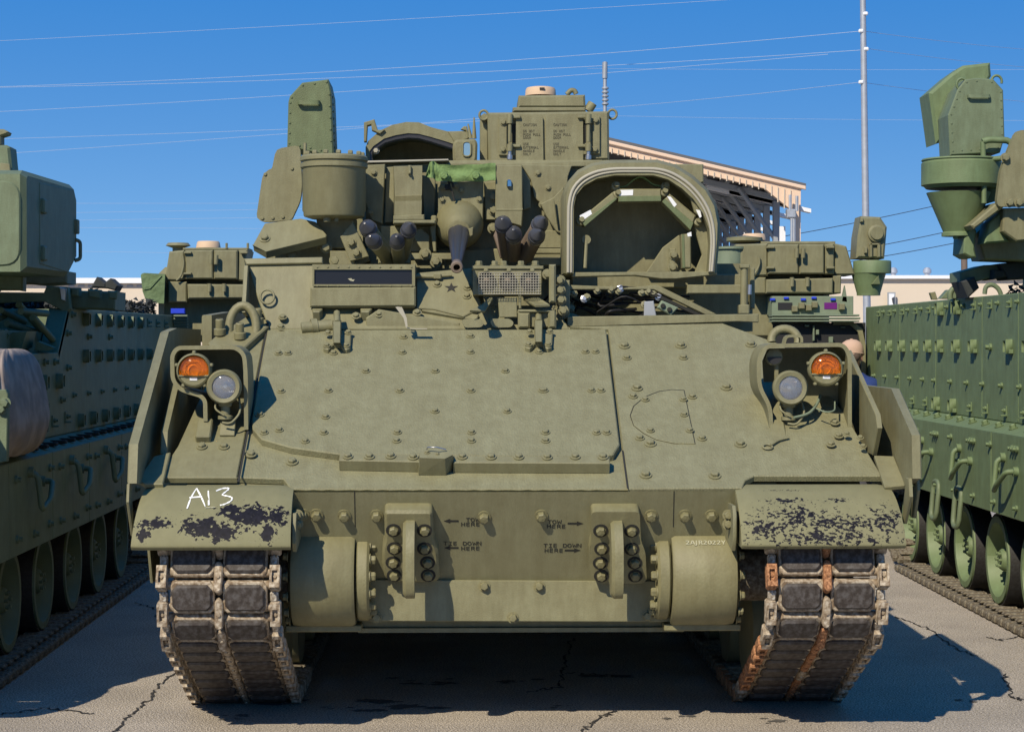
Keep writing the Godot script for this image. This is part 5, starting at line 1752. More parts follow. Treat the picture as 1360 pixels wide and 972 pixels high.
func roof_fittings() -> void:
	var olive: Material = M.olive
	var d := 11.5
	# raised hatch with its rubber rim
	var st := S()
	var outer := at_all([485.3, 215.4, 485.3, 195.3, 488.6, 187.4, 504.3, 173.3, 521.2, 165.6, 539.3, 161.9, 556.1, 162.3, 572.6, 168.9, 595.2, 174.7, 604.7, 185.0], d)
	var inner := at_all([490.7, 215.4, 490.7, 200.4, 495.4, 194.2, 509.8, 184.0, 525.3, 179.4, 541.7, 176.7, 556.1, 177.6, 572.6, 181.9, 591.1, 187.4, 602.6, 191.2], d)
	frame(st, outer, inner, Vector3(0, 0, -0.55), false)
	var o := part("raised_hatch", st, olive, car)
	st = S()
	var inner2 := at_all([493.6, 215.4, 493.6, 202.5, 498.5, 197.3, 511.3, 189.1, 525.7, 185.0, 541.7, 182.5, 555.7, 183.3, 572.2, 187.7, 590.1, 193.2, 601.4, 196.9], d + 0.01)
	var mid := at_all([490.7, 215.4, 490.7, 200.4, 495.4, 194.2, 509.8, 184.0, 525.3, 179.4, 541.7, 176.7, 556.1, 177.6, 572.6, 181.9, 591.1, 187.4, 602.6, 191.2], d + 0.008)
	frame(st, mid, inner2, Vector3(0, 0, -0.1), false)
	part("rubber_rim", st, M.gun_metal, o)
	plate("hatch_lining", at_all([488.2, 215.4, 488.2, 199.4, 504.7, 184.0, 539.7, 174.7, 562.3, 176.7, 603.5, 191.2, 603.5, 215.4], d + 0.5), 0.02, M.olive, o)
	plate("hatch_tail", at_all([594.2, 174.3, 622.0, 173.7, 623.0, 184.0, 603.5, 189.1], d - 0.01), 0.4, olive, o)
	plate("hatch_stop", at_all([483.1, 188.1, 483.1, 162.3, 496.9, 158.2, 501.4, 172.2, 510.9, 172.2, 504.7, 177.8, 493.6, 173.0, 492.8, 165.4, 487.8, 166.9, 486.6, 188.1], d - 0.02), 0.06, olive, o)
	plate("hatch_stop", at_all([611.7, 171.6, 615.8, 167.5, 619.9, 167.5, 623.6, 182.9, 620.9, 182.9, 619.1, 173.7], d - 0.02), 0.04, olive, o)
	plate("roof_lip", at_all([486.6, 213.4, 595.2, 210.9, 596.3, 213.4, 487.2, 216.3], 11.0), 0.5, M.seal, car, 0.003, Vector3(0, 0, -1))
	bolt(car, at(499, 200, d + 0.03), Vector3(0, 0, 1), M.seal, 0.7, stud_mesh)
	# small sight head
	o = plate("sight_head", round_path(at_all([601.0, 192.2, 604.5, 185.4, 631.2, 184.0, 634.3, 190.1, 633.3, 217.9, 601.4, 217.9], 11.1), 0.04, 4), 0.2, M.olive_cast, car, 0.012)
	st = S()
	var win := round_path(at_all([614.6, 188.1, 625.3, 188.1, 625.3, 207.6, 614.6, 207.6], 11.095), 0.035, 4)
	slab(st, win, Vector3(0, 0, -0.01), 0.0)
	part("sight_window", st, M.periscope_glass, o)
	st = S()
	tube(st, win, 0.005, 6, true)
	part("window_rim", st, M.olive_cast, o)
	st = S()
	rod(st, at(480 + 728 / 4.86, 150 + 165 / 4.86, 11.3), at(480 + 727 / 4.86, 150 + 28 / 4.86, 11.3), 0.014, 10, 0.004)
	rod(st, at(480 + 706 / 4.86, 150 + 165 / 4.86, 11.3), at(480 + 688 / 4.86, 150 + 70 / 4.86, 11.3), 0.012, 10, 0.004)
	part("stub_aerial", st, olive, car)
	plate("launcher_shoulder", at_all([833.8, 212.3, 898.0, 217.8, 934.6, 217.8, 935.1, 242.0, 930.1, 243.2, 888.1, 222.2, 833.8, 222.2], 10.9), 1.3, olive, car, 0.006, Vector3(0, 0, -1))
	plate("roof_strip", at_all([648.7, 217.2, 808.9, 212.3, 815.9, 215.8, 815.9, 221.7, 648.7, 221.7], 11.02), 0.3, olive, car, 0.006, Vector3(0, 0, -1))
	# green cloth tied over the gap above the gun: it lies on the vehicle
	var base := car.position
	var cloth := thing("cloth_strip", "strip of bright green cloth tied across the turret above the gun", "cloth", Vector3(-0.03, 2.60, -10.85))
	var top := at_all([565.4, 234.4, 570.5, 215.4, 576.7, 213.8, 582.9, 218.9, 603.5, 218.9, 624.0, 218.7, 644.6, 217.5, 658.2, 216.3], 10.84)
	var low := at_all([565.4, 235.4, 570.5, 236.0, 576.3, 237.4, 580.8, 240.5, 603.5, 240.7, 624.0, 240.9, 644.6, 240.5, 658.2, 239.3], 10.84)
	st = S()
	group_no += 1
	var g := group_no
	var pt := func(i: int, j: int, z: float) -> Vector3:
		var u := float(i) / 28.0 * 7.0
		var k := mini(int(u), 6)
		var a := top[k].lerp(top[k + 1], u - k)
		var b := low[k].lerp(low[k + 1], u - k)
		var v := j / 7.0
		var p := a.lerp(b, v)
		p.z += z + 0.004 * sin(u * 2.3 + v * 5.0) + 0.006 * sin(v * 8.0 - u * 0.9) + (0.008 * sin(u * 9.0 + v * 3.0) if u < 2.5 else 0.0) + (0.02 if k < 2 else 0.0)
		p.y += 0.002 * sin(u * 4.0 + 1.0)
		return p
	for z in [0.0, -0.008]:
		for i in 28:
			for j in 7:
				face(st, [pt.call(i, j, z), pt.call(i + 1, j, z), pt.call(i + 1, j + 1, z), pt.call(i, j + 1, z)], Vector3(0, 0, 1 if z == 0.0 else -1), g if z == 0.0 else g + 1)
	group_no += 2
	part("cloth", st, M.green_cloth, cloth)
	for q in [[589.7, 233.3], [631.9, 233.3]]:
		bolt(cloth, at(q[0], q[1], 10.82), Vector3(0, 0, 1), M.green_cloth, 1.0, stud_mesh)
	org = base
	# pale strap hanging over the ledge
	var tie := thing("webbing_strap", "short pale webbing strap hanging over the ledge above the access plate", "strap", at(535, 430, 10.2) + org)
	st = S()
	strap(st, round_path(at_all([526.9, 407.6, 533.4, 408.3, 538.1, 418.8, 540.0, 428.7, 538.1, 434.6, 547.3, 436.6, 567.0, 436.6], 10.03), 0.03, 3, false), 0.004, Vector3(0.0, 0, -0.03))
	plate("strap_face", at_all([524.9, 407.6, 533.4, 407.6, 540.0, 422.1, 541.3, 433.6, 538.7, 433.6, 535.7, 422.1], 10.01), 0.004, M.seal, tie, 0.0)
	part("strap_tail", st, M.seal, tie)
	org = base


# ---------------------------------------------------------------- the neighbours in the row

var flank_kit := {}


func make_flank_kit() -> void:
	# a lug for a reactive-armour tile: outward is +z, the vehicle's length along x
	var st := S()
	frame(st, PackedVector3Array([Vector3(-0.06, -0.065, 0.06), Vector3(0.06, -0.065, 0.06), Vector3(0.06, 0.065, 0.06), Vector3(-0.06, 0.065, 0.06)]), PackedVector3Array([Vector3(-0.04, -0.05, 0.06), Vector3(0.04, -0.05, 0.06), Vector3(0.04, 0.05, 0.06), Vector3(-0.04, 0.05, 0.06)]), Vector3(0, 0, -0.06))
	box(st, Vector3(0.004, 0, 0.028), Vector3(0.018, 0.105, 0.04), 0.003, Basis(Vector3(0, 0, 1), 0.35))
	box(st, Vector3(0.085, -0.045, 0.02), Vector3(0.03, 0.04, 0.04), 0.004)
	flank_kit.lug = commit(st)
	st = S()
	box(st, Vector3(0, 0.01, 0.006), Vector3(0.08, 0.10, 0.012), 0.002)
	box(st, Vector3(0.0, -0.035, 0.03), Vector3(0.07, 0.014, 0.06), 0.003)
	lathe(st, [Vector2(0.022, 0.012), Vector2(0.022, 0.03), Vector2(0.012, 0.034), Vector2(0.012, 0.05), Vector2(0, 0.05)], Vector3(0, 0.015, 0), Vector3(0, 0, 1), 10)
	flank_kit.tab = commit(st)
	st = S()
	lathe(st, [Vector2(0.022, 0), Vector2(0.022, 0.012), Vector2(0.013, 0.016), Vector2(0.013, 0.034), Vector2(0, 0.036)], Vector3.ZERO, Vector3(0, 0, 1), 8)
	flank_kit.stud = commit(st)
	st = S()
	tube(st, round_path(PackedVector3Array([Vector3(-0.17, 0.10, 0.0), Vector3(-0.17, 0.08, 0.05), Vector3(-0.16, -0.11, 0.07), Vector3(-0.02, -0.06, 0.09), Vector3(0.13, 0.03, 0.07), Vector3(0.13, 0.03, 0.0)]), 0.03, 3, false), 0.017, 8)
	rod(st, Vector3(-0.17, 0.10, 0.0), Vector3(-0.17, 0.10, 0.03), 0.03, 10)
	rod(st, Vector3(0.13, 0.03, 0.0), Vector3(0.13, 0.03, 0.03), 0.03, 10)
	flank_kit.handle = commit(st)
	st = S()
	tube(st, round_path(PackedVector3Array([Vector3(-0.08, 0.12, 0), Vector3(-0.07, -0.12, 0.02), Vector3(0.07, -0.12, 0.02), Vector3(0.08, 0.12, 0)]), 0.05, 3, true), 0.017, 8, true)
	flank_kit.step = commit(st)
	st = S()
	box(st, Vector3(0, 0.02, 0.0), Vector3(0.13, 0.045, 0.50), 0.008)
	for e in [-1.0, 1.0]:
		box(st, Vector3(0.0, 0.03, 0.262 * e), Vector3(0.10, 0.05, 0.05), 0.01)
		box(st, Vector3(0.076, 0.03, 0.262 * e), Vector3(0.045, 0.042, 0.04), 0.008)
		box(st, Vector3(0.02, 0.062, 0.14 * e), Vector3(0.09, 0.02, 0.17), 0.01)
	box(st, Vector3(0.0, 0.07, 0.0), Vector3(0.05, 0.08, 0.03), 0.01)
	flank_kit.shoe = commit(st)
	st = S()
	lathe(st, [Vector2(0.0, 0.02), Vector2(0.06, 0.02), Vector2(0.075, 0.04), Vector2(0.085, 0.09), Vector2(0.20, 0.115), Vector2(0.235, 0.03), Vector2(0.245, 0.0), Vector2(0.285, 0.0), Vector2(0.288, 0.02)], Vector3.ZERO, Vector3(0, 0, -1), 30)
	for k in 6:
		var t := TAU * k / 6
		rod(st, Vector3(cos(t) * 0.045, sin(t) * 0.045, -0.02), Vector3(cos(t) * 0.045, sin(t) * 0.045, 0.0), 0.011, 6)
	flank_kit.wheel = commit(st)
	st = S()
	lathe(st, [Vector2(0.286, 0.012), Vector2(0.305, 0.008), Vector2(0.31, 0.02), Vector2(0.31, 0.14), Vector2(0.25, 0.16), Vector2(0.0, 0.16)], Vector3.ZERO, Vector3(0, 0, -1), 30)
	flank_kit.tyre = commit(st)


# One side of a neighbour. xu, xl: the planes of the upper plates and of the skirts; out: +1 if it faces to the right.
func flank(o: Node3D, xu: float, xl: float, out: float, upper: Array, top: float, mid: float, lip: float, foot: float, seams: Array, wheel_at: Array, m: Material, wheel_m: Material) -> void:
	if flank_kit.is_empty():
		make_flank_kit()
	side_plate("upper_side_plate", xu, upper, -out * 0.12, m, o, 0.006)
	for i in seams.size() - 1:
		var d0: float = seams[i] + 0.006
		var d1: float = seams[i + 1] - 0.006
		side_plate("skirt_panel", xl, [Vector2(d0, lip), Vector2(d1, lip), Vector2(d1, foot), Vector2(d0, foot)], -out * 0.03, m, o, 0.004)
		var st := S()
		loft(st, [Vector3(xu - out * 0.01, mid, -d0) - org, Vector3(xu - out * 0.01, mid, -d1) - org, Vector3(xl, lip, -d1) - org, Vector3(xl, lip, -d0) - org], [Vector3(xu - out * 0.01, mid - 0.02, -d0) - org, Vector3(xu - out * 0.01, mid - 0.02, -d1) - org, Vector3(xl - out * 0.01, lip - 0.02, -d1) - org, Vector3(xl - out * 0.01, lip - 0.02, -d0) - org])
		part("skirt_ledge", st, m, o)
	for i in upper.size():
		pass
	# hull behind the skirts, wheels and the run of track on the ground
	var st := S()
	var prof := PackedVector3Array()
	for v in [Vector2(9.3, 1.08), Vector2(10.5, 1.85), Vector2(17.2, 1.85), Vector2(17.2, 0.95), Vector2(9.5, 0.95)]:
		prof.append(Vector3(xu - out * 0.13, v.y, -v.x) - org)
	slab(st, prof, Vector3(-out * 3.2, 0, 0), 0.0)
	part("hull", st, m, o)
	st = S()
	box(st, Vector3(xu - out * 1.75, 0.75, -13.4) - org, Vector3(1.9, 0.55, 7.4), 0.03)
	part("hull_tub", st, m, o)
	var run := S()
	for shoe in belt([[9.25, 0.70, 0.27], [10.05, 0.36, 0.31], [15.6, 0.36, 0.31], [16.4, 0.66, 0.26]], 0.152, 0.0):
		var p: Vector2 = shoe[0]
		if p.y < 0.06 or (p.x > 9.7 and p.y > 0.5):
			continue
		var along := Vector3(0, shoe[1].y, -shoe[1].x)
		var up := Vector3(1, 0, 0).cross(along)
		if up.dot(Vector3(0, 0.55 - p.y, p.x - 12.8)) < 0.0:
			up = -up
		run.append_from(flank_kit.shoe, 0, Transform3D(Basis(along, up, along.cross(up)), Vector3(xl - out * 0.27, p.y, -p.x) - org))
	var loop := put("track_run", run.commit(), M.dusty_steel, o)
	loop.set_meta("kind", "stuff")
	var face_out := Basis(Vector3(0, 0, -out), Vector3.UP, Vector3(out, 0, 0))
	for d in wheel_at:
		var w := put("road_wheel", flank_kit.wheel, wheel_m, o, Transform3D(face_out, Vector3(xl - out * 0.12, 0.36, -d) - org))
		put("tyre", flank_kit.tyre, M.dark_tyre, w)
	for k in 37:
		var d := 10.1 + k * 0.152
		put("track_shoe", flank_kit.shoe, M.dusty_steel, o, Transform3D(face_out * Basis(Vector3.UP, PI / 2 * 0.0), Vector3(xl - out * 0.27, 0.0, -d) - org))


func on_side(o: Node3D, called: String, mesh: Mesh, x: float, out: float, d: float, h: float, m: Material, size := 1.0) -> void:
	var b := Basis(Vector3(0, 0, -out), Vector3.UP, Vector3(out, 0, 0)).scaled_local(Vector3.ONE * size)
	put(called, mesh, m, o, Transform3D(b, Vector3(x, h, -d) - org))


func clutter(called: String, o: Node3D, lo: Vector3, hi: Vector3, n: int, seed_no: int, m: Material) -> void:
	var rng := RandomNumberGenerator.new()
	rng.seed = seed_no
	var st := S()
	for k in n:
		var u := rng.randf()
		var c := Vector3(rng.randf_range(lo.x, hi.x), 0, rng.randf_range(lo.z, hi.z))
		var top := lerpf(lo.y, hi.y, 0.35 + 0.65 * absf(sin(c.z * 2.1) * cos(c.x * 3.0 + c.z)))
		c.y = rng.randf_range(lo.y, top)
		var b := Basis.from_euler(Vector3(rng.randf_range(-1, 1), rng.randf_range(-3, 3), rng.randf_range(-1, 1)))
		var s := rng.randf_range(0.015, 0.05)
		tri(st, c - org, c + b * Vector3(s, 0, s * 0.4) - org, c + b * Vector3(s * 0.3, s * 0.2, s) - org, Vector3.UP)
		tri(st, c - org, c + b * Vector3(-s, 0.01, s * 0.5) - org, c + b * Vector3(-s * 0.2, -s * 0.2, -s) - org, Vector3.UP)
	kind(part(called, st, m, o), "stuff")


func make_left_vehicle() -> void:
	var m: Material = M.grey_green
	var o := thing("armoured_vehicle", "olive vehicle with its flank in shade, parked on the left, rolled bundle on it", "armoured vehicle", Vector3(-4.2, 0, -13.0), "armoured vehicles parked in the row")
	var xu := -2.55
	flank(o, xu, -2.40, 1.0, [Vector2(17.6, 2.02), Vector2(12.94, 2.0), Vector2(12.63, 1.72), Vector2(9.2, 1.70), Vector2(9.2, 1.2), Vector2(17.6, 1.2)], 2.0, 1.2, 1.145, 0.64, [9.4, 10.6, 11.72, 12.86, 14.05, 15.2, 16.4, 17.6], [10.25, 11.15, 12.05, 12.95, 13.85, 14.75], m, M.grey_green)
	for k in 9:
		on_side(o, "armour_lug" if k < 6 else "armour_tab", flank_kit.lug if k < 6 else flank_kit.tab, xu, 1.0, 13.49 + k * 0.445, 1.935, m, 0.66)
		if k < 7:
			on_side(o, "armour_lug", flank_kit.lug, xu, 1.0, 13.49 + k * 0.445, 1.69, m, 0.66)
		on_side(o, "armour_lug", flank_kit.lug, xu, 1.0, 13.3 + k * 0.445, 1.27, m, 0.66)
		on_side(o, "stud", flank_kit.stud, xu, 1.0, 13.1 + k * 0.5, 1.44, m, 0.8)
	for q in [Vector2(12.14, 1.54), Vector2(12.6, 1.54), Vector2(12.1, 1.28)]:
		on_side(o, "armour_lug", flank_kit.lug, xu, 1.0, q.x, q.y, m, 0.7)
	for q in [Vector2(12.45, 1.29), Vector2(12.85, 1.3)]:
		on_side(o, "armour_tab", flank_kit.tab, xu, 1.0, q.x, q.y, m, 0.7)
	for q in [Vector2(11.6, 1.66), Vector2(11.9, 1.66), Vector2(12.2, 1.66), Vector2(12.5, 1.66), Vector2(12.9, 1.62), Vector2(12.9, 1.84), Vector2(13.05, 1.96), Vector2(12.2, 1.4), Vector2(12.7, 1.42), Vector2(13.6, 1.82), Vector2(14.4, 1.82)]:
		on_side(o, "stud", flank_kit.stud, xu, 1.0, q.x, q.y, m)
	for k in 8:
		on_side(o, "skirt_handle", flank_kit.handle, -2.40, 1.0, 11.25 + k * 1.15, 0.97, m)
		for q in [Vector2(-0.45, 1.05), Vector2(-0.1, 1.07), Vector2(0.42, 1.06), Vector2(-0.42, 0.73), Vector2(0.0, 0.72), Vector2(0.4, 0.74)]:
			on_side(o, "stud", flank_kit.stud, -2.40, 1.0, 11.2 + k * 1.15 + q.x, q.y, m)
	for k in 24:
		block("ledge_slot", Vector3(-2.475, 1.178, -(10.9 + k * 0.27)) - org, Vector3(0.10, 0.022, 0.06), M.gap, o, 0.004)
	# roof edge, recess at the front with its gear
	plate("roof_front", at_all([-16.1, 402.8, 57.5, 400.1, 79.2, 410.8, 85.6, 417.5, 92.3, 410.0, 88.8, 380.9, 61.0, 379.8, 57.5, 388.4, -16.1, 387.8], 12.92), 0.08, m, o)
	plate("slant_edge", PackedVector3Array([Vector3(-2.55, 2.0, -12.94) - org, Vector3(-2.55, 1.72, -12.62) - org, Vector3(-2.66, 1.72, -12.62) - org, Vector3(-2.66, 2.0, -12.94) - org]), 0.05, m, o, 0.004, Vector3(0, 0, -1))
	block("recess_back", Vector3(-3.6, 1.86, -13.9) - org, Vector3(1.9, 0.30, 0.2), m, o)
	plate("side_box", at_all([88.8, 381.4, 92.3, 385.7, 152.5, 386.8, 152.0, 411.4, 92.3, 410.0], 13.2), 0.4, m, o, 0.01, Vector3(0, 0, -1))
	for q in [[92.3, 381.9, 103.8, 381.9, 103.8, 393.4, 92.3, 393.4], [115.6, 383.5, 131.6, 384.6, 131.1, 396.4, 116.4, 395.3], [142.3, 385.7, 155.2, 386.2, 154.1, 397.5, 143.1, 396.9]]:
		plate("grip_box", at_all(q, 13.05), 0.1, m, o, 0.01)
	plate("latch", at_all([78.1, 381.4, 86.9, 382.7, 86.1, 400.1, 80.3, 397.5], 12.88), 0.03, M.steel, o)
	plate("front_bracket", at_all([-16.1, 365.4, 22.7, 364.8, 29.4, 366.7, 29.4, 386.8, 21.4, 385.4, -16.1, 385.4], 12.3), 0.1, M.grey_green, o, 0.01)
	var st := S()
	loft(st, at_all([5.4, 453.6, 16.1, 441.6, 34.8, 440.3, 26.8, 464.9, 6.7, 464.9], 11.9), at_all([8.0, 452.3, 21.4, 440.3, 47.6, 439.7, 42.8, 461.7, 10.7, 464.3], 12.4))
	part("gear_box", st, M.olive_green, o)
	st = S()
	loft(st, at_all([49.5, 453.6, 72.2, 462.2, 64.2, 465.7, 44.1, 465.7], 12.1), at_all([52.2, 452.3, 73.6, 461.1, 65.5, 464.9, 46.8, 464.9], 12.4))
	part("gear_box", st, M.olive_green, o)
	st = S()
	loft(st, at_all([-8.0, 437.6, 5.4, 437.6, 12.0, 445.6, 2.7, 459.0, -8.0, 459.0], 11.8), at_all([-8.0, 436.2, 8.0, 436.2, 14.7, 444.3, 5.4, 457.6, -8.0, 457.6], 12.3))
	part("gear_box", st, M.olive_green, o)
	for q in [[0, 195, 120, 250], [90, 165, 200, 290], [30, 260, 170, 300], [-20, 240, 60, 200], [160, 230, 260, 340], [100, 200, 230, 210]]:
		st = S()
		rod(st, at(q[0] / 3.738, 360 + q[1] / 3.738, 12.4), at(q[2] / 3.738, 360 + q[3] / 3.738, 12.7), 0.022, 8)
		part("stowed_rod", st, m, o)
	plate("front_flare", at_all([-16.1, 517.8, 6.7, 517.3, 9.6, 523.2, 8.0, 612.8, -16.1, 618.2], 10.05), 0.05, m, o)
	for q in [[5.9, 535.2], [1.3, 543.3]]:
		bolt(o, at(q[0], q[1], 10.05), Vector3(0, 0, 1), m, 1.0, stud_mesh)
	# missile launcher box at the side of the turret
	var xs := -2.44
	side_plate("launcher_box", xs, [Vector2(11.2, 2.17), Vector2(11.2, 2.71), Vector2(11.26, 2.735), Vector2(12.58, 2.76), Vector2(12.68, 2.68), Vector2(12.68, 2.3), Vector2(12.4, 2.18)], -0.8, m, o, 0.03)
	plate("launcher_door", round_path(at_all([-70.0, 239.8, 26.2, 239.8, 26.2, 353.1, -70.0, 353.1], 11.19), 0.10, 5), 0.03, m, o, 0.008)
	for q in [Vector2(11.62, 2.56), Vector2(11.62, 2.29)]:
		block("launcher_hinge", Vector3(xs + 0.012, q.y, -q.x) - org, Vector3(0.03, 0.085, 0.09), m, o, 0.008)
	side_plate("launcher_lid", xs + 0.004, [Vector2(11.55, 2.22), Vector2(11.55, 2.70), Vector2(12.5, 2.73), Vector2(12.6, 2.62), Vector2(12.6, 2.34), Vector2(12.35, 2.2)], -0.02, m, o, 0.012)
	st = S()
	tube(st, round_path(PackedVector3Array([Vector3(xs, 2.42, -12.6) - org, Vector3(xs + 0.03, 2.41, -12.62) - org, Vector3(xs + 0.03, 2.30, -12.62) - org, Vector3(xs, 2.29, -12.6) - org]), 0.03, 3, false), 0.012, 8)
	part("launcher_handle", st, M.olive, o)
	block("launcher_catch", Vector3(xs + 0.0, 2.50, -12.6) - org, Vector3(0.05, 0.09, 0.06), M.olive, o)
	block("turret_body", Vector3(-4.3, 2.33, -13.0) - org, Vector3(2.0, 0.66, 2.6), m, o, 0.06)
	plate("launcher_arm", at_all([-16.1, 360.0, 88.3, 360.0, 88.3, 376.1, 53.5, 378.7, 29.4, 376.1, -16.1, 376.1], 12.95), 0.3, M.olive, o, 0.01, Vector3(0, 0, -1))
	plate("sight_top", at_all([-28.0, 193.2, 7.0, 192.2, 11.9, 195.0, 15.4, 230.7, -28.0, 230.7], 12.0), 0.18, m, o, 0.015, Vector3(0, 0, -1))
	plate("sight_cap", at_all([-21.0, 171.2, 3.5, 171.2, 9.8, 174.7, 8.4, 178.2, 0.0, 181.0, 0.0, 191.5, -21.0, 191.5], 12.1), 0.1, M.olive, o, 0.01)
	plate("sight_flap", at_all([0.0, 216.0, 12.2, 217.7, 13.3, 230.0, -7.0, 230.0], 11.97), 0.02, M.olive, o)
	clutter("camouflage_netting", o, Vector3(-3.6, 2.0, -17.0), Vector3(-2.6, 2.16, -14.2), 5500, 31, M.net_dark)
	for q in [[119.9, 381.4, 127.9, 367.5, 139.1, 376.6, 140.4, 382.7], [139.6, 382.7, 139.1, 374.7, 145.8, 369.4, 156.5, 379.3, 152.5, 386.2]]:
		plate("folded_cover", at_all(q, 14.2), 0.2, M.net_dark, o, 0.01)
	# the brown roll strapped to its side: lies on the ledge
	var base := o.position
	var roll := thing("tarpaulin_roll", "dull grey brown wrinkled tarpaulin bundle on the flank of the left vehicle", "tarpaulin", Vector3(-2.44, 1.18, -10.75))
	st = S()
	var rng := FastNoiseLite.new()
	rng.seed = 3
	rng.frequency = 2.2
	group_no += 1
	var skin := func(i: int, k: int) -> Vector3:
		var v := PI * i / 36.0
		var u := TAU * k / 72.0
		var e := 0.6
		var sv := pow(sin(v), e)
		var p := Vector3(signf(cos(u)) * pow(absf(cos(u)), e) * sv * 0.14, -signf(cos(v)) * pow(absf(cos(v)), e) * 0.285, signf(sin(u)) * pow(absf(sin(u)), e) * sv * 0.55)
		p.x *= 1.0 - 0.28 * smoothstep(-0.05, 0.28, p.y) + 0.12 * exp(-pow((p.y + 0.12) / 0.1, 2.0))
		p *= Vector3(1, 1, 1) * (1.0 + 0.022 * sin(u * 9.0 + sin(p.y * 11.0) * 1.3) * sv + 0.014 * sin(u * 21.0 + p.y * 6.0) * sv)
		var w := 1.0 + 0.05 * rng.get_noise_3d(p.x * 3.0, p.y * 0.7, p.z * 2.5)
		return Vector3(p.x * w, p.y, p.z * w) + Vector3(0, 0.28, 0)
	for i in 36:
		for k in 72:
			var a: Vector3 = skin.call(i, k)
			face(st, [a, skin.call(i, k + 1), skin.call(i + 1, k + 1), skin.call(i + 1, k)], a - Vector3(0, 0.28, 0), group_no)
	group_no += 1
	part("tarpaulin", st, M.brown_canvas, roll)
	org = base


func make_right_vehicle() -> void:
	var m: Material = M.right_green
	var o := thing("armoured_vehicle", "bright green tracked vehicle with its sunlit flank and skirt handles, parked on the right", "armoured vehicle", Vector3(5.2, 0, -13.0), "armoured vehicles parked in the row")
	var xu := 3.50
	var xl := 3.35
	flank(o, xu, xl, -1.0, [Vector2(17.6, 2.095), Vector2(9.2, 2.095), Vector2(9.2, 1.265), Vector2(17.6, 1.265)], 2.095, 1.265, 1.21, 0.70, [9.4, 10.53, 12.79, 15.05, 17.3], [11.4, 12.25, 13.1, 13.97, 14.84, 15.7], m, M.right_green)
	var row := [17.0, 16.55, 16.07, 15.6, 15.16, 14.78, 14.28, 13.8, 13.37, 12.89, 12.45]
	for k in row.size():
		var big := k == 5 or k == 6
		on_side(o, "armour_lug" if big else "armour_tab", flank_kit.lug if big else flank_kit.tab, xu, -1.0, row[k], 2.03, m, 0.75 if big else 0.6)
		if k != 8:
			on_side(o, "armour_lug", flank_kit.lug, xu, -1.0, row[k], 1.755, m, 0.72)
		else:
			on_side(o, "stud", flank_kit.stud, xu, -1.0, row[k], 1.75, m, 1.2)
		on_side(o, "armour_lug" if big else "armour_tab", flank_kit.lug if big else flank_kit.tab, xu, -1.0, row[k] + 0.1, 1.33, m, 0.75 if big else 0.65)
		on_side(o, "stud", flank_kit.stud, xu, -1.0, row[k] + 0.2, 1.50, m, 0.9)
		on_side(o, "stud", flank_kit.stud, xu, -1.0, row[k] - 0.18, 2.04, m, 0.8)
	for d in [14.95, 13.6, 16.2, 12.7]:
		side_plate("plate_joint", xu - 0.003, [Vector2(d, 2.09), Vector2(d + 0.02, 2.09), Vector2(d + 0.02, 1.28), Vector2(d, 1.28)], 0.006, m, o, 0.001)
	for k in 5:
		on_side(o, "skirt_handle", flank_kit.handle, xl, -1.0, 15.66 - k * 1.12, 0.965, m)
	for k in 9:
		var d := 15.4 - k * 0.52
		on_side(o, "stud", flank_kit.stud, xl, -1.0, d, 1.13, m)
		if k % 2 == 0:
			on_side(o, "stud", flank_kit.stud, xl, -1.0, d - 0.055, 1.13, m)
			on_side(o, "stud", flank_kit.stud, xl, -1.0, d - 0.11, 1.13, m)
		on_side(o, "stud", flank_kit.stud, xl, -1.0, d - 0.1, 0.77, m, 0.9)
		if k % 2 == 1:
			on_side(o, "stud", flank_kit.stud, xl, -1.0, d - 0.2, 0.98, m, 0.8)
	for k in 16:
		bolt(o, Vector3(3.43, 1.24, -(16.3 - k * 0.34)) - org, Vector3(-0.3, 1, 0), m, 1.0, stud_mesh)
	for d in [14.28, 13.63]:
		on_side(o, "hanging_step", flank_kit.step, xl, -1.0, d, 0.66, M.grey_green, 1.1)
	# turret side: viewer, drum, cone, cheek plates
	var dd := 13.6
	var st := S()
	var dc := at(1180 + 365 / 3.739, 160 + 338 / 3.739, dd)
	var r := 53.0 * dd / FOCAL
	lathe(st, [Vector2(0, 0), Vector2(r * 0.88, 0), Vector2(r * 0.95, 0.02), Vector2(r, 0.022), Vector2(r, 0.17), Vector2(r * 0.97, 0.18), Vector2(r * 0.97, 0.185), Vector2(r, 0.19), Vector2(r * 0.98, 0.20), Vector2(0, 0.205)], dc, Vector3.UP, 44)
	part("viewer_drum", st, M.right_green, o)
	st = S()
	var low := at(1180 + 350 / 3.739, 160 + 575 / 3.739, dd)
	lathe(st, [Vector2(0, 0), Vector2(r * 0.42, 0), Vector2(r * 0.42, 0.02), Vector2(r * 0.38, 0.03), Vector2(r * 0.80, 0.295), Vector2(0, 0.3)], low, Vector3.UP, 28)
	rod(st, low + Vector3(-0.03, -0.02, 0.05), low + Vector3(-0.03, 0.01, 0.05), 0.02, 8)
	part("viewer_cone", st, M.right_green, o)
	var hood := at_all([1234.8, 123.0, 1262.6, 98.9, 1280.0, 86.7, 1316.3, 82.6, 1317.8, 100.7, 1268.1, 182.2, 1257.8, 185.2, 1244.1, 190.4], dd + 0.18)
	plate("viewer_hood", hood, 0.30, M.right_green, o, 0.02, Vector3(0, 0, -1))
	viewer_head(o, at_all([1272.6, 118.5, 1283.0, 105.2, 1297.8, 103.3, 1320.0, 104.8, 1333.3, 119.3, 1335.2, 182.2, 1329.3, 202.6, 1262.6, 206.3, 1260.0, 152.6], dd - 0.12), 0.3, M.grey_green)
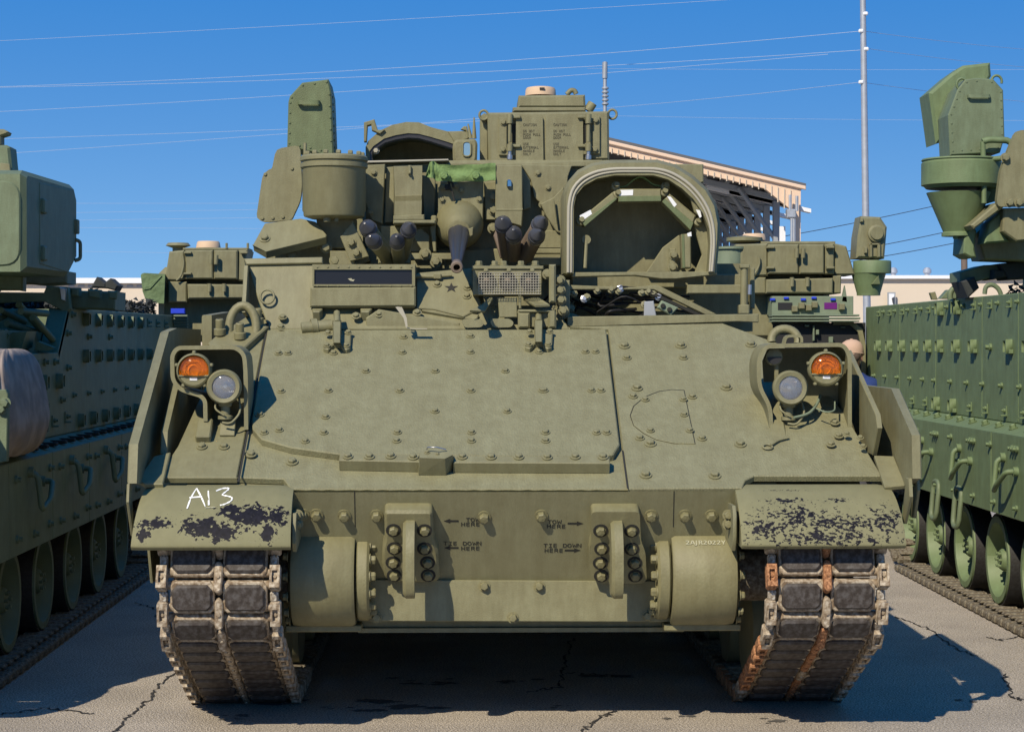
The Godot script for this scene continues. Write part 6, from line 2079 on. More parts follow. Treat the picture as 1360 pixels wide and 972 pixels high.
	for q in [[1278.1, 111.9], [1324.4, 108.1]]:
		st = S()
		tube(st, arc(at(q[0], q[1], dd - 0.1), Vector3(0.035, 0, 0), Vector3(0, 0.04, 0), -20, 250, 14), 0.009, 8)
		part("lifting_ring", st, m, o)
	st = S()
	tube(st, round_path(at_all([1305.7, 188.1, 1313.7, 185.4, 1340.5, 186.2, 1348.0, 194.8], dd - 0.2), 0.04, 3, false), 0.022, 8)
	tube(st, round_path(at_all([1305.7, 188.1, 1307.8, 226.9, 1307.8, 269.7], dd - 0.2), 0.04, 3, false), 0.018, 8)
	tube(st, round_path(at_all([1308.4, 212.2, 1329.8, 210.3, 1340.5, 208.1], dd - 0.2), 0.04, 3, false), 0.018, 8)
	part("guard_rail", st, M.right_green, o)
	plate("pedestal_plate", at_all([1309.7, 237.6, 1325.8, 234.9, 1324.4, 267.0, 1305.7, 272.3], dd - 0.05), 0.2, m, o)
	plate("cheek_plate", round_path(at_all([1351.2, 172.8, 1383.3, 172.0, 1383.3, 273.7, 1326.6, 274.5, 1324.7, 267.0, 1329.8, 226.9, 1340.5, 197.4], dd - 0.35), 0.03, 2), 0.06, M.olive, o, 0.01)
	for q in [[1335.7, 209.5], [1341.3, 269.1], [1353.8, 269.1]]:
		bolt(o, at(q[0], q[1], dd - 0.35), Vector3(0, 0, 1), M.olive, 1.1, stud_mesh)
	plate("wedge_edge", at_all([1289.7, 299.1, 1325.8, 268.3, 1333.8, 275.5, 1295.0, 303.9], dd - 0.3), 0.3, M.olive, o, 0.01)
	plate("wedge_armour", at_all([1333.8, 276.3, 1383.3, 275.0, 1383.3, 317.8, 1351.2, 320.5, 1332.4, 307.1], dd - 0.28), 0.2, M.olive, o, 0.01)
	plate("lower_cheek", at_all([1313.7, 296.4, 1332.4, 279.0, 1337.8, 277.7, 1331.1, 307.1, 1341.8, 320.5, 1308.4, 323.1], dd - 0.2), 0.2, m, o, 0.01)
	plate("corner_plate", at_all([1281.6, 315.1, 1289.7, 300.4, 1297.7, 305.8, 1295.0, 331.2, 1297.7, 341.9, 1289.7, 341.9, 1280.3, 336.5], dd - 0.1), 0.3, m, o, 0.01)
	plate("turret_under", at_all([1297.7, 309.8, 1313.7, 293.7, 1383.3, 309.8, 1383.3, 347.2, 1308.4, 344.5], dd + 0.05), 0.35, M.olive, o, 0.01, Vector3(0, 0, -1))
	plate("roof_box", at_all([1275.7, 361.1, 1308.4, 352.0, 1329.8, 351.2, 1330.3, 365.9, 1297.7, 374.0, 1275.7, 374.0], 13.9), 0.3, M.grey_green, o, 0.01)
	st = S()
	tube(st, arc(at(1180 + 350 / 3.739, 160 + 872 / 3.739, 14.2), Vector3(0.06, 0, 0), Vector3(0, 0.068, 0), -10, 200, 14), 0.02, 10)
	part("lifting_eye", st, M.grey_green, o)
	plate("eye_foot", at_all([1249.5, 396.7, 1260.2, 384.7, 1287.0, 382.0, 1287.0, 396.7], 14.35), 0.1, M.grey_green, o)
	plate("roof_pin", at_all([1236.2, 388.7, 1242.9, 387.3, 1246.3, 398.0, 1239.4, 398.0], 15.6), 0.06, M.olive, o)
	st = S()
	tube(st, round_path(at_all([1308.4, 390.5, 1309.7, 379.8, 1319.1, 377.2, 1327.1, 383.3, 1330.3, 391.3], 13.6), 0.04, 3, false), 0.016, 8)
	part("grab_handle", st, M.grey_green, o)
	for q in [[1277.6, 374.0, 1295.0, 367.3, 1301.7, 382.0, 1287.0, 395.4], [1320.4, 357.9, 1335.1, 359.3, 1337.8, 367.3, 1320.4, 371.3], [1328.4, 349.9, 1383.3, 344.5, 1383.3, 368.6, 1340.5, 371.3]]:
		plate("stowed_cover", at_all(q, 13.8), 0.3, M.net_dark, o, 0.01)
	clutter("stowed_netting", o, Vector3(3.9, 2.05, -14.6), Vector3(4.6, 2.22, -12.6), 1500, 32, M.net_dark)
	block("turret_body", Vector3(5.0, 2.45, -13.9) - org, Vector3(1.7, 0.6, 2.2), m, o, 0.05)


func make_rear_vehicles() -> void:
	for s in 2:
		var left := s == 0
		var d := 17.6
		var m: Material = M.olive
		var o := thing("armoured_vehicle", "far olive vehicle with double doors, beside a green cover, behind on the left" if left else "far olive vehicle with double doors above an open hatchway, behind on the right", "armoured vehicle", Vector3(-2.6 if left else 2.6, 0, -19.5), "armoured vehicles parked in the row")
		var f := func(a: Array) -> Array: return a
		block("hull", Vector3(0, 1.05, -0.6), Vector3(3.1, 1.3, 4.2), m, o, 0.05)
		block("hull_tub", Vector3(0, 0.75, -0.6), Vector3(2.0, 0.6, 4.4), M.olive, o, 0.05)
		for e in [-1.0, 1.0]:
			block("track", Vector3(1.3 * e, 0.45, -0.6), Vector3(0.5, 0.85, 4.4), M.dusty_steel, o, 0.2)
		block("turret_body", Vector3(0.35 if left else 0.15, 2.12, 0.7), Vector3(0.95, 0.66, 2.0), m, o, 0.06)
		var st: SurfaceTool
		if left:
			plate("box_side", at_all([224.2, 333.9, 244.4, 331.9, 245.4, 370.9, 233.0, 373.0, 219.3, 372.6, 218.8, 367.4], d), 0.6, m, o, 0.015, Vector3(0, 0, -1))
			plate("door", at_all([245.2, 331.9, 282.4, 331.9, 282.4, 370.5, 246.0, 370.5], d - 0.03), 0.5, m, o, 0.012, Vector3(0, 0, -1))
			plate("door", at_all([283.5, 331.9, 315.3, 331.9, 314.7, 370.9, 283.5, 370.5], d - 0.03), 0.5, m, o, 0.012, Vector3(0, 0, -1))
			plate("box_side", at_all([315.8, 331.9, 328.7, 331.4, 326.3, 341.7, 327.7, 373.6, 315.3, 372.6], d), 0.5, m, o, 0.012, Vector3(0, 0, -1))
			plate("lower_panel", at_all([248.1, 377.1, 327.7, 377.7, 328.3, 396.3, 248.9, 396.9], d - 0.05), 0.6, m, o, 0.012, Vector3(0, 0, -1))
			plate("lower_side", at_all([222.8, 373.6, 247.4, 374.2, 247.4, 401.4, 222.8, 401.4], d), 0.6, m, o, 0.01, Vector3(0, 0, -1))
			bar("vent", 160 + 578 / 4.86, 280 + 540 / 4.86, 160 + 680 / 4.86, 280 + 556 / 4.86, d - 0.052, 0.01, M.olive, o, 0.0)
			for q in [[582, 285, 345], [615, 285, 345], [572, 470, 522], [667, 470, 522]]:
				st = S()
				rod(st, at(160 + q[0] / 4.86, 280 + q[1] / 4.86, d - 0.08), at(160 + q[0] / 4.86, 280 + q[2] / 4.86, d - 0.08), 0.02, 8)
				part("door_handle", st, M.olive if q[1] < 300 else m, o)
			for q in [[430, 270], [430, 405], [795, 270]]:
				bar("hinge", 160 + (q[0] - 24) / 4.86, 280 + (q[1] - 7) / 4.86, 160 + (q[0] + 24) / 4.86, 280 + (q[1] + 7) / 4.86, d - 0.06, 0.05, m, o)
			st = S()
			tube(st, round_path(at_all([241.9, 339.7, 244.0, 350.0, 240.2, 366.4, 234.1, 372.6], d - 0.03), 0.1, 3, false), 0.010, 6)
			part("cable", st, M.olive, o)
			st = S()
			lathe(st, [Vector2(0, 0), Vector2(0.05, 0), Vector2(0.05, 0.03), Vector2(0.11, 0.05), Vector2(0.09, 0.075), Vector2(0, 0.08)], at(160 + 370 / 4.86, 280 + 262 / 4.86, d + 0.3), Vector3.UP, 18)
			part("antenna_dish", st, M.olive, o)
			st = S()
			lathe(st, [Vector2(0.11, 0), Vector2(0.10, 0.05), Vector2(0.09, 0.06), Vector2(0, 0.062)], at(160 + 565 / 4.86, 280 + 240 / 4.86, d + 0.3), Vector3.UP, 20)
			part("round_antenna", st, M.tan, o)
			bar("roof_rail", 160 + 400 / 4.86, 280 + 238 / 4.86, 160 + 820 / 4.86, 280 + 252 / 4.86, d + 0.1, 0.4, m, o)
			for q in [683, 820]:
				st = S()
				rod(st, at(160 + q / 4.86, 280 + 245 / 4.86, d + 0.1), at(160 + q / 4.86, 280 + 208 / 4.86, d + 0.1), 0.012, 6)
				part("stub_aerial", st, M.olive, o)
			bar("blue_board", 160 + 322 / 4.86, 280 + 630 / 4.86, 160 + 412 / 4.86, 280 + 664 / 4.86, d - 0.1, 0.05, M.blue_plastic, o)
			for k in 5:
				bar("rear_step", 160 + 340 / 4.86, 280 + (672 + k * 18.0) / 4.86, 160 + 430 / 4.86, 280 + (684 + k * 18.0) / 4.86, d - 0.15 + k * 0.03, 0.05, M.pale_green, o)
			bar("rear_opening", 160 + 340 / 4.86, 280 + 760 / 4.86, 160 + 430 / 4.86, 280 + 1000 / 4.86, d + 0.1, 0.05, M.black, o)
			var base := o.position
			var bag := thing("canvas_cover", "small green canvas cover tied over a rack beside the far left vehicle's doors", "cover", at(205, 385, 17.5) + org)
			st = S()
			var bp := at_all([186.3, 365.4, 190.9, 362.9, 218.6, 364.8, 217.2, 403.0, 194.0, 401.4, 188.8, 387.0], 17.45)
			loft(st, bp, at_all([187.8, 363.3, 190.9, 362.3, 219.7, 364.0, 219.7, 402.4, 194.0, 400.4, 189.8, 387.0], 17.9))
			part("cover", st, M.green_canvas, bag)
			plate("cover_fold", at_all([188.8, 380.8, 197.0, 378.8, 211.4, 367.4, 214.5, 366.4, 199.1, 383.9, 190.9, 385.3], 17.44), 0.02, M.green_canvas, bag)
			org = base
		else:
			plate("box_side", at_all([977.5, 324.2, 1020.3, 323.1, 1020.3, 366.5, 1000.3, 367.0, 995.4, 365.7, 986.9, 356.3, 977.5, 351.0], d), 0.6, m, o, 0.015, Vector3(0, 0, -1))
			st = S()
			var cc := at(920 + 185 / 3.738, 260 + 345 / 3.738, d + 0.1)
			lathe(st, [Vector2(0, 0), Vector2(0.13, 0), Vector2(0.13, 0.14), Vector2(0.15, 0.14), Vector2(0.15, 0.16), Vector2(0, 0.17)], cc, Vector3.UP, 20)
			part("side_drum", st, M.pale_green, o)
			plate("door", at_all([1020.6, 324.2, 1061.3, 324.2, 1061.3, 363.8, 1020.6, 363.8], d - 0.03), 0.5, m, o, 0.012, Vector3(0, 0, -1))
			plate("door", at_all([1062.3, 324.2, 1095.2, 324.2, 1095.2, 363.8, 1062.3, 363.8], d - 0.03), 0.5, m, o, 0.012, Vector3(0, 0, -1))
			plate("box_side", at_all([1095.8, 324.2, 1108.6, 323.1, 1108.6, 364.3, 1095.8, 364.3], d), 0.5, m, o, 0.012, Vector3(0, 0, -1))
			plate("sloped_side", at_all([1108.9, 322.9, 1124.7, 326.9, 1136.2, 364.9, 1108.9, 364.9], d + 0.03), 0.5, m, o, 0.012, Vector3(0, 0, -1))
			plate("lower_panel", at_all([1018.4, 371.0, 1107.3, 369.1, 1106.7, 390.0, 1017.9, 389.5], d - 0.05), 0.6, m, o, 0.012, Vector3(0, 0, -1))
			plate("lower_side", at_all([997.6, 367.5, 1017.6, 368.3, 1017.6, 390.0, 1000.3, 390.0], d), 0.6, m, o, 0.01, Vector3(0, 0, -1))
			plate("lower_side", at_all([1107.3, 365.7, 1118.0, 365.7, 1117.4, 389.7, 1107.3, 389.7], d), 0.6, m, o, 0.01, Vector3(0, 0, -1))
			bar("vent", 920 + 495 / 3.738, 260 + 466 / 3.738, 920 + 580 / 3.738, 260 + 476 / 3.738, d - 0.052, 0.01, M.olive, o, 0.0)
			for q in [[518, 262, 308], [550, 262, 308], [495, 405, 450], [572, 405, 450]]:
				st = S()
				rod(st, at(920 + q[0] / 3.738, 260 + q[1] / 3.738, d - 0.08), at(920 + q[0] / 3.738, 260 + q[2] / 3.738, d - 0.08), 0.02, 8)
				part("door_handle", st, M.olive if q[1] < 300 else m, o)
			for q in [[388, 255], [388, 357], [687, 255], [687, 357]]:
				bar("hinge", 920 + (q[0] - 20) / 3.738, 260 + (q[1] - 6) / 3.738, 920 + (q[0] + 20) / 3.738, 260 + (q[1] + 6) / 3.738, d - 0.06, 0.05, m, o)
			st = S()
			tube(st, round_path(at_all([1008.3, 340.3, 1009.6, 351.0, 1002.9, 364.3, 992.2, 369.7], d - 0.03), 0.1, 3, false), 0.010, 6)
			part("cable", st, M.olive, o)
			st = S()
			lathe(st, [Vector2(0.11, 0), Vector2(0.10, 0.05), Vector2(0.09, 0.06), Vector2(0, 0.062)], at(920 + 305 / 3.738, 260 + 222 / 3.738, d + 0.3), Vector3.UP, 20)
			part("round_antenna", st, M.tan, o)
			st = S()
			lathe(st, [Vector2(0, 0), Vector2(0.10, 0.0), Vector2(0.16, 0.02), Vector2(0.16, 0.05), Vector2(0, 0.07)], at(920 + 258 / 3.738, 260 + 236 / 3.738, d + 0.2), Vector3.UP, 20)
			part("antenna_dish", st, M.olive, o)
			bar("roof_rail", 920 + 340 / 3.738, 260 + 226 / 3.738, 920 + 710 / 3.738, 260 + 240 / 3.738, d + 0.1, 0.4, m, o)
			# pale strip with displays, roof edge, open hatchway
			bar("display_shelf", 920 + 395 / 3.738, 260 + 498 / 3.738, 920 + 800 / 3.738, 260 + 590 / 3.738, d - 0.1, 0.3, M.pale_green, o)
			bar("dark_display", 920 + 425 / 3.738, 260 + 530 / 3.738, 920 + 496 / 3.738, 260 + 566 / 3.738, d - 0.105, 0.01, M.black, o, 0.0)
			bar("purple_display", 920 + 655 / 3.738, 260 + 530 / 3.738, 920 + 718 / 3.738, 260 + 562 / 3.738, d - 0.105, 0.01, M.purple_glass, o, 0.0)
			for q in [[467, 508], [552, 515], [605, 507], [700, 515], [400, 515]]:
				bar("blue_catch", 920 + (q[0] - 12) / 3.738, 260 + (q[1] - 6) / 3.738, 920 + (q[0] + 12) / 3.738, 260 + (q[1] + 6) / 3.738, d - 0.12, 0.04, M.blue_plastic, o)
			for q in [[510, 560], [545, 545], [580, 555], [610, 540], [745, 550]]:
				bar("shelf_box", 920 + (q[0] - 14) / 3.738, 260 + (q[1] - 14) / 3.738, 920 + (q[0] + 14) / 3.738, 260 + (q[1] + 16) / 3.738, d - 0.15, 0.06, m, o)
			for q in [[395, 588, 830, 598], [395, 603, 835, 613], [395, 618, 830, 626]]:
				bar("roof_edge", 920 + q[0] / 3.738, 260 + q[1] / 3.738, 920 + q[2] / 3.738, 260 + q[3] / 3.738, d - 0.2, 0.2, M.pale_green, o)
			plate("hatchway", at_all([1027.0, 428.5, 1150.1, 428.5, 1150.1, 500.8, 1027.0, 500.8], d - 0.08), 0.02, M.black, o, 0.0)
			plate("hatchway_frame", at_all([1107.3, 427.5, 1134.0, 427.5, 1146.1, 436.6, 1150.6, 458.0, 1150.6, 500.8, 1144.7, 500.8, 1144.2, 459.3, 1139.9, 440.6, 1130.0, 431.7, 1107.3, 431.2], d - 0.12), 0.1, m, o)
			for q in [[560, 650, 580, 640], [615, 665, 630, 690], [680, 700, 700, 730], [600, 645, 595, 720], [740, 650, 760, 655]]:
				bar("hatchway_fitting", 920 + q[0] / 3.738, 260 + minf(q[1], q[3]) / 3.738, 920 + maxf(q[2], q[0] + 8) / 3.738, 260 + maxf(q[1], q[3]) / 3.738, d - 0.14, 0.05, M.pale_green, o)
			# viewer on its drum at the right
			st = S()
			var rr := 95.0 / 3.738 * d / FOCAL
			lathe(st, [Vector2(0, 0), Vector2(rr, 0), Vector2(rr, 0.10), Vector2(rr * 0.97, 0.11), Vector2(0, 0.12)], at(920 + 893 / 3.738, 260 + 385 / 3.738, d + 0.1), Vector3.UP, 30)
			part("viewer_drum", st, M.right_green, o)
			st = S()
			lathe(st, [Vector2(0, 0), Vector2(rr * 0.62, 0), Vector2(rr * 0.62, 0.02), Vector2(rr * 0.9, 0.19), Vector2(0, 0.19)], at(920 + 875 / 3.738, 260 + 495 / 3.738, d + 0.1), Vector3.UP, 24)
			part("viewer_cone", st, M.right_green, o)
			o = o
			var h := plate("viewer_head", at_all([1139.9, 313.5, 1144.7, 286.8, 1170.1, 288.1, 1179.0, 301.5, 1175.5, 343.5, 1138.0, 342.9], d), 0.3, M.olive, o, 0.02, Vector3(0, 0, -1))
			st = S()
			lathe(st, [Vector2(0.075, -0.02), Vector2(0.075, 0.03), Vector2(0.06, 0.035), Vector2(0.055, 0.05), Vector2(0, 0.05)], at(920 + 912 / 3.738, 260 + 187 / 3.738, d), Vector3(0, 0, 1), 24)
			part("head_knob", st, M.olive, h)
			for q in [[882, 235, 895, 305], [920, 235, 935, 305], [880, 235, 935, 245], [835, 110, 850, 130], [855, 255, 870, 285]]:
				bar("head_rib", 920 + q[0] / 3.738, 260 + q[1] / 3.738, 920 + q[2] / 3.738, 260 + q[3] / 3.738, d - 0.03, 0.05, M.olive, h)
			plate("cone_brace", at_all([1158.1, 377.7, 1167.5, 365.7, 1170.1, 377.7], d - 0.05), 0.05, M.olive_green, o)
			plate("rear_bracket", at_all([1118.0, 400.4, 1122.8, 379.0, 1126.0, 399.1, 1126.0, 401.8], d - 0.1), 0.05, M.pale_green, o)


# ---------------------------------------------------------------- buildings, pole, wires, the man behind

func make_background() -> void:
	var st: SurfaceTool
	# open shed: gable wall, sloping roof, rafters, columns
	var d := 60.0
	var o := thing("open_shed", "long tan open sided shed with sloping roof and grey columns", "shed", Vector3(5, 0, -68))
	var ground_y := 457.0 + FOCAL * 1.77 / d
	plate("gable_wall", at_all([700, 163, 1064, 250, 1063, ground_y, 1057, ground_y, 1056, 285, 1048, 276, 1016, 250, 936, 231, 700, 176], d), 0.25, M.trim_tan, o, 0.0, Vector3(0, 0, -1))
	for k in 42:
		var x := 710.0 + k * 8.5
		var y := 132.0 + (x - 560.0) * 118.0 / 504.0
		var yl := y + 3.0 + (maxf(0, x - 936.0) * 0.02 if x < 1016 else 30.0 * (x - 1016.0) / 40.0)
		if x < 1058:
			bar("wall_rib", x, y + 5.0, x + 1.1, maxf(y + 13.0, yl + 10.0), d - 0.05, 0.05, M.wall_tan, o, 0.0)
	plate("fascia", at_all([700, 161, 1071, 247, 1071, 252, 700, 166], d - 0.1), 0.1, M.trim_tan, o, 0.02, Vector3(0, 0, -1))
	var a := at(700, 162, d)
	var b := at(1071, 249, d)
	st = S()
	slab(st, PackedVector3Array([a, b, b + Vector3(0, 0, -22), a + Vector3(0, 0, -22)]), Vector3(0, 0.12, 0), 0.0)
	part("roof", st, M.shed_dark, o)
	plate("far_wall", PackedVector3Array([a + Vector3(0, -0.1, -21.8), b + Vector3(0, -0.1, -21.8), Vector3(b.x, 0.0, b.z - 21.8), Vector3(a.x, 0.0, a.z - 21.8)]), 0.2, M.shed_grey, o, 0.0)
	plate("tall_wall", PackedVector3Array([a, a + Vector3(0, 0, -22), Vector3(a.x, 0, a.z - 22), Vector3(a.x, 0, a.z)]), 0.2, M.trim_tan, o, 0.0, Vector3(1, 0, 0))
	for k in 10:
		st = S()
		var z := Vector3(0, -0.25, -1.6 - k * 2.0)
		var p := a.lerp(b, 0.45) + z
		var q := a.lerp(b, 0.97) + z
		slab(st, PackedVector3Array([p, q, q + Vector3(0, -0.18, 0), p + Vector3(0, -0.18, 0)]), Vector3(0, 0, -0.16), 0.01)
		part("rafter", st, M.shed_grey, o)
		st = S()
		var foot := Vector3(q.x - 0.4, 0, q.z)
		box(st, foot + Vector3(0, q.y / 2 - 0.1, 0), Vector3(0.2, q.y, 0.2), 0.01)
		part("column", st, M.shed_grey, o)
		st = S()
		rod(st, foot + Vector3(0, q.y - 1.3, 0), q + (p - q).normalized() * 1.6 + Vector3(0, -0.05, 0), 0.08, 6)
		part("knee_brace", st, M.shed_grey, o)
	for k in 4:
		var p := a.lerp(b, 0.66 + k * 0.085)
		st = S()
		box(st, p + Vector3(0, -0.12, -11.0), Vector3(0.22, 0.14, 21.0), 0.0)
		part("purlin", st, M.shed_grey, o)
	for k in 5:
		for i in 3:
			var p := a.lerp(b, 0.68 + i * 0.085) + Vector3(0, -0.32, -2.6 - k * 3.4)
			var dirv := (b - a).normalized()
			st = S()
			slab(st, PackedVector3Array([p, p + dirv * 1.9, p + dirv * 1.9 + Vector3(0, 0, -0.4), p + Vector3(0, 0, -0.4)]), Vector3(0, -0.12, 0), 0.0)
			part("strip_light_housing", st, M.white_metal, o)
	bar("meter_box", 780 + 923 / 3.472, 60 + 755 / 3.472, 780 + 966 / 3.472, 60 + 796 / 3.472, d - 0.35, 0.3, M.galvanised, o, 0.03)
	for q in [[937, 690], [968, 695], [945, 800], [955, 800]]:
		st = S()
		rod(st, at(780 + q[0] / 3.472, 60 + q[1] / 3.472, d - 0.3), at(780 + q[0] / 3.472, 60 + (q[1] + (70 if q[1] < 750 else 330)) / 3.472, d - 0.3), 0.05, 6)
		part("conduit", st, M.galvanised, o)
	bar("white_panel", 780 + 888 / 3.472, 60 + 835 / 3.472, 780 + 915 / 3.472, 330, d + 1.0, 0.05, M.white_metal, o, 0.0)
	# long low buildings far off
	o = thing("long_building", "long low tan building with a white roof edge and round roof vents on the right", "building", Vector3(48, 0, -124))
	plate("wall", at_all([1040, 369, 1500, 369, 1500, 497, 1040, 497], 120.0), 10.0, M.wall_tan, o, 0.0, Vector3(0, 0, -1))
	plate("roof_edge", at_all([1038, 365.5, 1502, 365.5, 1502, 370, 1038, 370], 119.7), 10.6, M.white_metal, o, 0.0, Vector3(0, 0, -1))
	for x in [1187.0, 1232.0, 1300.0]:
		st = S()
		lathe(st, [Vector2(0.16, 0), Vector2(0.16, 0.12), Vector2(0.26, 0.2), Vector2(0.26, 0.38), Vector2(0.14, 0.52), Vector2(0, 0.54)], at(x, 366.5, 124.0), Vector3.UP, 16)
		part("roof_vent", st, M.galvanised, o)
	bar("poster_frame", 1179.5, 388, 1190, 412, 119.6, 0.1, M.shed_grey, o, 0.0)
	bar("poster_sheet", 1181.5, 390, 1188.5, 411, 119.55, 0.04, M.white_metal, o, 0.0)
	plate("poster_print", at_all([1185, 396, 1188.5, 394, 1188.5, 408, 1186, 402], 119.52), 0.01, M.wire_dark, o, 0.0)
	o = thing("long_building", "pale distant flat roofed building low on the horizon at the left", "building", Vector3(-28, 0, -154))
	plate("wall", at_all([-200, 371, 330, 371, 330, 490, -200, 490], 150.0), 12.0, M.wall_tan, o, 0.0, Vector3(0, 0, -1))
	plate("roof_edge", at_all([-204, 369, 333, 369, 333, 376, -204, 376], 149.6), 12.8, M.white_metal, o, 0.0, Vector3(0, 0, -1))
	for k in 12:
		bar("window", 90.0 + k * 13.0, 378.5, 98.0 + k * 13.0, 381, 149.9, 0.2, M.shed_grey, o, 0.0)
	# the steel pole
	o = thing("utility_pole", "tall slim galvanised steel pole carrying the power lines", "pole", Vector3(8.9, 0, -45))
	var p0 := at(1154, 486, 45.0)
	p0.y = 0.0
	st = S()
	var p1 := at(1145, -120, 45.0)
	rod(st, p0, p1, 0.095, 16, 0.06)
	part("pole_shaft", st, M.galvanised, o)
	for q in [[1150, 18], [1144, 41], [1151, 65], [1144, 109]]:
		st = S()
		box(st, at(q[0], q[1], 44.95), Vector3(0.11, 0.08, 0.08), 0.02)
		part("line_clamp", st, M.white_metal, o)
	o = thing("wooden_pole", "short visible stretch of a brown wooden pole above the tan building", "pole", Vector3(24.8, 0, -100))
	st = S()
	var w0 := at(1283, 440, 100.0)
	w0.y = 0.0
	rod(st, w0, at(1281, 318, 100.0), 0.16, 10)
	part("pole_shaft", st, M.wood_pole, o)
	# power lines: [x0, y0, x1, y1, distance at both ends, sag in pixels, dark?, words]
	var lines := [
		[-60, 57, 1300, -22, 70.0, 60.0, 3.0, 0, "highest faint power line, slanting across the top left of the sky"],
		[-60, 117, 1146, 41, 60.0, 45.0, 10.0, 0, "power line running to the upper clamp of the steel pole"],
		[-60, 117, 1150, 66, 62.0, 45.0, 8.0, 0, "power line running to the second clamp of the steel pole"],
		[-60, 151, 1100, 72, 64.0, 50.0, 6.0, 0, "power line passing just above the tall viewer head"],
		[-60, 186, 720, 157, 66.0, 60.0, 2.0, 0, "power line disappearing behind the raised hatch"],
		[-60, 208, 700, 152, 66.0, 60.0, 2.0, 0, "power line just under the one behind the raised hatch"],
		[1146, 41, 1450, 72, 45.0, 60.0, 3.0, 0, "upper power line going right from the steel pole"],
		[1150, 64, 1450, 96, 45.0, 60.0, 3.0, 0, "second power line going right from the steel pole"],
		[1144, 109, 1450, 142, 45.0, 60.0, 3.0, 0, "third power line going right from the steel pole"],
		[760, 147, 1144, 109, 60.0, 45.0, 2.0, 0, "power line from behind the whip aerial to the pole's lowest clamp"],
		[780, 153, 1450, 160, 80.0, 80.0, 2.0, 0, "nearly level faint power line right of the whip aerial"],
		[780, 91, 1450, 92, 80.0, 80.0, 1.0, 0, "level faint power line crossing behind the steel pole"],
		[60, 270, 420, 270, 90.0, 90.0, 0.0, 0, "topmost of the level power lines beside the left launcher box"],
		[60, 283, 420, 277, 90.0, 90.0, 0.0, 0, "second of the level power lines beside the left launcher box"],
		[60, 293, 420, 288, 90.0, 90.0, 0.0, 0, "third of the level power lines beside the left launcher box"],
		[60, 302, 420, 304, 90.0, 90.0, 0.0, 0, "fourth of the level power lines beside the left launcher box"],
		[60, 333, 420, 339, 90.0, 90.0, 0.0, 0, "lowest level power line above the far left vehicle"],
		[1040, 314, 1300, 260, 70.0, 75.0, 2.0, 1, "dark cable sloping behind the far right viewer head, uppermost of three"],
		[1100, 338, 1300, 298, 70.0, 75.0, 2.0, 1, "dark cable sloping behind the far right viewer head, middle of three"],
		[1100, 352, 1320, 312, 70.0, 75.0, 2.0, 1, "dark cable sloping behind the far right viewer head, lowest of three"],
	]
	for l in lines:
		var mid := at((l[0] + l[2]) / 2.0, (l[1] + l[3]) / 2.0, (l[4] + l[5]) / 2.0) + org
		o = thing("power_line", l[8], "power line", mid, "power lines across the sky")
		var pts := PackedVector3Array()
		for k in 13:
			var t := k / 12.0
			var dd := 1.0 / lerpf(1.0 / l[4], 1.0 / l[5], t)
			pts.append(at(lerpf(l[0], l[2], t), lerpf(l[1], l[3], t) + l[6] * 4.0 * t * (1.0 - t), dd))
		st = S()
		tube(st, pts, 0.0055 if l[7] == 0 else 0.014, 6)
		part("wire", st, M.wire_light if l[7] == 0 else M.wire_dark, o)


# ---- a body as one continuous surface: tapered capsules joined by a smooth minimum, meshed as surface nets

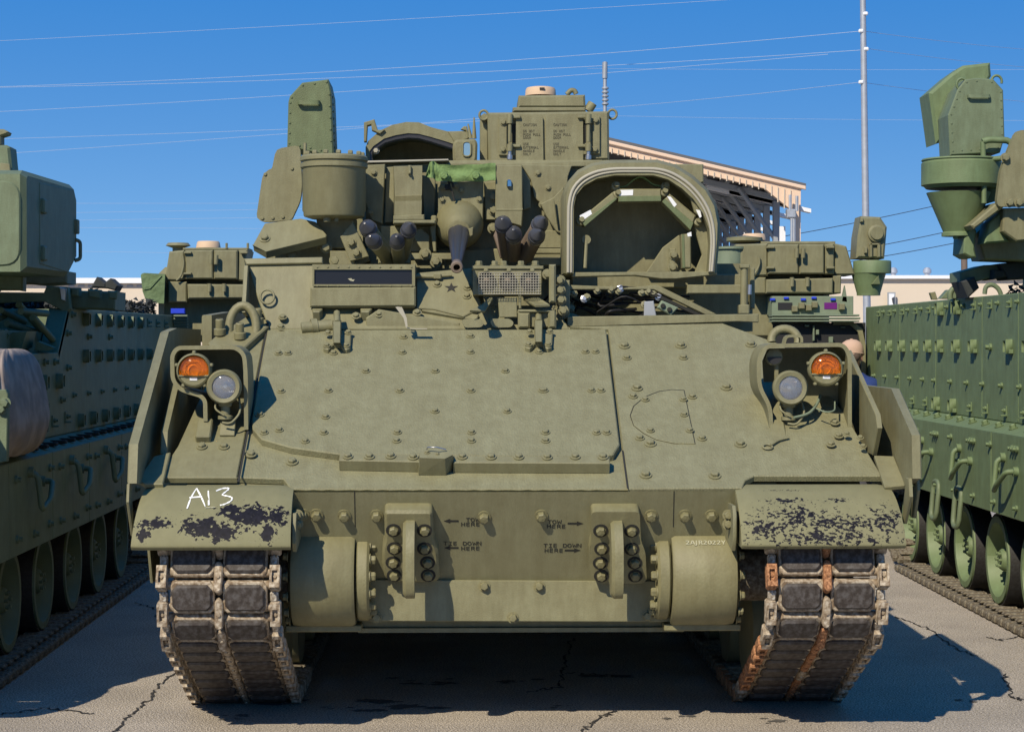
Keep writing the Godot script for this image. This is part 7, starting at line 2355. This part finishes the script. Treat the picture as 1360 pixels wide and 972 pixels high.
func body_mesh(bones: Array, cell: float, soft: float) -> ArrayMesh:
	var lo := Vector3.ONE * 1e6
	var hi := -lo
	for b in bones:
		var r := maxf(b[2], b[3]) + soft + cell * 3.0
		for v in [b[0], b[1]]:
			lo = lo.min(v - Vector3.ONE * r)
			hi = hi.max(v + Vector3.ONE * r)
	var nx := int((hi.x - lo.x) / cell) + 2
	var ny := int((hi.y - lo.y) / cell) + 2
	var nz := int((hi.z - lo.z) / cell) + 2
	var f := PackedFloat32Array()
	f.resize(nx * ny * nz)
	f.fill(1.0)
	for b in bones:
		var p: Vector3 = b[0]
		var q: Vector3 = b[1]
		var sq: Vector3 = b[4] if b.size() > 4 else Vector3.ONE      # squash of the section
		var r := maxf(b[2], b[3]) / minf(sq.x, minf(sq.y, sq.z)) + soft + cell * 2.0
		var l := p.min(q) - Vector3.ONE * r - lo
		var h := p.max(q) + Vector3.ONE * r - lo
		var ax := (q - p) * sq
		var len2 := maxf(ax.length_squared(), 1e-9)
		for i in range(maxi(0, int(l.x / cell)), mini(nx, int(h.x / cell) + 1)):
			for j in range(maxi(0, int(l.y / cell)), mini(ny, int(h.y / cell) + 1)):
				for k in range(maxi(0, int(l.z / cell)), mini(nz, int(h.z / cell) + 1)):
					var v := (lo + Vector3(i, j, k) * cell - p) * sq
					var t := clampf(v.dot(ax) / len2, 0.0, 1.0)
					var dist := v.distance_to(ax * t) - lerpf(b[2], b[3], t)
					var at_ := (i * ny + j) * nz + k
					var o := f[at_]
					var m := clampf(0.5 + 0.5 * (o - dist) / soft, 0.0, 1.0)
					f[at_] = lerpf(o, dist, m) - soft * m * (1.0 - m)
	var verts := PackedVector3Array()
	var norms := PackedVector3Array()
	var index := {}
	var offs := [0, 1, nz, nz + 1, ny * nz, ny * nz + 1, ny * nz + nz, ny * nz + nz + 1]
	for i in nx - 1:
		for j in ny - 1:
			for k in nz - 1:
				var c := (i * ny + j) * nz + k
				var inside := 0
				for o in offs:
					if f[c + o] < 0.0:
						inside += 1
				if inside == 0 or inside == 8:
					continue
				var sum := Vector3.ZERO
				var cnt := 0
				for e in 8:
					for bit in [1, 2, 4]:
						if e & bit == 0:
							var a: float = f[c + offs[e]]
							var z: float = f[c + offs[e | bit]]
							if (a < 0.0) != (z < 0.0):
								var t := a / (a - z)
								var pa := Vector3((e >> 2) & 1, (e >> 1) & 1, e & 1)
								var pb := Vector3(((e | bit) >> 2) & 1, ((e | bit) >> 1) & 1, (e | bit) & 1)
								sum += pa.lerp(pb, t)
								cnt += 1
				index[c] = verts.size()
				verts.append(lo + (Vector3(i, j, k) + sum / cnt) * cell)
				norms.append(Vector3(f[c + offs[4]] - f[c] + f[c + offs[7]] - f[c + offs[3]], f[c + offs[2]] - f[c] + f[c + offs[7]] - f[c + offs[5]], f[c + offs[1]] - f[c] + f[c + offs[7]] - f[c + offs[6]]).normalized())
	var tris := PackedInt32Array()
	var steps := [ny * nz, nz, 1]
	for c in index:
		for ax in 3:
			var s: int = steps[ax]
			var u: int = steps[(ax + 1) % 3]
			var w: int = steps[(ax + 2) % 3]
			var a: float = f[c]
			var z: float = f[c + s]
			if (a < 0.0) == (z < 0.0):
				continue
			if not (index.has(c - u) and index.has(c - w) and index.has(c - u - w)):
				continue
			var q := [index[c], index[c - u], index[c - u - w], index[c - w]]
			if a < 0.0:
				tris.append_array([q[0], q[2], q[1], q[0], q[3], q[2]])
			else:
				tris.append_array([q[0], q[1], q[2], q[0], q[2], q[3]])
	var arr := []
	arr.resize(Mesh.ARRAY_MAX)
	arr[Mesh.ARRAY_VERTEX] = verts
	arr[Mesh.ARRAY_NORMAL] = norms
	arr[Mesh.ARRAY_INDEX] = tris
	var me := ArrayMesh.new()
	me.add_surface_from_arrays(Mesh.PRIMITIVE_TRIANGLES, arr)
	return me


func make_person() -> void:
	var spot := at(1132, 470, 17.25)
	spot += org
	org = Vector3.ZERO
	var o := thing("person", "person in a tan cap and dark blue shirt standing behind the vehicles, back turned", "person", Vector3(spot.x, 0, spot.z))
	o.rotation.y = PI - 0.5
	var V := func(x: float, y: float, z: float) -> Vector3: return Vector3(x, y, z)
	# the figure faces +z in its own axes; 1.80 m tall
	var skin := [
		[Vector3(0, 1.46, -0.01), Vector3(0, 1.58, 0.01), 0.058, 0.056],
		[Vector3(0, 1.685, -0.012), Vector3(0, 1.70, 0.015), 0.088, 0.084, Vector3(1.12, 0.86, 0.98)],
		[Vector3(0, 1.60, 0.035), Vector3(0, 1.585, 0.065), 0.052, 0.038],
		[Vector3(0, 1.655, 0.095), Vector3(0, 1.63, 0.112), 0.010, 0.014],
		[Vector3(-0.028, 1.672, 0.088), Vector3(0.028, 1.672, 0.088), 0.014, 0.014],
		[Vector3(-0.018, 1.60, 0.092), Vector3(0.018, 1.60, 0.092), 0.010, 0.010],
		[Vector3(0.082, 1.67, -0.005), Vector3(0.086, 1.63, 0.0), 0.016, 0.010],
		[Vector3(-0.082, 1.67, -0.005), Vector3(-0.086, 1.63, 0.0), 0.016, 0.010],
	]
	var body := body_mesh(skin, 0.008, 0.022)
	put("head", body, M.skin, o)
	var shirt := [
		[Vector3(0, 1.18, 0), Vector3(0, 1.36, 0.0), 0.150, 0.150, Vector3(0.82, 1, 1.18)],
		[Vector3(0, 0.98, 0), Vector3(0, 1.12, 0), 0.135, 0.140, Vector3(0.84, 1, 1.1)],
		[Vector3(-0.15, 1.41, -0.01), Vector3(0.15, 1.41, -0.01), 0.066, 0.066],
		[Vector3(-0.07, 1.47, -0.01), Vector3(0.07, 1.47, -0.01), 0.06, 0.06],
	]
	var hands := []
	for s in [-1.0, 1.0]:
		shirt.append([Vector3(0.18 * s, 1.41, 0), Vector3(0.235 * s, 1.20, -0.01), 0.068, 0.06])
		hands.append([Vector3(0.225 * s, 1.24, -0.01), Vector3(0.255 * s, 1.10, 0.0), 0.046, 0.042])
		hands.append([Vector3(0.255 * s, 1.10, 0.0), Vector3(0.265 * s, 0.86, 0.06), 0.042, 0.028])
		hands.append([Vector3(0.265 * s, 0.86, 0.06), Vector3(0.262 * s, 0.77, 0.075), 0.034, 0.036, Vector3(1.5, 1, 1)])
		for k in 4:
			var z := 0.05 + k * 0.019
			var l: float = [0.062, 0.075, 0.08, 0.07][k]
			hands.append([Vector3(0.261 * s, 0.755, z), Vector3(0.257 * s, 0.755 - l * 0.55, z + 0.004), 0.0095, 0.009])
			hands.append([Vector3(0.257 * s, 0.755 - l * 0.55, z + 0.004), Vector3(0.246 * s, 0.755 - l, z + 0.006), 0.009, 0.0075])
		hands.append([Vector3(0.258 * s, 0.82, 0.098), Vector3(0.245 * s, 0.765, 0.125), 0.013, 0.009])
	put("shirt", body_mesh(shirt, 0.014, 0.05), M.blue_shirt, o)
	put("arms", body_mesh(hands, 0.008, 0.012), M.skin, o)
	var legs := [[Vector3(-0.06, 0.96, 0), Vector3(0.06, 0.96, 0), 0.125, 0.125, Vector3(0.95, 1, 1.1)]]
	for s in [-1.0, 1.0]:
		legs.append([Vector3(0.09 * s, 0.90, 0), Vector3(0.10 * s, 0.50, 0.015), 0.095, 0.068])
		legs.append([Vector3(0.10 * s, 0.50, 0.015), Vector3(0.105 * s, 0.09, -0.02), 0.068, 0.058])
	put("trousers", body_mesh(legs, 0.016, 0.04), M.trousers, o)
	for s in [-1.0, 1.0]:
		put("shoe", body_mesh([[Vector3(0.105 * s, 0.05, -0.05), Vector3(0.115 * s, 0.04, 0.13), 0.046, 0.04], [Vector3(0.105 * s, 0.08, -0.03), Vector3(0.105 * s, 0.12, -0.02), 0.05, 0.05]], 0.012, 0.03), M.boots, o)
	var st := S()
	group_no += 1
	lathe(st, [Vector2(0.101, -0.005), Vector2(0.102, 0.02), Vector2(0.096, 0.06), Vector2(0.078, 0.095), Vector2(0.045, 0.115), Vector2(0.012, 0.122), Vector2(0.012, 0.127), Vector2(0, 0.128)], Vector3(0, 1.69, 0.0), Vector3(0, 1, -0.12), 28)
	var cap := part("cap", st, M.cap_cloth, o)
	st = S()
	slab(st, arc(Vector3(0, 1.70, 0.05), Vector3(0.088, 0, 0), Vector3(0, -0.03, 0.125), 0, 180, 14), Vector3(0, -0.006, 0), 0.0)
	part("cap_brim", st, M.cap_cloth, cap)
	st = S()
	tube(st, arc(Vector3(0, 1.688, 0.0), Vector3(0.1025, 0, 0), Vector3(0, -0.012, 0.1025), 0, 360, 28), 0.004, 6)
	part("cap_band", st, M.cap_cloth, cap)
	put("hair", body_mesh([[Vector3(-0.05, 1.665, -0.055), Vector3(0.05, 1.665, -0.055), 0.042, 0.042], [Vector3(-0.03, 1.63, -0.062), Vector3(0.03, 1.63, -0.062), 0.032, 0.032]], 0.008, 0.02), M.hair, o)
